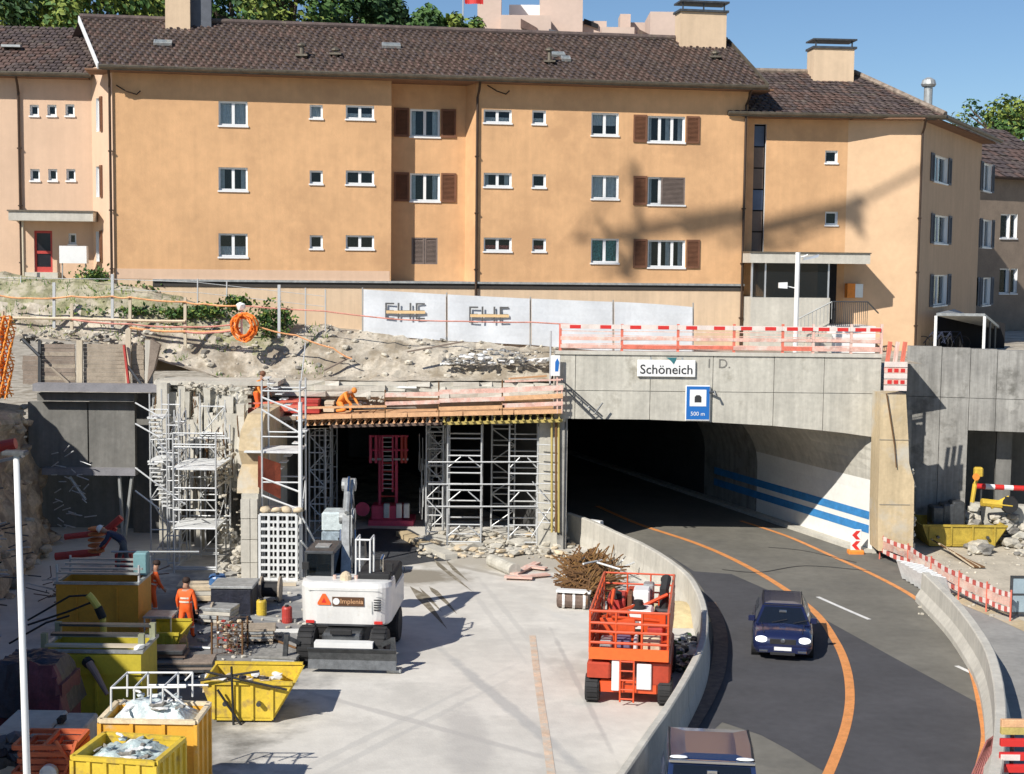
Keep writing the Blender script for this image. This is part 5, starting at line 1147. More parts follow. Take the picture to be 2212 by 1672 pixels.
for k in range(380):
    t = rnd.random(); z = rnd.choice([rnd.uniform(.0, .6), rnd.uniform(4.6, 5.8), rnd.uniform(0, 8)]); p = rkp(t, z)+Vector((.1, 0, 0)); b.rock(p, rnd.uniform(.12, .55), k, rnd.choice((0, 0, 1, 2)))
b.build('loose_rocks', [ROCKM, RUBB, MATS['excavation_beige']], rk, kind='stuff')
b = MB()
for k in range(150):
    Y = rnd.uniform(33, 50); p = rkp((Y-20)/37.5, rnd.uniform(.2, 3.5)); b.tube([p, p+Vector((rnd.uniform(.3, .9), rnd.uniform(-.3, .3), rnd.uniform(-.15, .3)))], .022, 4, mi=k % 2)
b.build('soil_nails', [ZINC, STEEL], rk, kind='stuff')
# shelf of ground on top of the face
b = MB(); 
for i in range(nx): 
    a_, c_ = rkp(i/nx, 8.1), rkp((i+1)/nx, 8.1); b.poly([a_, c_, Vector((-40, c_.y, 8.6)), Vector((-40, a_.y, 8.6))])
b.build('upper_bench', SOIL, kind='structure')
# orange safety net at the upper left
on = thing('orange_safety_net', 'bright orange safety netting draped over the rock edge at the left border', 'safety net', gy(12, 760, 50))
b = MB(); nx2, ny2 = 14, 22
for j in range(ny2):
    for i in range(nx2):
        def q(i, j): p = gy(-14+44*i/nx2-(j/ny2)*6*(i/nx2), 684+175*j/ny2, 50); return p+Vector((0, .25*math.sin(i*1.3+j*.7), .03*math.sin(i*2.1)))
        b.beam(q(i, j), q(i+1, j), .035, .035); b.beam(q(i, j), q(i, j+1), .035, .035)
b.build('net_strands', M('net_orange', (.85, .30, .04), .7), on, kind='stuff')
stick('post', gy(6, 860, 50.2), gy(6, 672, 50.2), .06, POSTW, on)
# red pipe ends and mats sticking out of the face
for i, (x, y, x1, y1, Y, m, lab) in enumerate([(-20, 968, 34, 958, 44, REDM, 'red steel pipe poking out of the rock face at the left border'), (-20, 1000, 50, 985, 43, STEELG, 'grey plank under the red pipe at the left border')]):
    t = thing('protruding_pipe' if i == 0 else 'protruding_plank', lab, 'pipe' if i == 0 else 'plank', gy(x1, y1, Y)); stick('pipe' if i == 0 else 'plank', gy(x, y, Y), gy(x1, y1, Y), .17 if i == 0 else (.3, .08), m, t, n=12, sq=i == 1)
# ================================================================ FENCES AND THE UPPER EDGE
def fpt(x, y, Y): return gy(x, y, Y)
rf = thing('rope_fence', 'rope fence of pale timber posts with orange rope along the upper left edge', 'fence', gy(300, 700, 58.2))
posts = [(10, 715, 668), (177-22, 708, 655), (281, 700, 640), (400, 730, 642), (117, 690, 610), (243, 690, 592), (603, 712, 615)]
for (x, yb, yt) in posts: stick('post', gy(x, yb+18, 58.2), gy(x, yt, 58.2), (.11, .09), POSTW if yt > 630 else ZINC, rf, sq=True)
def rope(parent, pts, Y, r, mat, name='rope', sag=.05):
    P = []
    for (x0, y0), (x1, y1) in zip(pts, pts[1:]):
        for k in range(6): t = k/6; p = gy(x0+(x1-x0)*t, y0+(y1-y0)*t, Y); p.z -= sag*4*t*(1-t); P.append(p)
    P.append(gy(*pts[-1], Y)); b = MB(); b.tube(P, r, 5); b.build(name, mat, parent)
RO = M('rope_orange', (.78, .38, .17), .8, var=.25, vs=3); RP = M('rope_red', (.62, .26, .2), .8, var=.3, vs=3)
rope(rf, [(-10, 636), (60, 644), (155, 640), (243, 640), (281, 642), (400, 652), (440, 656), (520, 660)], 58.1, .035, RO)
rope(rf, [(0, 686), (155, 688), (281, 692), (400, 694)], 58.1, .06, M('rail_cream', (.66, .54, .38), .8, var=.15), 'rail', .01)
rope(rf, [(155, 690), (281, 700), (400, 706), (510, 700)], 58.05, .035, RP); rope(rf, [(400, 716), (460, 718), (520, 708)], 58.05, .04, RP)
rope(rf, [(281, 708), (400, 716), (510, 712)], 58.12, .05, RO)
rope(rf, [(520, 660), (700, 672), (860, 690), (1000, 694), (1150, 696), (1330, 704), (1400, 708)], 58.6, .028, RP, sag=.02)
rope(rf, [(560, 706), (640, 724), (720, 752), (760, 775)], 57.9, .03, RO)
mf = thing('mesh_fence', 'thin grey garden fence with slender posts in front of the lawn', 'fence', gy(200, 650, 60.2))
for x in (45, 243, 427, 490, 603, 660, 703): stick('post', gy(x, lerp(x, [(45, 690), (700, 715)]), 60.0), gy(x, lerp(x, [(45, 596), (243, 595), (427, 602), (700, 625)]), 60.0), .03, ZINC, mf)
for dy in (0, 22): rope(mf, [(-10, 600+dy), (243, 603+dy), (427, 610+dy), (700, 640+dy)], 60.0, .012, ZINC, 'wire', 0)
# orange hose coil on a post
hc = thing('hose_coil', 'big coil of bright orange hose hanging on a white post by the slope', 'hose', gy(527, 735, 57.9))
stick('post', gy(522, 740, 58.0), gy(522, 655, 58.0), .05, WHITE, hc)
b = MB(); rnd = random.Random(3); c = gy(527, 706, 57.75)
for k in range(13):
    R_ = rnd.uniform(.33, .55); ox, oz = rnd.uniform(-.1, .1), rnd.uniform(-.08, .08); ph = rnd.uniform(0, 6); sq_ = rnd.uniform(.7, 1.1)
    b.tube([c+Vector((ox+R_*sq_*math.cos(a*.35), rnd.uniform(-.12, .12)+.1*math.sin(a+ph), oz+R_*1.05*math.sin(a*.35))) for a in range(19)], .035, 5, cap=False)
b.build('hose', M('hose_orange', (.85, .22, .03), .45, var=.15), hc, kind='stuff')
b = MB(); b.rock(gy(521, 662, 57.9), (.45, .3, .5), 2); b.build('knotted_cloth', WHITE, hc)
# banner fence
bf = thing('banner_fence', 'white fabric banner panels on a steel mesh fence in front of the long block', 'fence', gy(1000, 740, 60.3))
FB = Face(gy(783, 680, 60.2), gy(1500, 700, 60.7))
xsb = [783, 965, 1146, 1325, 1498]; tp = [(625, 722), (636, 736), (645, 745), (652, 760), (658, 775)]
for k in range(4):
    q = [FB.pix(xsb[k]+2, tp[k][0]), FB.pix(xsb[k+1]-2, tp[k+1][0]), FB.pix(xsb[k+1]-2, tp[k+1][1]), FB.pix(xsb[k]+2, tp[k][1])]
    b = MB(); m = 14; mz = 6
    for i in range(m):
        for j in range(mz):
            def w3(i, j):
                s, t = i/m, j/mz; u = (q[3][0]+(q[2][0]-q[3][0])*s)*(1-t)+(q[0][0]+(q[1][0]-q[0][0])*s)*t; z = (q[3][1]+(q[2][1]-q[3][1])*s)*(1-t)+(q[0][1]+(q[1][1]-q[0][1])*s)*t
                if k == 3 and t == 1: z -= .1*s*s
                return FB.P(u, z, .03*math.sin(s*9+k)+.03*math.sin(t*5+s*4))
            b.poly([w3(i, j), w3(i+1, j), w3(i+1, j+1), w3(i, j+1)])
    pnl = b.build('banner_panel', BANN, bf)
for k in range(5): u, z = FB.pix(xsb[k], tp[k][0]-4); u2, z2 = FB.pix(xsb[k], tp[k][1]+12); stick('post', FB.P(u2, z2, -.08), FB.P(u, z, -.08), .028, STEELG, bf)
for k in range(2):
    for dx, ch in zip((-52, -17, 17, 50), 'EHHE'): pass
    xc = [874, 1055][k]; yc = [674, 682][k]; u, z = FB.pix(xc, yc)
    text('lettering', 'EHE', 1.02, M('print_darkgrey', (.10, .10, .10), .8), bf, FB.T(u, z, .09), bold=-.012)
    b = MB(); FB.box(b, u-.75, u+.85, z-.06, z+.06, .105, .11); b.build('amber_stripe', M('print_amber', (.72, .50, .26), .7, var=.1), bf)
# red white guard rail above the portal
gr = thing('portal_guardrail', 'red and white guardrail boards on posts along the top of the portal', 'guardrail', PX(1555, 768))
zt_ = ztop+.14
for x in (1210, 1343, 1464, 1585, 1690, 1756, 1838, 1903): stick('post', Vector((PX(x, 760, 56.0).x, 56.0, zt_-.02)), Vector((PX(x, 760, 56.0).x, 56.0, PX(x, 700).z)), (.1, .07), ORED if x < 1750 else PKW, gr, sq=True)
xg = [1211, 1343, 1464, 1585, 1690, 1756, 1838, 1903]; Yg = 55.93
for i in range(7):
    a, c = PX(xg[i], 700, Yg).x+.005, PX(xg[i+1], 700, Yg).x-.005
    zt2 = PX(1500, 703, Yg).z
    b = MB(); b.box(a, c, Yg, Yg+.03, zt2-.17, zt2); o = b.build('top_board', M('board_white', (.72, .62, .56), .75, var=.12, vs=3), gr)
    b = MB(); n = max(2, round((c-a)/1.05))
    for k in range(n): s = a+(c-a)*(k+.3)/n; b = MB(); b.box(s, s+.42, Yg-.006, Yg, zt2-.165, zt2-.03); b.build('red_marking', REDP, o)
    for (yy, h, m) in [(733, .13, PKW), (751, .15, ORED if i in (1, 2, 4) else PKW), (762, .06, PKW)]:
        z = PX(1500, yy, Yg).z; b = MB(); b.box(a, c, Yg+.01, Yg+.04, z-h/2+rnd.uniform(-.02, .02), z+h/2); b.build('guard_board', m, gr)
    z = PX(1500, 720, Yg).z; b = MB(); b.poly([(a, Yg+.05, zt_), (c, Yg+.05, zt_), (c, Yg+.05, zt2-.17), (a, Yg+.05, zt2-.17)])
    b.f = []; b.v = []; b.m = []
    for k in range(5): z_ = zt_+(zt2-.17-zt_)*(k+.5)/5; b.beam((a, Yg+.055, z_), (c, Yg+.055, z_+rnd.uniform(-.03, .03)), .012, .03)
    b.build('net_strands', PKW, gr, kind='stuff')
# striped boards on the ochre pier
lt = thing('striped_barrier', 'red and white perforated barrier boards on top of the ochre pier', 'barrier', PX(1930, 845, 54.6))
xa, xb = PX(1911, 800, 54.6).x, PX(1953, 800, 54.6).x
for k in range(3): x = xa+(xb-xa)*(k+.1)/2.6; stick('upright_board', (x, 54.5, PX(1930, 800, 54.5).z), (x+.12, 54.5, PX(1930, 738, 54.5).z), (.16, .03), ORED if k != 1 else PKW, lt, sq=True)
for k, yy in enumerate((787, 800, 812, 825, 838)):
    z = PX(1930, yy, 54.5).z; b = MB(); b.box(xa-.05, xb+.08, 54.44, 54.47, z-.1, z+.1); o = b.build('cross_board', M('board_white', (.72, .62, .56)) if k % 2 == 0 else PKW, lt)
    if k % 2: 
        for q in range(3): x = xa+(xb-xa)*(q+.3)/3; b = MB(); b.box(x, x+.16, 54.43, 54.44, z-.07, z+.07); b.build('red_marking', REDP, o)
# debris heap above the slab
b = MB(); rnd = random.Random(31)
for k in range(150):
    x = rnd.uniform(958, 1190); y = 786-rnd.random()**1.4*34*(1-abs(x-1070)/170); p = gy(x, y, 57.9+rnd.random()*.8); b.rock(p, (rnd.uniform(.1, .5), rnd.uniform(.1, .3), rnd.uniform(.05, .2)), k, k % 3)
tag(b.build('debris_heap', [RUBD, WHITE, STEELG]), 'black and white heap of rubble and scrap above the slab edge', 'debris heap', kind='stuff')
# planks and poles lying on the slope
for i, (x0, y0, x1, y1, lab) in enumerate([(880, 760, 1000, 738, 'long thin timber lying diagonally on the slope near the banner fence'), (700, 800, 760, 770, 'short plank lying on the rubble slope'), (600, 832, 900, 838, 'long grey pipe lying along the slab edge above the deck'), (1180, 812, 1100, 818, 'orange plank at the right end of the slab edge')]):
    p = gy(x0, y0, 57.8); q = gy(x1, y1, 58.4 if i < 2 else 57.0); t = thing('timber' if i != 2 else 'pipe', lab, 'timber' if i != 2 else 'pipe', p); stick('bar', p, q, .06 if i == 2 else (.12, .06), [WOODB, WOODB, STEELG, WOOD][i], t, sq=i != 2)
# lamp post on the plaza by the entrance
lp = thing('street_lamp', 'white street lamp post with arm in front of the stairs by the entrance canopy', 'street lamp', gy(1720, 715, 60.5))
stick('pole', (gy(1719, 715, 60.5).x, 60.5, 7.2), (gy(1719, 715, 60.5).x, 60.5, gy(1719, 545, 60.5).z), .1, WHITE, lp, n=10)
q = gy(1719, 556, 60.5); b = MB(); b.tube([q, q+Vector((.3, 0, .03)), q+Vector((.5, 0, .12))], .03, 6); b.build('arm', WHITE, lp)
b = MB(); b.hexa([q+Vector(v) for v in [(.3, -.12, -.12), (.9, -.12, .02), (.9, .12, .02), (.3, .12, -.12), (.3, -.12, .0), (.95, -.1, .14), (.95, .1, .14), (.3, .12, .0)]]); b.build('lamp_head', ALU, lp)
b = MB(); q2 = gy(1695, 617, 60.5); b.hexa([q2+Vector(v) for v in [(-.25, -.1, -.1), (.1, -.1, -.12), (.1, .1, -.12), (-.25, .1, -.1), (-.25, -.1, .12), (.1, -.1, .14), (.1, .1, .14), (-.25, .1, .12)]]); b.beam(q2, gy(1717, 622, 60.5), .04, .04); b.build('small_floodlight', WHITE, lp)
# foreground pole at left
p = gy(62, 1672, 22); t = thing('lamp_post', 'slim white lamp post rising in the left foreground', 'street lamp', (gz(70, 1700).x*.0-7.05, 22, 0))
top = gy(35, 982, 22); pt = Vector((top.x, 22, 0)); q = gy(62, 1672, 22)
b = MB(); b.tube([(q.x+.02, 22, 0), (top.x, 22, top.z)], [.065, .045], 12); b.build('pole', WHITE, t, smooth=True)
b = MB(); b.rbox(top.x-.2, top.x+.16, 21.9, 22.12, top.z, top.z+.06, .02); b.build('lamp_head', STEEL, t)
# ================================================================ VEGETATION ON THE UPPER LEFT
def shrub(label, x, y, Y, r, h, seed, mats=(GRNL, GRND, GRNL, GRNY), n=900, grp='shrubs by the garden fence'):
    rnd = random.Random(seed); c = gy(x, y, Y); t = thing('shrub', label, 'shrub', (c.x, c.y, c.z-h*.5), group=grp)
    b = MB()
    for k in range(6): a = rnd.uniform(0, 6.28); b.tube([(c.x, c.y, c.z-h*.55), (c.x+r*.6*math.cos(a), c.y+.3*math.sin(a), c.z+h*.3)], .02, 4)
    b.build('stems', TRNK, t); b = MB()
    for k in range(n):
        v = Vector((rnd.gauss(0, .42)*r, rnd.gauss(0, .42)*r*.6, rnd.gauss(0, .25)*h)); p = c+v; p.z += .12*h*noise.noise(p*2)
        a = Vector((rnd.uniform(-1, 1), rnd.uniform(-1, 1), rnd.uniform(-1, 1))).normalized(); d = a.orthogonal().normalized(); s = rnd.uniform(.05, .12)
        b.add([p-a*s, p+d*s*.6, p+a*s, p-d*s*.6], [(0, 1, 2, 3)], rnd.randrange(len(mats)))
    b.build('leaves', list(mats), t)
for i, a in enumerate([(205, 606, 61, .95, 1.0, 'rounded dark green shrub by the garden fence left of the downpipe'), (298, 618, 60.9, .9, .45, 'low wide green shrub at the foot of the long facade'), (300, 672, 59.6, 1.3, .4, 'trailing green shrub on the bank below the fence'), (395, 676, 59.5, 1.0, .4, 'low dark shrub on the bank right of the trailing shrub'), (512, 655, 60.0, .6, .7, 'sparse shrub behind the orange hose coil'), (575, 690, 59.4, .55, 1.4, 'tall thin weed right of the hose coil'), (610, 690, 59.5, .5, .9, 'pale thin weed beside the mesh fence'), (455, 672, 59.8, .9, .6, 'low green shrub left of the hose coil'), (90, 655, 60.3, 1.3, .5, 'low green ground shrub beside the stone steps'), (180, 672, 59.6, 1.2, .45, 'flat green shrub below the mesh fence at the left'), (240, 650, 60.4, 1.1, .6, 'green shrub between the steps and the long facade'), (20, 650, 60.6, 1.0, .4, 'low green shrub at the left border on the lawn bank')]):
    shrub(a[5], *a[:5], i+40, n=700 if a[3] > .9 else 380)
sheet_ = MB(); P = [gy(-30, 604, 62.2), gy(50, 606, 62.2), gy(60, 668, 59), gy(-30, 668, 59)]; sheet_.poly(P); tag(sheet_.build('lawn_bank', GRASS), kind='structure')
b = MB(); rnd = random.Random(6)
for k in range(2600):
    s, t_ = rnd.random(), rnd.random(); p = P[3].lerp(P[2], s).lerp(P[0].lerp(P[1], s), t_); h = rnd.uniform(.05, .16); dx = rnd.uniform(-.05, .05)
    b.add([p-Vector((.02, 0, 0)), p+Vector((.02, 0, 0)), p+Vector((dx, -.02, h))], [(0, 1, 2)])
b.build('grass_blades', GRASS, kind='stuff')
b = MB(); 
for k in range(1300):
    X_ = rnd.uniform(-21, -7.5); Y_ = rnd.uniform(57.8, 60.3); z_ = zter(X_, Y_); h = rnd.uniform(.06, .25); dx = rnd.uniform(-.08, .08)
    if noise.noise(Vector((X_*.7, Y_, 0))) < -.25+.03*(X_+21): continue
    b.add([(X_-.02, Y_, z_), (X_+.02, Y_, z_), (X_+dx, Y_-.02, z_+h)], [(0, 1, 2)], rnd.randrange(2))
b.build('bank_weeds', [GRNL, GRNY], kind='stuff')
# low garden walls / steps at left
gw = thing('garden_steps', 'mossy stone steps and low wall below the red entrance door', 'steps', gy(100, 640, 61))
for k in range(5):
    a = gy(70, 604+k*9, 61.3-k*.3); c = gy(150, 604+k*9, 61.3-k*.3); b = MB(); b.box(a.x, c.x, a.y-.3, a.y, a.z-.6, a.z); b.build('step', CONCD, gw)
# ================================================================ VEHICLES
def wheel(parent, x, y, r, w, tread=False, rim=STEELG, name='wheel'):
    b = MB(); s = 1 if x > 0 else -1
    b.lathe((x, y, r), [(r*.62, -w/2), (r*.93, -w/2), (r, -w/2*.7), (r, w/2*.7), (r*.93, w/2), (r*.62, w/2)], 22, 'X')
    if tread:
        for k in range(18): t = k*math.pi/9; c = Vector((x, y+math.cos(t)*r, r+math.sin(t)*r)); b.cbox(c, (w*.8, .05, .06), 0, 0, Matrix.Rotation(t, 3, 'X'))
    o = b.build(name, BLACK, parent); b = MB()
    b.lathe((x, y, r), [(r*.08, -w/2*.9), (r*.6, -w/2*.8), (r*.62, -w/2*.3), (r*.62, w/2*.3), (r*.6, w/2*.8), (r*.08, w/2*.9)], 14, 'X'); b.build('rim', rim, o)
def loft(mb, rings, mi=0, caps=True):
    n = len(rings[0]); o = len(mb.v)
    for r_ in rings: mb.v += [Vector(p) for p in r_]
    for i in range(len(rings)-1):
        for k in range(n): j = (k+1) % n; mb.f.append((o+i*n+k, o+i*n+j, o+(i+1)*n+j, o+(i+1)*n+k)); mb.m.append(mi)
    if caps: mb.f.append(tuple(o+k for k in range(n))); mb.m.append(mi); e = o+(len(rings)-1)*n; mb.f.append(tuple(e+k for k in range(n))); mb.m.append(mi)
def quadin(P, i, off):      # inset quad P (4 pts) by fraction i and push along normal
    P = [Vector(p) for p in P]; c = sum(P, Vector())/4; n = (P[1]-P[0]).cross(P[3]-P[0]).normalized()
    return [p+(c-p)*i+n*off for p in P]
def car(name, label, cat, loc, rz, mat, L=4.4, W=1.74, H=1.45, belt=.93, hood=1.35, cowl=.9, roof0=.62, tum=.2, lit=True, plate=True, rear_fall=.5):
    t = thing(name, label, cat, loc, rz, ws=False)
    h = W/2; f = -L/2
    st = [(f, h*.80, .28, .60), (f+.12, h*.93, .20, .70), (f+.5, h*.985, .18, .78), (f+hood*.75, h, .18, belt-.08), (f+hood, h, .18, belt), (0, h, .18, belt), (L/2-.7, h, .18, belt+.03), (L/2-.15, h*.95, .2, belt), (L/2, h*.85, .3, belt-.15)]
    rings = []
    for y, w_, z0, z1 in st:
        rings.append([(-w_*.9, y, z0), (-w_, y, z0+.14), (-w_*1.0, y, (z0+z1)/2+.03), (-w_*.97, y, z1-.08), (-w_*.86, y, z1), (-w_*.45, y, z1+.035), (0, y, z1+.045), (w_*.45, y, z1+.035), (w_*.86, y, z1), (w_*.97, y, z1-.08), (w_, y, (z0+z1)/2+.03), (w_, y, z0+.14), (w_*.9, y, z0)])
    b = MB(); loft(b, rings); b.build('body', mat, t, smooth=True)
    y0, y1 = f+hood-.12, f+hood+roof0; y3 = L/2-.1; y2 = y3-rear_fall; wb, wt = h*.9, h*(.9-tum)
    B_ = [(-wb, y0), (wb, y0), (wb, y3), (-wb, y3)]; zt = H-.03; zb = belt-.02
    b = MB()
    r0 = [(-wb, y0, zb), (wb, y0, zb), (wb, (y0+y3)/2, zb), (wb, y3, zb), (-wb, y3, zb), (-wb, (y0+y3)/2, zb)]
    def rr(w_, a, c, z): return [(-w_, a, z), (w_, a, z), (w_*1.03, (a+c)/2, z), (w_, c, z), (-w_, c, z), (-w_*1.03, (a+c)/2, z)]
    loft(b, [r0, rr(wt+.02, y1-.03, y2+.03, zt-.04), rr(wt-.04, y1+.06, y2-.05, zt+.01), rr(wt*.6, y1+.3, y2-.3, H)]); b.build('cabin', mat, t)
    ws_ = [(-wb, y0, zb), (wb, y0, zb), (wt, y1-.05, zt-.05), (-wt, y1-.05, zt-.05)]
    b = MB(); b.poly(quadin(ws_, .09, .012)); b.build('windscreen', CARGL, t)
    rw_ = [(wb, y3, zb), (-wb, y3, zb), (-wt, y2+.05, zt-.05), (wt, y2+.05, zt-.05)]
    b = MB(); b.poly(quadin(rw_, .12, .012)); b.build('rear_window', CARGL, t)
    for s in (1, -1):
        ms = [y0+.05, (y0+y3)/2-.1, y3-.75, y3-.05]; mt = [y1, (y0+y3)/2-.1, y3-.75, y2+.1]
        for k in range(3):
            P = [(s*wb, ms[k], zb), (s*wb, ms[k+1], zb), (s*wt, mt[k+1], zt-.05), (s*wt, mt[k], zt-.05)]
            if s < 0: P = P[::-1]; P = [P[3], P[2], P[1], P[0]]
            q = quadin(P, .12, .0); n = Vector((s*.02, 0, .006)); b = MB(); b.poly([p+n for p in q]); b.build('side_window', CARGL, t)
        b = MB(); b.rbox(s*(h+.02)-.1, s*(h+.02)+.1, y0+.3, y0+.42, belt-.02, belt+.13, .03); b.beam((s*h*.9, y0+.38, belt), (s*h, y0+.38, belt+.03), .05, .05); b.build('door_mirror', mat, t)
        b = MB(); b.lathe((s*h*.68, f+.02, .60), [(.15, .10), (.145, .02), (.11, -.03), (.04, -.045)], 14, 'Y'); 
        for v in b.v: v.x = s*h*.68+(v.x-s*h*.68)*1.25; v.z = .60+(v.z-.60)*.62
        b.build('headlight', LAMPG if lit else CHROM, t)
        b = MB(); b.rbox(s*h*.72-.14, s*h*.72+.14, L/2-.06, L/2+.01, .62, .8, .02); b.build('tail_light', REDP, t)
        for y in (f+.78, L/2-.85):
            wheel(t, s*(h-.09), y, .31, .2)
            b = MB(); b.lathe((s*(h-.1), y, .31), [(.36, -.112), (.36, .112)], 20, 'X'); b.build('wheel_arch', BLACK, t)
    b = MB(); b.rbox(-h*.42, h*.42, f-.012, f+.05, .50, .64, .012); b.build('grille', BLACK, t)
    b = MB(); b.rbox(-h*.78, h*.78, f-.05, f+.1, .26, .42, .03); b.build('bumper', mat, t)
    for s in (-1, 1):
        b = MB(); b.beam((s*h*.62, f+.2, .765), (s*h*.70, f+hood-.15, belt+.028), .012, .012); b.build('bonnet_seam', BLACK, t)
        b = MB(); b.rbox(s*h*.62-.12, s*h*.62+.12, f-.058, f-.04, .28, .34, .008); b.build('fog_lamp', CHROM, t)
        b = MB(); b.beam((s*wt*1.0, y1, zt-.01), (s*wt*1.0, y2, zt-.01), .035, .03); b.build('roof_rail', BLACK, t)
    b = MB(); b.rbox(-h*.4, h*.4, f-.062, f-.045, .2, .28, .008); b.build('lower_intake', BLACK, t)
    b = MB(); b.beam((-wt*.96, y1-.03, zt-.02), (wt*.96, y1-.03, zt-.02), .02, .02); b.build('screen_trim', BLACK, t)
    b = MB(); b.rbox(-.1, .1, y1-.28, y1-.25, H-.2, H-.13, .01); b.build('mirror', CHROM, t)
    b = MB(); b.lathe((0, f-.0, .60), [(.065, .0), (.065, -.03), (.03, -.035)], 12, 'Y'); b.build('badge', CHROM, t)
    if plate: b = MB(); b.box(-.24, .24, f-.065, f-.052, .33, .43); b.build('number_plate', WHITE, t)
    for s in (-.3, .3): b = MB(); b.beam((s, y0-.02, zb+.06), (s+.42, y0+.1, zb+.14), .02, .02); b.build('wiper', BLACK, t)
    b = MB(); b.box(-wb+.1, wb-.1, y0+.5, y0+.7, .7, .98); b.box(-.55, -.15, y0+1.0, y0+1.2, .7, 1.25); b.box(.15, .55, y0+1.0, y0+1.2, .7, 1.25); b.build('seats', BLACK, t)
    return t
cp = gz(1690, 1430); rzc = -math.atan2(cp.x, cp.y)*.9
cc = cp+Vector((math.sin(-rzc), math.cos(-rzc), 0))*1.85; cc.z = .016
car('car', 'dark blue car with lit headlights driving towards the camera on the curved road', 'car', cc, rzc, CARB, L=3.75, W=1.72, H=1.32, belt=.86, hood=1.0, roof0=.5, tum=.24, rear_fall=.35)
vp_ = gz(1530, 1640, 1.85); rzv = -.10
vc = Vector((vp_.x+.12, vp_.y+.55, .016))
van = car('van', 'dark blue van cut off by the bottom edge, roof and windscreen showing', 'van', vc, rzv, VANB, L=4.6, W=1.92, H=1.86, belt=1.12, hood=.95, roof0=.75, tum=.08, rear_fall=.9, lit=False)
for s in (-.62, .62):
    b = MB(); b.lathe((s, -.62, 1.875), [(.02, -.02), (.17, 0), (.15, .02), (.02, .035)], 14)
    for v in b.v: v.y = -.62+(v.y+.62)*.4
    b.build('roof_light', M('roof_light_white', (.85, .87, .9), .2), van)
b = MB(); b.rbox(-.8, .8, -.72, -.66, 1.80, 1.855, .01); b.build('windscreen_trim', CHROM, van)
b = MB(); b.rbox(-.06, .06, -1.02, -1.0, 1.55, 1.63, .01); b.build('mirror_sticker', WHITE, van)
# ---------- wheeled excavator
ep = gz(744, 1432); ex = thing('excavator', 'white wheeled excavator seen from behind with raised arm, between trench and apron', 'excavator', ep, R(-3), ws=False)
for s in (-1, 1):
    for y in (-.1, 2.5): wheel(ex, s*1.0, y, .52, .46, True, YELG if False else STEELG)
b = MB(); b.rbox(-.55, .55, -.5, 3.0, .45, .95, .06); b.beam((-1.1, -.1, .52), (1.1, -.1, .52), .2, .2); b.beam((-1.1, 2.5, .52), (1.1, 2.5, .52), .2, .2); b.lathe((0, 1.2, .9), [(.7, 0), (.7, .18)], 20); b.build('chassis', STEEL, ex)
b = MB(); P = []
for k in range(13): x = -1.3+2.6*k/12; P.append((x+.1, -1.05+.03*abs(x)-.0, ))
rings = []
for x in [-1.2+2.4*k/12 for k in range(13)]: rings.append([(x+.38, -1.0, .14), (x+.38, -.92, .36), (x+.38, -.98, .58), (x+.38, -1.12, .72), (x+.38, -1.16, .70), (x+.38, -1.03, .56), (x+.38, -.98, .36), (x+.38, -1.06, .12)])
loft(b, rings); b.build('dozer_blade', STEEL, ex)
for s in (-.5, .7): b = MB(); b.beam((s, -.9, .45), (s, -.3, .6), .12, .16); b.build('blade_arm', STEEL, ex)
b = MB(); b.box(-.7, .9, -.8, -.5, .62, .78); b.build('step_plate', WHITE, ex)
for s in (-1, 1):
    b = MB(); b.beam((s*1.15, -.6, .7), (s*1.45, -.8, .9), .12, .12); b.beam((s*1.45, -.8, .95), (s*1.5, -.8, .25), .12, .14); b.build('outrigger', STEEL, ex)
    b = MB(); b.rbox(s*1.5-.2, s*1.5+.2, -.95, -.65, .03, .12, .02); b.build('outrigger_foot', STEELG, ex)
# upper carriage : rounded counterweight
def rr_ring(z, hw, y0, y1, c):
    P = []; n = 6
    for k in range(n+1): a = math.pi+math.pi/2*k/n; P.append((-hw+c+c*math.cos(a), y0+c+c*math.sin(a)*1.0, z))
    for k in range(n+1): a = 1.5*math.pi+math.pi/2*k/n; P.append((hw-c+c*math.cos(a), y0+c+c*math.sin(a), z))
    return P+[(hw, y1, z), (-hw, y1, z)]
b = MB(); loft(b, [rr_ring(1.02, 1.18, .1, 1.1, .5), rr_ring(1.1, 1.25, .0, 1.1, .5), rr_ring(2.12, 1.27, -.05, 1.1, .45), rr_ring(2.24, 1.24, .0, 1.1, .45), rr_ring(2.27, 1.14, .1, 1.1, .4)])
b.build('counterweight', EXW, ex, smooth=False)
b = MB(); b.rbox(-1.25, 1.25, 1.1, 3.2, 1.1, 1.9, .06); b.build('platform', EXW, ex)
b = MB(); b.rbox(.15, 1.22, .9, 3.0, 1.9, 2.3, .06); b.build('engine_hood', BLACK, ex)
b = MB(); b.rbox(.3, 1.2, .45, .8, 2.27, 2.42, .04); b.build('engine_cover', BLACK, ex)
b = MB(); b.tube([(.9, .9, 2.2), (.9, .9, 2.75), (.93, 1.0, 2.85)], .05, 8); b.build('exhaust_pipe', CHROM, ex)
cab_ = MB()
for (x, y) in ((-1.22, .75), (-.46, .75), (-1.22, 2.3), (-.46, 2.3)): cab_.beam((x, y, 1.3), (x, y, 2.92), .07, .07)
cab_.rbox(-1.27, -.41, .7, 2.36, 2.9, 2.98, .04); cab_.box(-1.25, -.43, .72, 2.33, 1.2, 1.5); cf = cab_.build('cab', STEEL, ex)
for (p, q) in (((-1.18, .72), (-.5, .74)), ((-1.18, 2.3), (-.5, 2.32))): b = MB(); b.box(p[0], q[0], p[1], q[1], 1.5, 2.9); b.build('cab_window', CARGL, cf)
for x in (-1.24, -.44): b = MB(); b.box(x-.01, x+.01, .8, 2.26, 1.5, 2.9); b.build('cab_window', CARGL, cf)
b = MB(); b.rbox(-1.05, -.65, 1.3, 1.8, 1.5, 2.4, .08); b.build('seat', BLACK, ex)
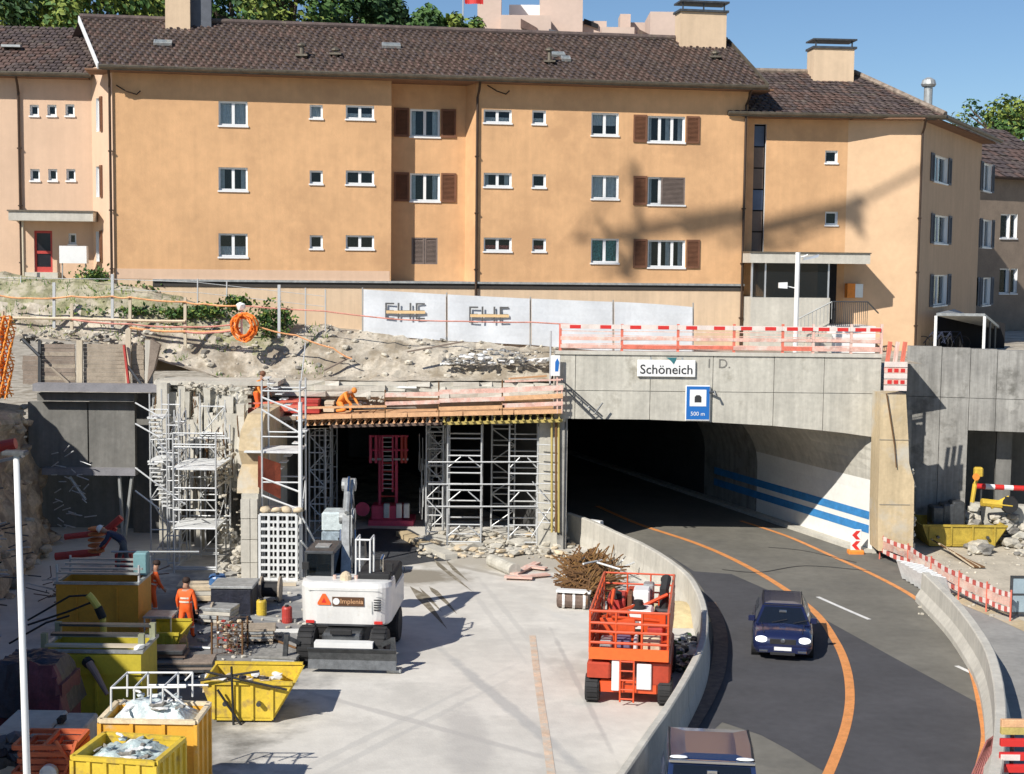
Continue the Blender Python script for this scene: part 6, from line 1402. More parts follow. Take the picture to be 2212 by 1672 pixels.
b = MB(); b.cbox((-.85, 1.5, 2.99), (.4, .5, .04)); b.build('roof_hatch', STEELG, ex)
b = MB()
for p, q, w_, h_ in [((-.2, 1.4, 1.9), (-.4, 2.9, 3.6), .28, .42), ((-.4, 2.9, 3.6), (-.55, 4.1, 4.35), .26, .4), ]: b.beam(p, q, w_, h_)
b.lathe((-.4, 2.9, 3.6), [(.24, -.22), (.24, .22)], 12, 'X'); b.build('boom', STEELG, ex)
b = MB(); b.beam((-.55, 4.1, 4.35), (-.6, 4.9, 2.6), .22, .3); b.lathe((-.55, 4.1, 4.35), [(.2, -.2), (.2, .2)], 12, 'X'); b.build('dipper_arm', STEELG, ex)
for (p, q) in [((-.42, 1.7, 1.9), (-.58, 2.8, 3.2)), ((.03, 1.7, 1.9), (-.17, 2.8, 3.2)), ((-.37, 2.6, 3.75), (-.52, 3.9, 4.6))]:
    b = MB(); m_ = Vector(p).lerp(Vector(q), .55); b.tube([p, m_], .075, 8); b.tube([m_, q], .045, 8, 1); b.build('hydraulic_cylinder', [STEELG, CHROM], ex)
b = MB(); rings = [[(x, 4.7, 2.6), (x, 5.2, 2.4), (x, 5.35, 1.9), (x, 5.0, 1.6), (x, 4.7, 1.75), (x, 4.95, 2.0), (x, 4.95, 2.3)] for x in (-1.0, -.2)]; loft(b, rings); b.build('bucket', STEEL, ex)
for (p, q) in [((.22, .6, 2.25), (.22, .6, 3.35)), ((.62, .6, 2.25), (.62, .6, 3.35)), ((.22, .6, 3.35), (.62, .6, 3.35)), ((.22, .6, 2.8), (.62, .6, 2.8)), ((.22, .6, 3.35), (.22, 1.3, 3.35)), ((.62, .6, 3.35), (.62, 1.3, 3.35)), ((.22, 1.3, 2.3), (.22, 1.3, 3.35)), ((.62, 1.3, 2.3), (.62, 1.3, 3.35))]: stick('handrail', p, q, .028, SPLAT, ex)
b = MB(); b.lathe((-.02, .35, 2.27), [(.16, 0), (.16, .12), (.1, .2), (.02, .24)], 12); b.build('beacon', BEIGE, ex)
for x in (-.35, .25): b = MB(); b.lathe((x, .45, 2.27), [(.05, 0), (.05, .1)], 8); b.build('cap', PKW, ex)
y_ = -.062
for (P_) in [[(-.3, 1.5, 2.1), (-.42, 2.2, 3.0), (-.55, 2.9, 3.75), (-.62, 3.5, 4.0)], [(.0, 1.5, 2.1), (-.1, 2.2, 3.1), (-.2, 2.9, 3.8), (-.4, 3.6, 4.15)], [(-.1, 1.6, 2.3), (-.2, 2.1, 3.2), (-.3, 2.8, 4.0)]]: b = MB(); b.tube(P_, .022, 6); b.build('hydraulic_hose', BLACK, ex)
for s in (-1, 1):
    b = MB(); b.rbox(s*.95-.12, s*.95+.12, -.05, -.02, 1.12, 1.2, .01); b.build('tail_light', REDP, ex)
    b = MB(); b.beam((s*1.18, .5, 2.27), (s*1.18, .5, 2.55), .02, .02); b.rbox(s*1.18-.1, s*1.18+.1, .48, .52, 2.5, 2.72, .02); b.build('mirror', BLACK, ex)
b = MB(); b.box(-1.0, 1.0, -.054, -.044, 2.03, 2.045); b.build('panel_seam', STEELG, ex)
b = MB(); b.rbox(-.3, .3, -.6, -.5, .95, 1.08, .02); b.build('tow_box', BLACK, ex)
for k in range(6): b = MB(); b.beam((-1.0+.45*k, 3.25, 1.9), (-1.0+.45*k, 3.25, 2.05), .03, .03); b.build('bolt', STEEL, ex)
b = MB(); b.box(-.33, .55, y_, y_+.012, 1.62, 1.87); b.build('plaque', BRNW, ex)
text('lettering', 'Implenia', .19, WOOD, ex, Matrix(((1, 0, 0, .21), (0, 0, -1, y_-.001), (0, 1, 0, 1.745), (0, 0, 0, 1))))
b = MB(); b.lathe((-.22, y_, 1.745), [(.095, .005), (.095, -.006)], 16, 'Y'); b.build('white_emblem', WHITE, ex)
b = MB(); b.ext([(-.74, y_, 1.64), (-.38, y_, 1.64), (-.38, y_, 1.7), (-.52, y_, 1.95), (-.6, y_, 1.95), (-.74, y_, 1.7)], (0, .008, 0)); tr_ = b.build('warning_triangle', REDP if False else HIVIS, ex)
b = MB(); b.ext([(-.63, y_-.004, 1.70), (-.49, y_-.004, 1.70), (-.56, y_-.004, 1.84)], (0, .004, 0)); b.build('triangle_centre', REDP, tr_)
for k in range(5): b = MB(); b.box(.82, 1.02, y_+.03, y_+.045, 1.5+k*.07, 1.53+k*.07); b.build('vent_slat', BLACK, ex)
b = MB(); b.box(.76, .79, y_+.03, y_+.04, 1.4, 1.88); b.box(.79, 1.1, y_+.035, y_+.045, 1.86, 1.88); b.build('hatch_seam', STEELG, ex)
# ---------- orange scissor lift
lp_ = gz(1356, 1526); ls_ = thing('scissor_lift', 'orange rough terrain scissor lift loaded with machines, parked by the curved barrier', 'lift', lp_, R(-8), ws=False)
for s in (-1, 1):
    for y in (.35, 3.4): wheel(ls_, s*.92, y, .36, .36, True, SPLAT)
b = MB(); b.rbox(-.75, .75, .1, 3.7, .32, .62, .05); b.build('chassis', LIFT, ls_)
b = MB(); b.rbox(-1.05, -.45, -.0, 1.0, .7, 1.1, .05); b.rbox(.5, 1.05, .1, 3.2, .55, 1.15, .05); b.build('side_pod', M('lift_dark_red', (.42, .05, .02), .5, var=.15), ls_)
b = MB(); b.rbox(.2, .58, .02, .1, .45, 1.1, .02); b.build('grille_panel', SPLAT, ls_)
b = MB(); b.rbox(-.42, -.22, -.02, .1, .4, 1.18, .02); b.build('white_panel', WHITE, ls_)
for x in (-.2, .14): stick('ladder_stile', (x, -.05, .12), (x, -.05, 1.2), .025, LIFT, ls_)
for k in range(5): stick('ladder_rung', (-.2, -.05, .2+k*.24), (.14, -.05, .2+k*.24), .022, LIFT, ls_)
for k in range(3):
    z0 = .66+k*.17
    for s in (-.55, .55): b = MB(); a, c = (.4, 3.3) if k % 2 else (3.3, .4); b.beam((s, a, z0), (s, c, z0+.16), .06, .1); b.build('scissor_arm', LIFT, ls_)
b = MB(); b.rbox(-1.0, 1.0, -.05, 4.6, 1.2, 1.36, .03); b.build('platform_floor', LIFT, ls_)
b = MB(); b.box(-1.0, 1.0, -.075, -.052, 1.2, 1.5); b.build('toe_board', HIVIS, ls_)
for k in range(7):
    y = -.03+k*4.6/6
    for s in (-1, 1): stick('rail_post', (s*.98, y, 1.36), (s*.98, y, 2.44), .024, LIFT, ls_)
for k in range(4): stick('rail_post', (-.98+k*.653, -.03, 1.36), (-.98+k*.653, -.03, 2.42), .032, LIFT, ls_)
for k in range(1, 3): stick('rail_post', (-.98+k*.653, 4.57, 1.36), (-.98+k*.653, 4.57, 2.42), .024, LIFT, ls_)
for z in (1.62, 1.9, 2.12, 2.42):
    for s in (-1, 1): stick('guard_rail', (s*.98, -.03, z), (s*.98, 4.57, z), .038, LIFT, ls_)
    stick('guard_rail', (-.98, -.03, z), (.98, -.03, z), .036, LIFT, ls_); stick('guard_rail', (-.98, 4.57, z), (.98, 4.57, z), .026, LIFT, ls_)
for s in (-1, 1):
    b = MB(); b.box(s*.985-.01, s*.985+.01, .2, 4.5, 1.38, 2.2 if s < 0 else 2.42); b.build('side_panel', LIFT, ls_)
def on_lift(name, label, cat, build):
    t = thing(name, label, cat, lp_, R(-8), ws=False); build(t); return t
def f1(t):
    b = MB(); b.rbox(-.15, .5, 2.1, 2.9, 1.36, 1.95, .06); b.build('tank_body', WHITE, t); b = MB(); b.lathe((.1, 2.4, 1.95), [(.2, 0), (.2, .06), (.12, .1), (.12, .22)], 14); b.build('filler_cap', BLACK, t)
    b = MB(); b.lathe((-.0, 2.09, 1.65), [(.12, 0), (.12, -.03)], 12, 'Y'); b.build('gauge', STEELG, t)
on_lift('white_tank', 'white square tank with a black cap standing on the orange lift platform', 'tank', f1)
def f2(t):
    b = MB(); b.tube([(.75, 3.3, 1.36), (.75, 3.3, 2.3), (.8, 3.5, 2.55), (.75, 3.8, 2.45)], .13, 9); b.build('pump_body', BLACK, t); b = MB(); b.rbox(.5, .95, 3.0, 3.5, 1.36, 1.8, .04); b.build('base_box', STEEL, t)
on_lift('black_pump', 'black pump with a bent pipe at the far right corner of the lift platform', 'pump', f2)
def f3(t):
    for k, (x0, x1) in enumerate([(-.75, -.45), (-.35, .02), (.1, .2), (.32, .78)]):
        b = MB(); b.rbox(x0, x1, .2+.02*k, .75, 1.37, 1.62+.03*k, .03); b.build('crate', [STEELG, M('crate_violet', (.16, .13, .22), .7), SPLAT, BEIGE][k], t)
on_lift('crate_row', 'row of small grey and beige crates just behind the near rail of the lift', 'crates', f3)
def f4(t):
    b = MB(); b.rbox(-.75, -.2, 1.1, 1.8, 1.37, 1.75, .04); b.build('body', LIFT, t); b = MB(); b.rbox(-.05, .3, 1.2, 1.6, 1.37, 1.6, .03); b.build('engine', GRNL, t)
    b = MB(); b.tube([(-.7, 1.1, 1.75), (-.6, 1.0, 2.2), (-.1, 1.0, 2.2), (0, 1.1, 1.75)], .03, 6); b.build('frame', LIFT, t); b = MB(); b.rbox(.4, .8, 1.3, 1.8, 1.37, 1.7, .03); b.build('case', REDM, t)
on_lift('orange_generator', 'small orange machine with tubular frame in the middle of the lift platform', 'generator', f4)
def f5(t):
    b = MB(); b.rbox(-.8, -.3, 3.2, 4.2, 1.37, 2.0, .05); b.build('body', REDM, t); b = MB(); b.rbox(-.1, .35, 3.4, 4.1, 1.37, 2.2, .04); b.build('cabinet', WHITE, t); b = MB(); b.rbox(-.25, -.12, 3.3, 4.0, 1.37, 2.1, .02); b.build('slab', SHUT, t)
    b = MB(); b.lathe((-.55, 3.3, 2.0), [(.15, 0), (.15, .15), (.05, .2)], 10); b.build('cap', BLACK, t)
on_lift('compressor', 'red and white machines at the far end of the lift platform', 'machine', f5)
def f6(t):
    b = MB(); b.rbox(-.82, .1, .95, 1.05, 1.37, 2.0, .02); b.build('panel', LIFT, t); b = MB(); b.rbox(.25, .85, 1.9, 2.0, 1.37, 1.95, .02); b.build('panel', LIFT, t)
    for (p, q) in [((-.8, 1.4, 1.9), (.2, 2.6, 2.05)), ((-.5, .9, 2.05), (.7, 1.3, 1.9)), ((.2, 2.9, 1.9), (.85, 3.1, 2.2)), ((-.7, 2.2, 1.5), (-.6, 3.0, 2.3))]: stick('bar', p, q, .05, LIFT, t)
on_lift('orange_frame_load', 'loose orange frames and bars stacked between the machines on the lift', 'frames', f6)
def f7(t):
    for k in range(4): b = MB(); x = -.7+.42*k; b.rbox(x, x+.3, 4.0-.2*(k % 2), 4.45, 1.37, 1.95+.15*(k % 3), .04); b.build('crate', [LIFT, M('lift_dark_red', (.42, .05, .02), .5), STEELG, LIFT][k], t)
on_lift('red_crates', 'row of red and orange crates along the far rail of the lift', 'crates', f7)
# ================================================================ PEOPLE
def person(label, loc, rz, J, mats, helmet=None, held=None, scale=1.0, stripes=True, name='person'):
    # J: joints ; mats: dict torso, leg, arm
    t = thing(name, label, 'person', loc, rz, ws=False)
    order = ['pelvis', 'waist', 'chest', 'neck', 'head0', 'head1']
    E = [('pelvis', 'waist'), ('waist', 'chest'), ('chest', 'neck'), ('neck', 'head0'), ('head0', 'head1')]
    for s in 'LR': E += [('chest', 'sh'+s), ('sh'+s, 'el'+s), ('el'+s, 'wr'+s), ('wr'+s, 'ha'+s), ('pelvis', 'hip'+s), ('hip'+s, 'kn'+s), ('kn'+s, 'an'+s), ('an'+s, 'to'+s)]
    RD = dict(pelvis=.15, waist=.145, chest=.165, neck=.062, head0=.09, head1=.085, sh=.085, el=.058, wr=.04, ha=.045, hip=.11, kn=.075, an=.055, to=.05)
    names = list(J.keys()); me = bpy.data.meshes.new('sk'); me.from_pydata([Vector(J[n])*scale for n in names], [(names.index(a), names.index(b)) for a, b in E], [])
    o = bpy.data.objects.new('sk', me); COL.objects.link(o); m = o.modifiers.new('s', 'SKIN'); m.use_smooth_shade = True
    for i, n in enumerate(names):
        r = RD.get(n, RD.get(n[:-1], .06))*scale; v = me.skin_vertices[0].data[i]; v.radius = (r*(1.25 if n in ('chest', 'waist', 'pelvis') else 1), r); v.use_root = n == 'pelvis'
    m = o.modifiers.new('d', 'SUBSURF'); m.levels = 2; m.render_levels = 2
    dg = bpy.context.evaluated_depsgraph_get(); dg.update(); bm_ = bpy.data.meshes.new_from_object(o.evaluated_get(dg)); bpy.data.objects.remove(o)
    ml = [mats['torso'], mats['leg'], mats['arm'], SKIN, mats.get('hair', HAIR), BLACK]
    bm_.materials.clear(); [bm_.materials.append(x) for x in ml]
    def reg(p):
        best = None
        for a, c in E:
            A_, B_ = Vector(J[a])*scale, Vector(J[c])*scale; d = B_-A_; u = max(0, min(1, (p-A_).dot(d)/max(1e-9, d.length_squared))); dd = (p-(A_+d*u)).length-.5*RD.get(c, RD.get(c[:-1], .06))
            if best is None or dd < best[0]: best = (dd, a, c, u)
        return best
    for f in bm_.polygons:
        _, a, c, u = reg(f.center)
        if c.startswith('head') : f.material_index = 3
        elif c == 'neck': f.material_index = 3 if u > .6 else 0
        elif c.startswith('ha'): f.material_index = 3
        elif c.startswith('to') : f.material_index = 5
        elif c[:2] in ('el', 'wr'): f.material_index = 2
        elif c[:2] in ('kn', 'an', 'hi'): f.material_index = 1
        else: f.material_index = 0
    bm_.name = 'body'; obj('body', bm_, t)
    h0, h1 = Vector(J['head0'])*scale, Vector(J['head1'])*scale; up = (h1-h0).normalized(); c = h0.lerp(h1, .75)
    fw = Vector(J.get('face', (0, -1, 0))) if False else Vector((0, -1, 0)) if 'facing' not in mats else Vector(mats['facing'])
    fw = (fw-up*fw.dot(up)).normalized(); sd = up.cross(fw)
    b = MB(); b.rock(c+fw*.1*scale, (.03, .04, .05), 1); b.build('nose', SKIN, t)
    for s in (-1, 1):
        b = MB(); b.lathe(c+sd*s*.092*scale, [(.008, -.03), (.018, 0), (.008, .03)], 6); b.build('ear', SKIN, t)
        b = MB(); b.rock(c+fw*.088*scale+sd*s*.032+up*.03, .02, 3); b.build('eye', BLACK, t)
    Q = Matrix((sd, fw, up)).transposed()
    b = MB(); prof = [(.112, -.02), (.118, .02), (.112, .06), (.09, .10), (.05, .125), (.01, .132)]
    b.lathe((0, 0, 0), prof, 14)
    if helmet: b.lathe((0, 0, 0), [(.145, -.025), (.145, -.015), (.11, .0)], 14)
    b.v = [c+up*.035*scale+Q@v*scale for v in b.v]; b.build('helmet' if helmet else 'hair', helmet or mats.get('hair', HAIR), t, smooth=True)
    # fingers
    for s in 'LR':
        h = Vector(J['ha'+s])*scale; w_ = Vector(J['wr'+s])*scale; d = (h-w_).normalized(); o_ = d.orthogonal().normalized(); q_ = d.cross(o_); b = MB()
        for k, l in enumerate((.07, .08, .075, .06)): p = h+o_*(.026-.017*k); b.tube([p, p+d*l*.5, p+d*l*.85+q_*l*.35], [.009, .009, .007], 5)
        p = h-d*.03+o_*.035; b.tube([p, p+o_*.03+d*.03, p+o_*.03+d*.06], [.01, .01, .008], 5); b.build('fingers', SKIN, t)
    if stripes:
        for za, zb in (('waist', 'chest'),):
            A_, B_ = Vector(J[za])*scale, Vector(J[zb])*scale; d = (B_-A_).normalized(); b = MB()
            for u in (.15, .6):
                cc_ = A_.lerp(B_, u); x_ = Vector((1, 0, 0)); y2_ = d.cross(x_).normalized(); n = 14
                for k in range(n):
                    a0, a1 = 6.2832*k/n, 6.2832*(k+1)/n; f = lambda a, o2: cc_+x_*math.cos(a)*.196*scale+y2_*math.sin(a)*.158*scale+d*o2
                    b.poly([f(a0, -.025), f(a1, -.025), f(a1, .025), f(a0, .025)])
            b.build('reflective_band', REFL, t)
        for s in 'LR':
            A_, B_ = Vector(J['kn'+s])*scale, Vector(J['an'+s])*scale; b = MB(); b.tube([A_.lerp(B_, .25), A_.lerp(B_, .38)], .085*scale, 10); b.build('reflective_band', REFL, t)
    return t
def stand(lean=0., step=.1, armL=(.0, .0), armR=(0, 0), turn=0):
    J = dict(pelvis=(0, 0, .95), waist=(0, -.03*lean, 1.1), chest=(0, -.25*lean, 1.34), neck=(0, -.36*lean, 1.5), head0=(0, -.42*lean, 1.6), head1=(0, -.48*lean, 1.72))
    for s, k in (('L', -1), ('R', 1)):
        a = armL if s == 'L' else armR; st_ = step*k
        J['sh'+s] = (k*.2, -.27*lean, 1.42); J['el'+s] = (k*.29, -.3*lean+a[0]*.25, 1.15+a[1]*.1); J['wr'+s] = (k*.30, -.34*lean+a[0]*.5-.06, .9+a[1]*.3); J['ha'+s] = (k*.30, -.36*lean+a[0]*.55-.08, .83+a[1]*.36)
        J['hip'+s] = (k*.1, 0, .9); J['kn'+s] = (k*.12, -.02+st_, .5); J['an'+s] = (k*.13, st_*1.9+.03, .09); J['to'+s] = (k*.14, st_*1.9-.13, .045)
    return J
OR = dict(torso=HIVIS, leg=HIVIS, arm=HIVIS)
p = gz(402, 1382); person('worker in bright orange suit walking away between the tank and the crates', (p.x, p.y, .002), R(172), stand(.12, .12, (.1, 0), (-.15, .1)), OR)
p = gz(328, 1338); person('worker in orange suit half hidden beside the ochre tank', (p.x, p.y, .002), R(120), stand(.35, .05, (-.2, .3), (-.2, .3)), OR)
# bending worker in dark jacket with a white helmet
J = stand(1.4, .12, (-.3, .1), (-.3, .1)); J.update(waist=(0, -.1, 1.1), chest=(0, -.36, 1.24), neck=(0, -.5, 1.3), head0=(0, -.6, 1.34), head1=(0, -.7, 1.4))
for s, k in (('L', -1), ('R', 1)): J['sh'+s] = (k*.19, -.42, 1.28); J['el'+s] = (k*.26, -.55, 1.02); J['wr'+s] = (k*.22, -.72, .86); J['ha'+s] = (k*.2, -.78, .8)
p = gy(268, 1232, 45.5); zf_ = gy(255, 1236, 45.5).z
person('worker in dark jacket and white helmet bending over red machinery on a platform', (p.x, 45.5, zf_), R(-80), J, dict(torso=NAVY, leg=GREYC, arm=NAVY), helmet=WHITE, stripes=False)
# worker on the deck, seen from the side
dz = gy(560, 903, 56.2).z
J = stand(.5, .1, (-.3, .2), (-.3, .2))
person('worker in light orange suit leaning at the left end of the formwork deck', (gy(556, 895, 56.0).x, 56.0, dz), R(70), J, dict(torso=HIVO, leg=HIVIS, arm=HIVO, hair=SHUT), stripes=False)
# kneeling worker on the deck
J = dict(pelvis=(0, .05, .42), waist=(0, -.06, .56), chest=(0, -.26, .72), neck=(0, -.38, .8), head0=(0, -.47, .84), head1=(0, -.57, .88))
for s, k in (('L', -1), ('R', 1)): J['sh'+s] = (k*.19, -.3, .76); J['el'+s] = (k*.26, -.46, .52); J['wr'+s] = (k*.2, -.64, .34); J['ha'+s] = (k*.19, -.7, .28); J['hip'+s] = (k*.12, .05, .38); J['kn'+s] = (k*.16, -.3, .14 if k < 0 else .42); J['an'+s] = (k*.16, .1 if k < 0 else -.32, .08); J['to'+s] = (k*.16, .24 if k < 0 else -.46, .05)
person('kneeling worker in orange clothes bent low on the formwork deck', (gy(738, 885, 56.3).x, 56.3, gy(740, 890, 56.3).z-.02), R(60), J, dict(torso=HIVO, leg=HIVO, arm=HIVO, hair=HIVO), stripes=False)
# ================================================================ FOREGROUND LEFT : TANKS AND SKIPS
def obox(mb, c, d, z0, z1, rz=0, mi=0, taper=0):
    c = Vector(c); Q = Matrix.Rotation(rz, 3, 'Z'); P = []
    for z, t in ((z0, taper), (z1, 0)):
        for x, y in ((-.5, -.5), (.5, -.5), (.5, .5), (-.5, .5)): v = Q@Vector((x*(d[0]-t), y*(d[1]-t), 0)); P.append(Vector((c.x+v.x, c.y+v.y, z)))
    mb.hexa(P, mi)
def tank(name, label, x0, x1, Y, d, z0, ztop, mat, ribs=(), band=None):
    a = gy(x0, 1400, Y).x; c = gy(x1, 1400, Y).x; t = thing(name, label, 'tank', ((a+c)/2, Y+d/2, 0))
    th = .06
    for nm, (p, q, r_, s_) in {'front_wall': (a, c, Y, Y+th), 'rear_wall': (a, c, Y+d-th, Y+d)}.items(): b = MB(); b.box(p, q, r_, s_, z0, ztop); b.build(nm, mat, t)
    for p in (a, c-th): b = MB(); b.box(p, p+th, Y+th+.002, Y+d-th-.002, z0, ztop-.002); b.build('side_wall', mat, t)
    b = MB(); b.box(a+th, c-th, Y+th, Y+d-th, z0, z0+.05); b.build('floor', STEEL, t)
    b = MB(); b.box(a+th, c-th, Y+th, Y+d-th, ztop-.45, ztop-.4); b.build('water', M('murky_water', (.16, .18, .17), .12, var=.3, vs=2), t)
    for f in ribs: x = a+(c-a)*f; b = MB(); b.box(x-.03, x+.03, Y-.04, Y-.002, z0+.1, ztop-.1); b.build('rib', mat, t)
    for q_ in ((a-.04, c+.04, Y-.06, Y+.06), (a-.04, c+.04, Y+d-.06, Y+d+.06), (a-.04, a+.06, Y+.062, Y+d-.062), (c-.06, c+.04, Y+.062, Y+d-.062)): b = MB(); b.box(*q_, ztop, ztop+.07); b.build('rim', STEELG if band is None else band, t)
    return t, a, c
zt1 = gy(200, 1262, 41.5).z
t1, a, c = tank('settling_tank', 'ochre orange steel settling tank behind the yellow tank, with a yellow elbow hose in front', 123, 300, 41.5, 1.5, 0, zt1, YELO, (.25, .74), STEELG)
for k in range(4): y = 41.6+k*.42; stick('walkway_bar', (a, y, zt1+.3+.05*k), (c, y, zt1+.3+.05*k), (.12, .05), STEELG, t1, sq=True)
for x in (a, c):
    for y in (41.6, 42.9): stick('rail_post', (x, y, zt1), (x, y, zt1+.55), .035, ZINC, t1)
b = MB(); b.rbox(c-.35, c+.05, 42.3, 42.7, zt1+.1, zt1+.75, .03); b.build('control_box', M('box_teal', (.16, .30, .32), .6), t1)
zt2 = gy(200, 1410, 34.6).z
t2, a, c = tank('settling_tank', 'tall yellow steel settling tank with a brown hose leaning on it, left foreground', 86, 306, 34.6, 1.5, 0, zt2, YELG, (.55,), STEELG)
b = MB(); b.box(a, c, 34.53, 34.598, zt2-.52, zt2-.03); b.build('upper_band', YELG, t2)
for x in (a+.05, c-.05):
    for y in (34.8, 35.9): stick('corner_post', (x, y, zt2), (x, y, zt2+.42), (.14, .14), M('post_olive', (.30, .31, .2), .7), t2, sq=True)
for (y, z) in ((34.75, .14), (35.2, .3), (35.9, .36)): stick('walkway_bar', (a+.1, y, zt2+z), (c-.1, y, zt2+z), (.2, .06), [STEELG, POSTW, STEEL][int(y) % 3], t2, sq=True)
b = MB(); b.rock((c-.08, 34.7, zt2+.12), (.3, .25, .2), 5); b.build('white_block', WHITE, t2)
hs_ = thing('elbow_hose', 'yellow and black elbow hose rising between the two tanks', 'hose', gy(222, 1378, 38))
P = [gy(225, 1385, 38), gy(222, 1335, 38), gy(212, 1312, 38), gy(198, 1292, 38), gy(190, 1284, 38)]
b = MB(); b.tube(P[:2], .085, 10); b.tube([P[2], P[3], P[4]], .095, 10); b.build('hose_section', M('hose_yellow', (.60, .52, .10), .5), hs_)
b = MB(); b.tube([P[1], P[2]], .11, 10); b.build('coupling', BLACK, hs_)
for (x0, y0, xm, ym, x1, y1) in [(190, 1286, 150, 1288, 60, 1340), (200, 1300, 150, 1320, 60, 1350), (150, 1330, 100, 1345, 20, 1390)]:
    b = MB(); b.tube([gy(x0, y0, 38), gy(xm, ym, 38), gy(x1, y1, 38)], .03, 6); b.build('cable', BLACK, hs_)
hp = thing('brown_hose', 'brown hose end leaning against the front of the yellow tank', 'hose', gy(230, 1500, 34.2))
b = MB(); b.tube([gy(192, 1432, 34.3), gy(205, 1452, 34.2), gy(232, 1500, 34.0)], [.1, .085, .05], 10); b.build('hose', M('hose_brown', (.30, .20, .17), .6), hp); b = MB(); b.tube([gy(187, 1428, 34.4), gy(194, 1435, 34.3)], .13, 10); b.build('collar', BLACK, hp)
# container with plastic covered load and pipe frame
def container(name, label, cat, x0, x1, Y, d, z1, mat, rz=0, z0=0, posts=True, taper=.0, rim=None, load=None, loadz=.0, lm=SHEET, ribs=4):
    a = gy(x0, 1550, Y).x; c = gy(x1, 1550, Y).x; w_ = c-a; t = thing(name, label, cat, ((a+c)/2, Y+d/2, 0), rz)
    t['ws'] = 0; del t['ws']
    h = w_/2; k = d/2; th = .05
    def wall(nm, P, Q_):
        n = Vector((Q_[1]-P[1], P[0]-Q_[0])).normalized()*th; b = MB(); tp = taper
        b.hexa([(P[0]*(1-tp), P[1]*(1-tp), z0), (Q_[0]*(1-tp), Q_[1]*(1-tp), z0), (Q_[0]*(1-tp)-n.x, Q_[1]*(1-tp)-n.y, z0), (P[0]*(1-tp)-n.x, P[1]*(1-tp)-n.y, z0), (P[0], P[1], z1), (Q_[0], Q_[1], z1), (Q_[0]-n.x, Q_[1]-n.y, z1), (P[0]-n.x, P[1]-n.y, z1)]); o = b.build(nm, mat, t)
        if ribs:
            for i in range(ribs+1):
                f = i/ribs; x, y = P[0]+(Q_[0]-P[0])*f, P[1]+(Q_[1]-P[1])*f; b = MB(); b.beam((x*(1-tp)+n.x*.4, y*(1-tp)+n.y*.4, z0+.03), (x+n.x*.4, y+n.y*.4, z1-.02), .07, .05, up=(n.x, n.y, 0)); b.build('rib', mat, o)
        b = MB(); b.beam((P[0], P[1], z1+.03), (Q_[0], Q_[1], z1+.03), .1, .08); b.build('top_rim', rim or mat, o)
    wall('front_wall', (-h, -k), (h, -k)); wall('side_wall', (h, -k), (h, k)); wall('rear_wall', (h, k), (-h, k)); wall('side_wall', (-h, k), (-h, -k))
    b = MB(); b.box(-h+.06, h-.06, -k+.06, k-.06, z0, z0+.06); b.build('floor', STEEL, t)
    if load:
        l = thing(load[0], load[1], load[2], ((a+c)/2, Y+d/2, z1-.2), rz, ws=False); b = MB(); n = 26; sd = hash(len(name)) % 7
        for j in range(n+1):
            for i in range(n+1):
                x, y = -h+.08+(w_-.16)*i/n, -k+.08+(d-.16)*j/n; e = min(1, 4*min(i, n-i, j, n-j)/n)
                z = e*(loadz+.22*noise.noise(Vector((x*1.6, y*1.6, sd)))+.14*abs(noise.noise(Vector((x*4, y*4, sd+2)))))
                b.v.append(Vector((x, y, z+.05)))
        for j in range(n):
            for i in range(n): o = j*(n+1)+i; b.f.append((o, o+1, o+n+2, o+n+1)); b.m.append(0)
        b.build('crumpled_sheet', lm, l, smooth=False)
        b = MB(); rnd = random.Random(9)
        for q in range(26): b.rock((rnd.uniform(-h*.8, h*.8), rnd.uniform(-k*.8, k*.8), loadz+rnd.uniform(.0, .15)), (rnd.uniform(.1, .45), rnd.uniform(.08, .2), rnd.uniform(.05, .12)), q, q % 3)
        b.build('scrap', [lm, RUBD, WHITE], l, kind='stuff')
    return t, h, k, (a+c)/2
container('amber_container', 'amber and white container with pale rim filled with plastic sheeting, behind the front yellow skip', 'container', 216, 424, 28.2, 1.2, 2.0, YELR, R(-1), rim=M('rim_pale', (.75, .62, .42), .6, var=.2, vs=3), load=('plastic_load', 'crumpled white plastic wrapping heaped on the amber container', 'plastic sheeting'), loadz=.38, ribs=3)
container('yellow_skip', 'bright yellow ribbed skip with blue grey plastic sheeting inside at the bottom edge', 'skip', 162, 352, 26.5, 1.4, 1.8, YEL, R(-9), load=('plastic_load', 'pale blue grey plastic sheets bunched in the front yellow skip', 'plastic sheeting'), loadz=.16, lm=M('plastic_bluegrey', (.42, .50, .50), .3, var=.25, vs=3, bump=1.5, bs=4), ribs=5)
pf = thing('pipe_cage', 'white galvanised pipe frame cage lying on top of the amber container', 'frame', gy(345, 1530, 29.5))
Yf, Yb = 28.6, 29.6
def pl(pts, Y0=None): 
    for (x0, y0, Ya), (x1, y1, Yb_) in zip(pts, pts[1:]): stick('pipe', gy(x0, y0, Ya), gy(x1, y1, Yb_), .022, SPLAT, pf)
pl([(240, 1486, Yf), (402, 1484, Yf)]); pl([(275, 1453, Yb), (416, 1453, Yb)]); pl([(240, 1486, Yf), (275, 1453, Yb)]); pl([(352, 1485, Yf), (385, 1453, Yb)])
for x in (240, 290, 326, 352): pl([(x, 1486, Yf), (x, 1535, Yf)])
for x in (275, 320, 385, 416): pl([(x, 1453, Yb), (x, 1505, Yb)])
pl([(355, 1488, Yf), (410, 1532, Yf)]); pl([(320, 1480, Yb), (450, 1480, Yb)]); pl([(400, 1470, Yb), (416, 1453, Yb)]); pl([(352, 1485, Yf), (352, 1545, Yf)]); pl([(290, 1486, Yf), (320, 1453, Yb)])
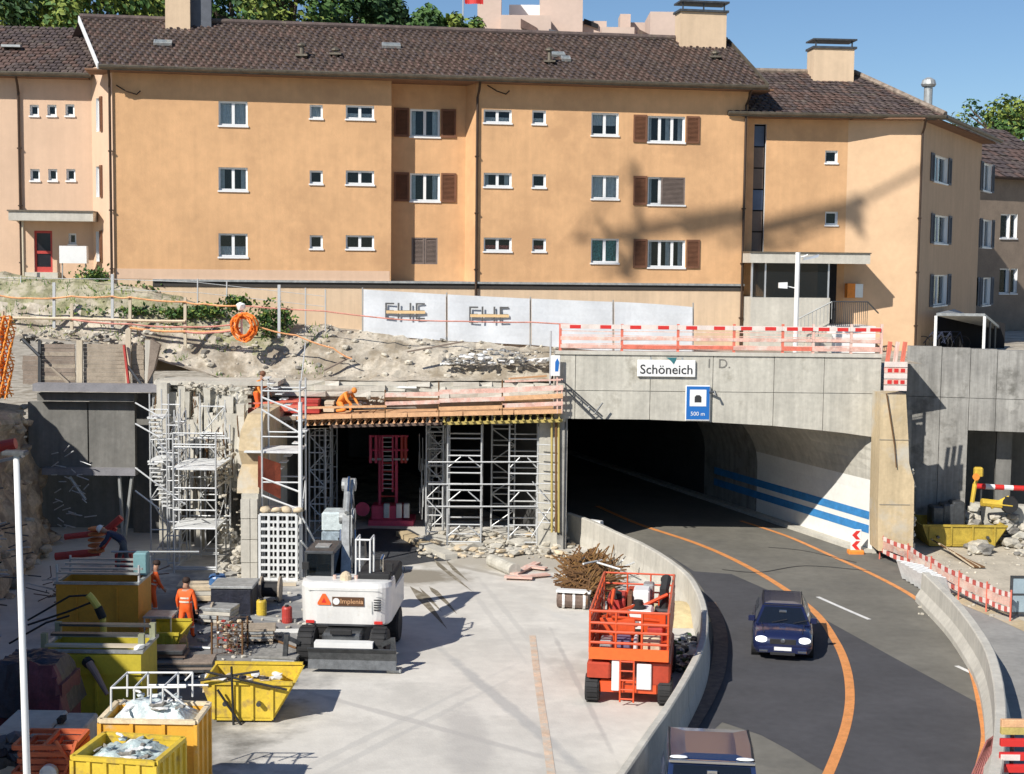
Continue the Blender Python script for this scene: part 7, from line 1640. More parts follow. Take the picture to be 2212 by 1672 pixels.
# right yellow skip, trapezoid seen from its side
def skip(label, x0, x1, yb, Y, hgt, d, mat, flare=.45, group=None):
    a = gy(x0, yb, Y); c = gy(x1, yb, Y); t = thing('skip', label, 'skip', ((a.x+c.x)/2, Y+d/2, 0), group=group)
    P = [(a.x, 0), (c.x, 0), (c.x+flare, hgt), (a.x-flare*.6, hgt)]
    for y, nm in ((Y, 'front_wall'), (Y+d-.05, 'rear_wall')): b = MB(); b.ext([(x, y, z+.12) for x, z in P], (0, .05, 0)); b.build(nm, mat, t)
    for (p, q, nm) in ((P[1], P[2], 'end_wall'), (P[3], P[0], 'end_wall')): b = MB(); b.hexa([(p[0], Y+.05, p[1]+.12), (p[0]+.05, Y+.05, p[1]+.12), (p[0]+.05, Y+d-.052, p[1]+.12), (p[0], Y+d-.052, p[1]+.12), (q[0], Y+.05, q[1]+.12), (q[0]+.05, Y+.05, q[1]+.12), (q[0]+.05, Y+d-.052, q[1]+.12), (q[0], Y+d-.052, q[1]+.12)]); b.build(nm, mat, t)
    b = MB(); b.box(a.x, c.x, Y, Y+d, .06, .13); b.build('floor', mat, t)
    for f in (0, .33, .66, 1): x = a.x+(c.x-a.x)*f; b = MB(); b.box(x-.035, x+.035, Y-.05, Y-.002, .1, hgt+.1); b.build('rib', mat, t)
    for y_ in (Y-.01, Y+d): b = MB(); b.beam((P[3][0], y_, hgt+.14), (P[2][0], y_, hgt+.14), .1, .08); b.build('rim', mat, t)
    for x in (a.x+.3, c.x-.3): b = MB(); b.lathe((x, Y-.05, hgt*.6), [(.06, 0), (.06, -.12)], 10, 'Y'); b.build('lifting_pin', STEEL, t)
    b = MB(); b.box(a.x+.05, c.x-.05, Y+.1, Y+d-.1, .0, .058); b.build('skid', STEEL, t)
    return t
skip('yellow steel skip with sloping ends and dark ribs, right of the pipe cage', 462, 588, 1580, 34.4, .85, 1.7, YEL, .5)
ld = thing('scrap_pile', 'scrap pipes, tarps and pale sheets piled in the skip right of the pipe cage', 'scrap', gy(530, 1460, 35.5))
b = MB(); rnd = random.Random(17)
for k in range(40): p = gy(rnd.uniform(440, 610), rnd.uniform(1452, 1490), 35+rnd.random()*1.3); b.rock(p, (rnd.uniform(.15, .5), rnd.uniform(.1, .3), rnd.uniform(.08, .25)), k, k % 3)
b.build('scrap_pieces', [TARP, WHITE, BEIGE], ld, kind='stuff')
for (x0, y0, x1, y1) in [(440, 1450, 620, 1490), (470, 1490, 530, 1580), (500, 1440, 505, 1580), (430, 1470, 560, 1450)]: stick('bar', gy(x0, y0, 34.2), gy(x1, y1, 34.25), .03, BLACK, ld)
b = MB(); b.tube([gy(466, 1486, 34.6)+Vector((.18*math.cos(k), .02*k/6, .18*math.sin(k))) for k in [i*.5 for i in range(14)]], .05, 8); b.build('hose_loop', M('hose_cream', (.62, .52, .33), .6), ld)
# small yellow skip by the worker
skip('small yellow skip standing beside the yellow tank behind the walking worker', 318, 372, 1416, 40.2, .5, 1.6, YELG, .2)
cr = thing('work_table', 'small grey table with tools beside the orange worker', 'table', gy(345, 1370, 41.8)); a = gy(312, 1352, 41.8); c = gy(375, 1372, 41.8)
b = MB(); b.rbox(a.x, c.x, 41.6, 42.4, .72, .78, .01); b.build('table_top', STEELG, cr)
for x in (a.x+.04, c.x-.04):
    for y in (41.65, 42.35): stick('leg', (x, y, 0), (x, y, .72), .025, SPLAT, cr)
# mesh crate with rusty parts
mc = thing('mesh_crate', 'square wire mesh crate filled with rusty red fittings, right of the walking worker', 'crate', gy(490, 1432, 40.5))
a = gy(458, 1432, 40.3); c = gy(524, 1432, 40.3); 
for x in (a.x, c.x):
    for y in (40.3, 41.1): stick('corner_post', (x, y, 0), (x, y, .95), .03, RUST, mc)
for k in range(7):
    z = .08+k*.14
    for y in (40.3, 41.1): stick('wire', (a.x, y, z), (c.x, y, z), .008, RUSTG, mc)
    x = a.x+(c.x-a.x)*k/6; stick('wire', (x, 40.3, .05), (x, 40.3, .95), .008, RUSTG, mc)
    stick('wire', (c.x, 40.3, z), (c.x, 41.1, z), .008, RUSTG, mc)
b = MB(); rnd = random.Random(5)
for k in range(70): b.rock((rnd.uniform(a.x+.1, c.x-.1), rnd.uniform(40.4, 41), rnd.uniform(.1, .9)), .16, k, k % 4)
tag(b.build('fittings', [REDM, RUST, BEIGE, STEELG]), 'heap of red and rusty fittings inside the mesh crate', 'fittings', kind='stuff')
# dark tank behind
dt = thing('dark_container', 'dark grey container under the wall end right of the crate', 'container', gy(495, 1322, 45)); a = gy(455, 1322, 45); c = gy(545, 1322, 45)
b = MB(); b.rbox(a.x, c.x, 45, 46.2, .0, .85, .06); b.build('body', TARP, dt); b = MB(); b.rbox(a.x-.03, c.x+.03, 44.97, 46.23, .85, .92, .02); b.build('lid', STEELG, dt)
# tarpaulin covered machine at the far left, slab stack and orange frames
tm = thing('covered_machine', 'machine under a black and maroon tarpaulin at the left edge by the yellow tank', 'machine', gy(70, 1560, 32.5))
b = MB(); n = 18
for j in range(n+1):
    for i in range(n+1):
        u, v = i/n, j/n; x = gy(-30, 1500, 32.2).x+(gy(148, 1500, 32.2).x-gy(-30, 1500, 32.2).x)*u; y = 31.8+1.8*v; e = min(1, 6*min(u, 1-u, v, 1-v)); z = 2.05*(e**.35)+.12*noise.noise(Vector((x*2, y*2, 1)))+.07*noise.noise(Vector((x*6, y*6, 2))); b.v.append(Vector((x, y, max(.9, z))))
for j in range(n):
    for i in range(n): o = j*(n+1)+i; b.f.append((o, o+1, o+n+2, o+n+1)); b.m.append(1 if i > 9 and j < 5 else 0)
b.build('tarpaulin', [TARP, TARPR], tm); b = MB(); b.box(gy(-25, 1500, 32.2).x, gy(140, 1500, 32.2).x, 32.0, 33.4, 0, 1.6); b.build('machine_body', TARPR, tm)
sb = thing('concrete_block', 'flat topped pale concrete block below the tarpaulin at the left edge', 'block', gy(80, 1620, 29.3)); a = gy(-20, 1600, 29.2).x; c = gy(168, 1600, 29.2).x
b = MB(); b.rbox(a, a+(c-a)*.62, 29.2, 30.8, .0, 1.42, .04); b.build('block', CONCL, sb); b = MB(); b.rbox(a+(c-a)*.63, c, 29.25, 30.7, .0, 1.4, .04); b.build('block', CONC, sb)
b = MB(); b.rock((a+(c-a)*.7, 29.9, 1.5), (.3, .25, .25), 4); b.build('dark_cap', BLACK, sb)
of = thing('formwork_stack', 'stack of orange red steel formwork frames at the bottom left corner', 'formwork frames', gy(90, 1660, 27.5))
rnd = random.Random(3)
for k in range(7):
    z = 1.0+.13*k; xo = rnd.uniform(-.15, .15); a = gy(40, 1640, 27.4).x+xo; c = gy(172, 1640, 27.4).x+rnd.uniform(-.1, .05)
    for y in (27.3, 28.3): stick('frame_bar', (a, y, z), (c, y, z+rnd.uniform(-.03, .03)), (.07, .09), M('frame_red', (.58, .13, .05), .6, var=.2, vs=3), of, sq=True)
    for x in (a, (a+c)/2, c): stick('frame_bar', (x, 27.3, z), (x, 28.3, z), (.07, .09), MATS['frame_red'], of, sq=True)
for (x0, y0, x1, y1) in [(120, 1600, 168, 1672), (140, 1672, 165, 1600), (95, 1650, 130, 1690)]: stick('frame_bar', gy(x0, y0, 27.2), gy(x1, y1, 27.2), (.05, .05), MATS['frame_red'], of, sq=True)
b = MB(); b.lathe(gy(108, 1668, 27.15), [(.17, 0), (.17, -.12), (.1, -.14)], 16, 'Y'); b.build('pipe_end', SPLAT, of)
dkc = thing('dark_machine', 'dark blue grey machine parts at the lower left border', 'machine', gy(20, 1620, 28)); b = MB(); rnd = random.Random(13)
for k in range(14): p = gy(rnd.uniform(-10, 60), rnd.uniform(1590, 1660), 28.5); b.rock(p, rnd.uniform(.3, .6), k, k % 3)
b.build('parts', [STEEL, TARP, SHUTB], dkc, kind='stuff')
# red drilling machine in the trench
dm_ = thing('drill_rig', 'red drilling rig arms and drum at the foot of the grey trench wall', 'drill rig', gy(200, 1200, 47))
for (x0, y0, x1, y1, r_, m) in [(140, 1160, 225, 1150, .1, REDM), (120, 1202, 215, 1192, .13, REDM), (225, 1150, 262, 1118, .12, REDM), (215, 1192, 250, 1140, .08, REDM), (258, 1150, 262, 1195, .0, REDM)]:
    if r_: b = MB(); b.tube([gy(x0, y0, 47), gy(x1, y1, 47)], r_, 9); b.build('arm', m, dm_)
b = MB()
for k in range(5): b.lathe(gy(208, 1142+k*12, 46.8), [(.2, -.05), (.27, -.02), (.27, .02), (.2, .05)], 14)
b.build('spring_drum', M('drum_orange', (.50, .15, .04), .6, var=.2), dm_)
b = MB(); p = gy(268, 1215, 46.3); b.rbox(p.x-.28, p.x+.28, 46.2, 46.8, 0.9, gy(268, 1196, 46.2).z, .03); b.build('red_case', REDM, dm_)
wp = thing('work_platform', 'grey steel work platform with frame standing behind the ochre tank', 'platform', gy(230, 1240, 45.5)); a = gy(150, 1238, 45.2); c = gy(300, 1238, 45.2)
b = MB(); b.rbox(a.x, c.x, 45.1, 46.8, a.z-.1, a.z, .01); b.build('deck', STEELG, wp)
for x in (a.x+.1, c.x-.1):
    for y in (45.2, 46.7): stick('leg', (x, y, 0), (x, y, a.z-.1), .05, STEELG, wp)
stick('rail', gy(240, 1192, 45.2), gy(430, 1192, 45.6), .035, STEELG, wp)
# boards on the trench floor
for k, (x0, y0, x1, y1) in enumerate([(560, 1262, 640, 1262), (500, 1330, 640, 1340), (400, 1450, 470, 1430), (560, 1365, 660, 1362)]):
    t = thing('floor_beam', ['pale timber lying at the foot of the stair tower', 'timber beam lying beside the dark container', 'dark pipe lying behind the yellow skip', 'white beam lying left of the excavator'][k], 'beam', gz(x0, y0)); stick('beam', gz(x0, y0, .06), gz(x1, y1, .06), (.12, .1), [POSTW, STEELG, STEEL, WHITE][k], t, sq=True)
b = MB(); rnd = random.Random(77)
for k in range(160):
    p = gz(rnd.uniform(380, 660), rnd.uniform(1275, 1460), .03); b.rock(p, rnd.uniform(.06, .22), k, k % 3)
b.build('trench_floor_debris', [RUBB, STEEL, CONCL], kind='stuff')
b = MB()
for k in range(120):
    p = gz(rnd.uniform(100, 330), rnd.uniform(1240, 1300), .3+rnd.random()*.8); q = p+Vector((rnd.uniform(-.8, .8), rnd.uniform(-.4, .4), rnd.uniform(-.3, .3))); b.beam(p, q, .03, .03, k % 3)
b.build('rebar_tangle', [STEEL, RUSTG, ZINC], kind='stuff')
# tall wrapped pallet behind the excavator
wpt = thing('wrapped_stack', 'tall grey blue wrapped stack standing behind the excavator arm', 'stack', gy(718, 1205, 49)); a = gy(693, 1205, 49); c = gy(748, 1205, 49)
zt_w = gy(718, 1102, 49).z
for k in range(4): b = MB(); z0 = .05+(zt_w-.1)*k/4; b.rbox(a.x+rnd.uniform(0, .04), c.x-rnd.uniform(0, .04), 49, 50, z0, z0+(zt_w-.1)/4-.03, .06); b.build('layer', [STEELG, M('wrap_blue', (.28, .34, .38), .4, var=.4, vs=4), M('wrap_blue', (.28, .34, .38)), SHEET][k], wpt)
# access lift inside the bay
al = thing('bay_work_lift', 'magenta red work lift with ladder and platform in the dark formwork bay', 'work lift', gy(840, 1140, 61)); Yb_ = 60.6
PM = M('lift_magenta', (.60, .07, .14), .5, var=.15, vs=3)
a = gy(795, 1138, Yb_); c = gy(893, 1138, Yb_); b = MB(); b.rbox(a.x, c.x, Yb_, Yb_+1.6, a.z, a.z+.28, .03); b.build('chassis', PM, al)
b = MB(); b.rbox(a.x+.1, c.x-.5, Yb_+.3, Yb_+1.2, a.z+.28, a.z+.85, .04); b.build('seat_block', PM, al)
b = MB(); b.lathe(gy(783, 1100, Yb_), [(.3, 0), (.3, .06)], 14, 'Y'); b.build('drum', PM, al)
for x in (800, 812, 868, 876): stick('mast', gy(x, 1000, Yb_+.6), gy(x, 940, Yb_+.6), .07, REDM if x > 840 else PM, al)
for y in (942, 972, 992): stick('mast_bar', gy(798, y, Yb_+.6), gy(882, y, Yb_+.6), .05, PM if y < 990 else ZINC, al)
for x in (826, 848): stick('ladder_stile', gy(x, 1062, Yb_+.4), gy(x, 940, Yb_+.4), .04, PM, al)
for x in (820, 856): stick('mast', gy(x, 1125, Yb_+.7), gy(x, 940, Yb_+.7), .07, PM, al)
for k in range(7): stick('mast_bar', gy(820, 1000+k*18, Yb_+.7), gy(856, 1000+k*18, Yb_+.7), .04, REDM, al)
for k in range(12): stick('ladder_rung', gy(826, 945+k*10, Yb_+.4), gy(848, 945+k*10, Yb_+.4), .022, ZINC, al)
for x in (835, 862, 878): b = MB(); p = gy(x, 1118, Yb_+.3); b.rbox(p.x-.12, p.x+.12, Yb_+.2, Yb_+.5, p.z, p.z+.6, .03); b.build('cylinder_unit', WHITE if x != 835 else SHEET, al)
# ---------- debris at the bay foot and around
b = MB(); rnd = random.Random(41)
for k in range(260):
    x = rnd.uniform(900, 1250); p = gz(x, rnd.uniform(1150, 1205), .05); s = rnd.uniform(.12, .6)*(1 if rnd.random() < .4 else .5); b.rock((p.x, p.y, s*.25), (s*1.3, s*.8, s*.5), k, k % 4 if k % 4 < 3 else 0)
b.build('demolition_rubble', [RUBB, CONCL, BEIGE], kind='stuff')
for k, (x, y, w_, h_, d) in enumerate([(1010, 1185, 1.6, .35, .7), (1120, 1178, 1.3, .4, .6), (940, 1172, 2.0, .25, .8), (1190, 1178, 1.0, .45, .5)]):
    p = gz(x, y); t = thing('concrete_slab', ['long broken slab at the foot of the middle shoring tower', 'broken slab at the foot of the right shoring tower', 'flat slab piece at the left of the rubble by the bay', 'thick broken slab near the bay pier'][k], 'concrete slab', p, group='broken slabs by the bay'); b = MB(); b.rock((p.x, p.y, h_*.4), (w_, d, h_), k+60, rz=.3*k); b.build('slab', CONCL, t)
pp_ = thing('concrete_pipe', 'short grey pipe lying on the apron in front of the bay rubble', 'pipe', gz(1085, 1222)); b = MB(); b.tube([gz(1062, 1210, .22), gz(1112, 1232, .22)], .24, 14); b.build('pipe', CONC, pp_)
p2_ = thing('timber_pieces', 'pinkish timber boards lying beside the grey pipe on the apron', 'timber', gz(1140, 1232))
for (x0, y0, x1, y1) in [(1110, 1240, 1160, 1215), (1120, 1245, 1185, 1240), (1135, 1222, 1180, 1228), (1090, 1245, 1150, 1248)]: stick('board', gz(x0, y0, .12), gz(x1, y1, .1), (.3, .06), PKW, p2_, sq=True)
# rust brown rebar bundle
rbn = thing('rebar_bundle', 'bristling heap of rust brown reinforcing bars left of the orange lift', 'rebar', gz(1270, 1275)); rnd = random.Random(8)
for k in range(150):
    x = rnd.uniform(1225, 1325); y = rnd.uniform(1222, 1272); p = gz(x, y, .15+rnd.random()*.6); a_ = R(rnd.uniform(-35, 55)); l_ = rnd.uniform(.5, 1.1); d = Vector((math.cos(a_), math.sin(a_), rnd.uniform(-.4, .5)))*l_
    if k < 60: stick('bar', p-d*.6, p+d*.6, .03, RUST, rbn, n=5)
b = MB()
for k in range(520):
    x = rnd.gauss(1268, 25); y = rnd.uniform(1200, 1280); 
    if x < 1205 or x > 1340: continue
    p = gz(x, y, rnd.random()*.6*(1-abs(x-1272)/80)+.06); a_ = R(rnd.uniform(-60, 80)); d = Vector((math.cos(a_)*.4, math.sin(a_)*.4, rnd.uniform(-.35, .5))); b.beam(p-d, p+d, .035, .035, k % 2)
b.build('bar_tangle', [RUST, M('rust_bright', (.22, .115, .035), .85, var=.3)], rbn, kind='stuff')
br2 = thing('barrel', 'horizontal grey pipe clamps and drum in front of the rebar heap', 'drum', gz(1238, 1312))
b = MB(); q = gz(1205, 1312); r_ = gz(1272, 1316); q.z = r_.z = .3; b.tube([q, r_], .28, 14); b.build('drum', RUSTG, br2)
b = MB(); b.beam(q+Vector((-.05, -.15, .3)), r_+Vector((.05, -.15, .3)), .3, .08); b.build('white_board', WHITE, br2)
for k in range(3): b = MB(); x = q.lerp(r_, (k+.5)/3); b.lathe(x, [(.31, -.04), (.31, .04)], 14, 'X'); b.build('hoop', WHITE, br2)
gd2 = thing('scrap_stand', 'white metal frame and bars standing between rebar heap and barrier', 'frame', gz(1300, 1222))
for (x0, y0, z0, x1, y1, z1) in [(1285, 1215, 0, 1290, 1215, 1.0), (1290, 1215, 1.0, 1340, 1230, .9), (1330, 1225, 0, 1345, 1210, .9), (1260, 1218, .9, 1300, 1210, .8), (1310, 1240, .3, 1370, 1215, .5), (1235, 1230, .0, 1262, 1205, .8)]: stick('bar', gz(x0, y0, z0), gz(x1, y1, z1), .035, [SPLAT, STEEL][int(x0) % 2], gd2)
# white end blocks of the barrier by the tunnel mouth
for k in range(3):
    p = gz(1232+k*24, 1166+k*4, 0); t = thing('barrier_block', ['white plastic barrier block nearest the tunnel mouth', 'middle white plastic barrier block by the tunnel mouth', 'third white plastic barrier block by the curved barrier'][k], 'barrier', p, R(-38), group='white blocks by the tunnel mouth', ws=False)
    b = MB(); b.hexa([(-.45, -.24, 0), (.45, -.24, 0), (.45, .24, 0), (-.45, .24, 0), (-.42, -.1, .95), (.42, -.1, .95), (.42, .1, .95), (-.42, .1, .95)]); b.build('block_body', WHITE, t)
    b = MB(); b.rbox(-.46, .46, -.27, .27, 0, .12, .02); b.build('foot', WHITE, t)
# yellow sand patch and scrap beside lift
b = MB(); n = 14
for j in range(n+1):
    for i in range(n+1):
        c_ = gz(1470, 1330); x, y = c_.x-.9+1.8*i/n, c_.y-1.6+3.2*j/n; e = max(0, 1-((i-n/2)/(n/2))**2-((j-n/2)/(n/2))**2); b.v.append(Vector((x, y, .003+.38*e+.05*noise.noise(Vector((x*3, y*3, 0)))*e)))
for j in range(n):
    for i in range(n): o = j*(n+1)+i; b.f.append((o, o+1, o+n+2, o+n+1)); b.m.append(0)
tag(b.build('sand_heap', M('sand', (.62, .50, .28), .95, var=.15, vs=3, bump=.6, bs=12)), 'pale yellow sand heap between the orange lift and the barrier', 'sand', kind='stuff')
b = MB(); rnd = random.Random(19)
for k in range(60): p = gz(rnd.uniform(1455, 1500), rnd.uniform(1370, 1450), .1); b.rock(p, rnd.uniform(.1, .35), k, k % 4)
b.build('scrap_by_lift', [STEEL, TARP, GRND, STEELG], kind='stuff')
# ================================================================ RIGHT SIDE SITE
dl = thing('delineator', 'red and white arrow marker board at the right tunnel jamb', 'road marker', gz(1848, 1196)); p = gz(1848, 1196)
b = MB(); b.rbox(p.x-.2, p.x+.2, p.y-.03, p.y+.03, .12, .95, .01); b.build('board', WHITE, dl)
for k in range(2): z = .33+.40*k; b = MB(); b.ext([(p.x+.16, p.y-.036, z+.17), (p.x-.0, p.y-.036, z+.17), (p.x-.16, p.y-.036, z), (p.x-.0, p.y-.036, z-.17), (p.x+.16, p.y-.036, z-.17), (p.x+.02, p.y-.036, z)], (0, .005, 0)); b.build('red_chevron', REDP, dl)
b = MB(); b.rbox(p.x-.3, p.x+.3, p.y-.2, p.y+.2, .0, .15, .03); b.build('foot', HIVO, dl)
nt_ = thing('warning_net_fence', 'red and white chequered warning tape fence along the right roadside', 'fence', gz(2040, 1270))
pts = [(1900, 1208, 1160), (1960, 1232, 1178), (2010, 1262, 1198), (2070, 1296, 1222), (2130, 1322, 1244), (2182, 1342, 1258)]
W_ = [gz(x, y) for x, y, _ in pts]; Hh = [.95]*6
for i in range(5):
    p, q = W_[i], W_[i+1]; d = q-p; n = Vector((-d.y, d.x, 0)).normalized()*.015
    for z0, z1 in ((.30, .46), (.78, .94)):
        m_ = 8
        for k in range(m_):
            bb_ = MB()
            a_, c_ = p.lerp(q, k/m_), p.lerp(q, (k+1)/m_); zo = -.06*math.sin(math.pi*k/m_)
            bb_.hexa([a_+n+Vector((0, 0, z0+zo)), c_+n+Vector((0, 0, z0+zo)), c_-n+Vector((0, 0, z0+zo)), a_-n+Vector((0, 0, z0+zo)), a_+n+Vector((0, 0, z1+zo)), c_+n+Vector((0, 0, z1+zo)), c_-n+Vector((0, 0, z1+zo)), a_-n+Vector((0, 0, z1+zo))]); bb_.build('warning_board' if k % 2 else 'red_board', M('board_white', (.72, .62, .56)) if k % 2 else M('board_red', (.50, .10, .08), .75, var=.15), nt_)
    b = MB()
    for k in range(10): z = .46+.032*k; b.beam(p+Vector((0, 0, z)), q+Vector((0, 0, z-.0)), .008, .012)
    for k in range(30): a_ = p.lerp(q, k/30); b.beam(a_+Vector((0, 0, .46)), a_+Vector((0, 0, .78)), .012, .008)
    b.build('net_strands', PKW, nt_, kind='stuff')
for p in W_: stick('post', p, p+Vector((0, 0, 1.0)), .03, ORED, nt_)
gs = thing('grating_stack', 'stack of pale steel gratings leaning at the end of the right barrier', 'gratings', gz(1985, 1265))
for k in range(6):
    p = gz(1958+k*9, 1262+k*5.5); b = MB(); R3 = Matrix.Rotation(R(-52), 3, 'Z') @ Matrix.Rotation(R(28), 3, 'X'); b.cbox(p+Vector((.25, .1, .42)), (1.15, .05, .8), 0, 0, R3); b.build('grating_panel', SPLAT, gs)
sg2 = thing('glazed_hoarding', 'framed blue grey panel standing at the right edge beyond the warning fence', 'hoarding', gz(2195, 1330)); a = gz(2180, 1334); 
b = MB(); fx0, fx1, fy = a.x, a.x+2.2, a.y
for (x0, x1, z0, z1) in [(fx0, fx0+.08, 0, 1.35), (fx1-.08, fx1, 0, 1.35), (fx0+.08, fx1-.08, 1.27, 1.35), (fx0+.08, fx1-.08, .1, .18), (fx0+.08, fx1-.08, .72, .78)]: b.box(x0, x1, fy, fy+.05, z0, z1)
b.build('frame', STEEL, sg2); b = MB(); b.box(fx0+.08, fx1-.08, fy+.015, fy+.03, .18, 1.27); b.build('panel', M('panel_bluegrey', (.30, .38, .42), .35, var=.1), sg2)
# yellow dumper skip + machinery
s2 = skip('olive yellow skip lying in the shade below the grey retaining wall', 2010, 2150, 1112, 57.2, .75, 2.2, M('skip_olive', (.42, .30, .04), .6, var=.25, vs=3), .5)
ye = thing('mini_excavator', 'small yellow construction machine arm rising by the dark wall opening', 'machine', gy(2130, 1100, 58.5))
for (x0, y0, x1, y1, r_) in [(2100, 1085, 2106, 1045, .09), (2106, 1045, 2118, 1020, .07), (2120, 1085, 2185, 1092, .16), (2140, 1095, 2180, 1075, .1)]: b = MB(); b.tube([gy(x0, y0, 58), gy(x1, y1, 58)], r_, 8); b.build('arm', M('machine_yellow', (.62, .42, .05), .5, var=.2), ye)
b = MB(); p = gy(2116, 1018, 57.9); b.rbox(p.x-.2, p.x+.14, 57.8, 58.1, p.z-.2, p.z+.16, .06); b.build('work_head', M('machine_yellow', (.62, .42, .05)), ye); b = MB(); b.lathe(gy(2108, 1030, 57.7), [(.14, 0), (.14, -.06)], 12, 'Y'); b.build('lamp', HIVO, ye)
b = MB(); p = gy(2180, 1090, 58); b.lathe(p, [(.32, -.15), (.36, 0), (.32, .15)], 14, 'Y'); b.build('wheel', BLACK, ye)
for k in range(3): b = MB(); p = gy(2025+k*22, 1062, 58.3); b.rbox(p.x-.25, p.x+.25, 58, 58.8, .8, 1.5+.1*k, .06); b.build('body_block', STEEL, ye)
pb_ = thing('striped_pole', 'red and white striped barrier pole in front of the dark wall opening', 'barrier pole', gy(2150, 1055, 58.9))
xx = [2108, 2128, 2148, 2168, 2188, 2215, 2250]
for k in range(6): b = MB(); b.tube([gy(xx[k], 1050+k, 58.9), gy(xx[k+1], 1051+k, 58.9)], .11, 10); b.build('pole_segment', [REDP, WHITE][k % 2], pb_)
for x in (2120, 2240): stick('support', gy(x, 1052, 58.9)-Vector((0, 0, .1)), Vector((gy(x, 1052, 58.9).x, 58.9, 0)), .04, STEEL, pb_)
rb3 = thing('rebar_bundle', 'fan of rusty reinforcing bars lying behind the warning tape fence', 'rebar', gz(2055, 1190))
for k in range(16): p = gz(2012+k*4, 1165+k*2.4, .35-.01*k); q = gz(2075+k*3.5, 1212+k*1.6-abs(k-8)*1.5, .08); stick('bar', p, q, .03, RUST if k % 4 else BEIGE, rb3, n=5)
b = MB(); rnd = random.Random(55)
for k in range(150): p = gz(rnd.uniform(2090, 2240), rnd.uniform(1130, 1200), .05); s = rnd.uniform(.1, .8)*(1 if rnd.random() < .3 else .5); b.rock((p.x, p.y, s*.3), (s*1.4, s*.9, s*.6), k, k % 3)
for k in range(120): p = gz(rnd.uniform(1985, 2230), rnd.uniform(1190, 1330), .02); b.rock(p, rnd.uniform(.04, .18), k, 1)
b.build('yard_rubble', [RUBB, RUBB, RUBD], kind='stuff')
b = MB(); P = [gz(1978, 1120, .008), gz(2260, 1120, .008), gz(2400, 1400, .008), gz(2140, 1330, .008), gz(1990, 1245, .008), gz(1972, 1190, .008)]; b.poly(P); tag(b.build('yard_ground', M('yard_gravel', (.52, .46, .36), .95, var=.15, vs=1.2, bump=.8, bs=8, dirt=(.36, .31, .24), dm=.55, ds=.9)), kind='structure')
# boards in the lower right corner
cs = thing('striped_board_stack', 'stack of red and white barrier boards on timber at the bottom right corner', 'barrier boards', gy(2195, 1640, 29.5)); a = gy(2163, 1600, 29.5)
for k, (y, m, o2) in enumerate([(1562, WOOD, 0), (1578, WOODY, 0), (1604, REDP, 1), (1634, REDP, 0), (1660, REDP, 1)]):
    z = gy(2190, y, 29.5).z; b = MB(); b.rbox(a.x, a.x+3, 29.5, 29.62, z-.09, z+.06, .01); o = b.build('board', m, cs)
    for q in range(3 if k > 1 else 0): b = MB(); b.box(a.x+(.55 if o2 else .0)+.95*q, a.x+(.55 if o2 else 0)+.95*q+.4, 29.49, 29.5, z-.085, z+.04); b.build('white_marking', M('board_white', (.72, .62, .56)), o)
for x in (a.x+.3, a.x+2): stick('support', (x, 29.7, 0), (x, 29.7, gy(2190, 1558, 29.5).z), .05, STEEL, cs)
nf = thing('red_mesh_panel', 'faded red mesh panel leaning against the inner side of the right barrier', 'mesh panel', gz(2110, 1672))
P = [gz(2100, 1672, .02), gz(2142, 1672, .02), gz(2146, 1590, .75), gz(2132, 1600, .75)]
b = MB()
for k in range(9): t_ = k/8; b.beam(P[0].lerp(P[1], t_), P[3].lerp(P[2], t_), .035, .02); b.beam(P[0].lerp(P[3], t_), P[1].lerp(P[2], t_), .02, .02)
b.build('mesh_strands', M('mesh_red', (.35, .13, .12), .7), nf, kind='stuff')
# tower crane beyond the frame behind the viewer: its hook and jib throw the soft shadow on the facade
cr_ = thing('tower_crane', 'yellow tower crane jib and hanging load outside the picture', 'crane', (-26, 2, 0))
def back(x, y, s): u, z = FM.pix(x, y); return FM.P(u, z, 0)-SD*s
S = 55
for (x0, y0, x1, y1, r_) in [(1330, 512, 1480, 480, .28), (1480, 480, 1860, 425, .36), (1372, 350, 1382, 520, .18), (1382, 520, 1350, 600, .3), (1372, 355, 1240, 520, .07), (1240, 520, 1330, 512, .12), (1382, 420, 1500, 470, .06), (1560, 530, 1860, 440, .12), (1860, 425, 1990, 400, .14), (1480, 500, 1620, 470, .3), (1500, 470, 1700, 500, .12), (1600, 450, 1640, 490, .12), (1680, 440, 1720, 480, .12), (1560, 470, 1600, 500, .12), (1740, 435, 1860, 465, .28), (1820, 440, 1860, 500, .25), (1300, 480, 1340, 560, .2), (1382, 560, 1300, 590, .12)]:
    stick('jib_member', back(x0, y0, S), back(x1, y1, S), r_, YEL, cr_, sq=True)
mp = back(1990, 400, S); stick('jib_member', mp, mp+(mp-back(1480, 480, S)).normalized()*6, .14, YEL, cr_, sq=True)

# ================================================================ CLUTTER OF THE PIT
def pallet(name, label, cat, x, y, w_, d, h, mat, n=3, rz=0, part='board', grp=None):
    p = gz(x, y); t = thing(name, label, cat, (p.x, p.y, .002), R(rz), ws=False, group=grp)
    for k in range(3): b = MB(); b.box(-w_/2+.05+k*(w_-.2)/2, -w_/2+.15+k*(w_-.2)/2, -d/2, d/2, 0, .1); b.build('runner', WOODG, t)
    for k in range(n): b = MB(); o = rnd.uniform(-.04, .04); b.rbox(-w_/2+o, w_/2+o, -d/2+o, d/2+o, .1+h*k/n, .1+h*(k+1)/n-.015, .012); b.build(part, mat[k % len(mat)], t)
rnd = random.Random(123)
pallet('board_stack', 'stack of weathered boards on runners right behind the mesh crate', 'boards', 545, 1385, 1.3, .8, .35, [WOODG, STEELG], 5, 8)
pallet('panel_pile', 'pile of grey formwork panels left of the excavator wheel', 'panels', 600, 1440, 1.2, .9, .3, [STEELG, CONCD], 4, -6, 'panel')
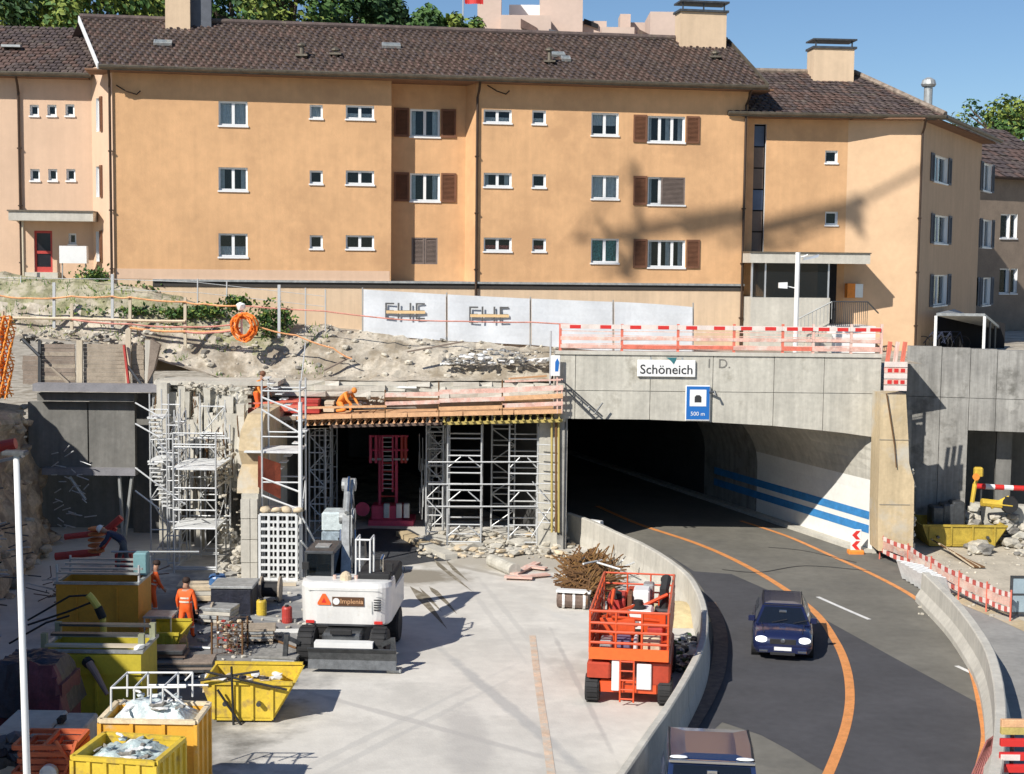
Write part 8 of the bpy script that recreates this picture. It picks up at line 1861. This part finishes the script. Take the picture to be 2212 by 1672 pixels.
pallet('board_stack', 'low pile of dark planks between the yellow tank and the mesh crate', 'boards', 405, 1452, 1.5, .8, .3, [STEEL, WOODB], 4, 4)
pallet('sack_pallet', 'pallet of beige sacks at the foot of the left scaffold', 'sacks', 425, 1298, 1.1, .8, .5, [BEIGE, CONCL], 3, 5, 'sack')
pallet('panel_pile', 'pile of pale panels beside the toe rubble of the dividing wall', 'panels', 475, 1345, 1.0, .8, .45, [CONCL, STEELG], 4, -10, 'panel')
pallet('steel_pile', 'pile of long steel sections in the gap behind the amber container', 'steel', 355, 1448, 1.2, .7, .55, [STEEL, RUSTG], 5, 3, 'section')
pallet('board_stack', 'stack of orange boards standing by the small yellow skip', 'boards', 385, 1408, .5, .5, .35, [WOOD, WOODY], 3, 12)
for k, (x, y, lab) in enumerate([(585, 1300, 'grey cable drum on its side at the foot of the stair tower'), (438, 1345, 'small grey cable drum left of the dark container')]):
    p = gz(x, y); t = thing('cable_drum', lab, 'cable drum', (p.x, p.y, 0)); r_ = .42-.1*k
    for s in (-.3, .3): b = MB(); b.lathe((p.x+s, p.y, r_), [(r_, -.03), (r_, .03)], 18, 'X'); b.build('flange', WOODG, t)
    b = MB(); b.lathe((p.x, p.y, r_), [(r_*.6, -.27), (r_*.6, .27)], 14, 'X'); b.build('core', BLACK, t)
for k, (x, y, m, lab) in enumerate([(470, 1300, M('barrel_blue', (.05, .14, .32), .4), 'blue plastic barrel by the left scaffold foot'), (620, 1345, REDM, 'red canister standing behind the excavator outrigger'), (565, 1330, YEL, 'yellow canister near the grey cable drum')]):
    p = gz(x, y); t = thing('barrel' if k == 0 else 'canister', lab, 'barrel' if k == 0 else 'canister', (p.x, p.y, 0)); h = .9 if k == 0 else .5; r_ = .28 if k == 0 else .16
    b = MB(); b.lathe((p.x, p.y, 0), [(r_*.92, 0), (r_, .06), (r_, h*.33), (r_*1.05, h*.35), (r_, h*.37), (r_, h*.9), (r_*.85, h)], 16); b.build('body', m, t); b = MB(); b.lathe((p.x, p.y, h), [(.06, 0), (.06, .05)], 10); b.build('cap', BLACK, t)
for k, (x0, y0, x1, y1, m, r_, lab) in enumerate([(380, 1470, 640, 1425, STEEL, .05, 'long dark pipe lying across the pit floor behind the yellow skip'), (330, 1395, 455, 1400, STEELG, .05, 'grey pipe on the ground in front of the walking worker'), (545, 1365, 640, 1400, RUST, .035, 'rusty bar lying left of the excavator'), (395, 1310, 545, 1345, WOODG, .05, 'weathered timber lying in front of the left scaffold'), (470, 1455, 640, 1470, STEEL, .03, 'thin black bar just behind the yellow skip')]):
    t = thing('loose_pipe' if r_ > .04 else 'loose_bar', lab, 'pipe' if r_ > .04 else 'bar', gz(x0, y0)); stick('bar', gz(x0, y0, r_), gz(x1, y1, r_), r_, m, t, n=8)
# rubble bank below the right opening
b = MB(); rnd = random.Random(9)
for k in range(140): p = gy(rnd.uniform(2080, 2240), 1000, 58.3+rnd.random()*1.0); z = rnd.uniform(0, 1.5)*(1-abs(p.y-58.9)*.5); b.rock((p.x, p.y, max(.1, z)), rnd.uniform(.25, .7), k, k % 3)
b.build('rubble_bank', [RUBB, RUBD, CONC], kind='stuff')
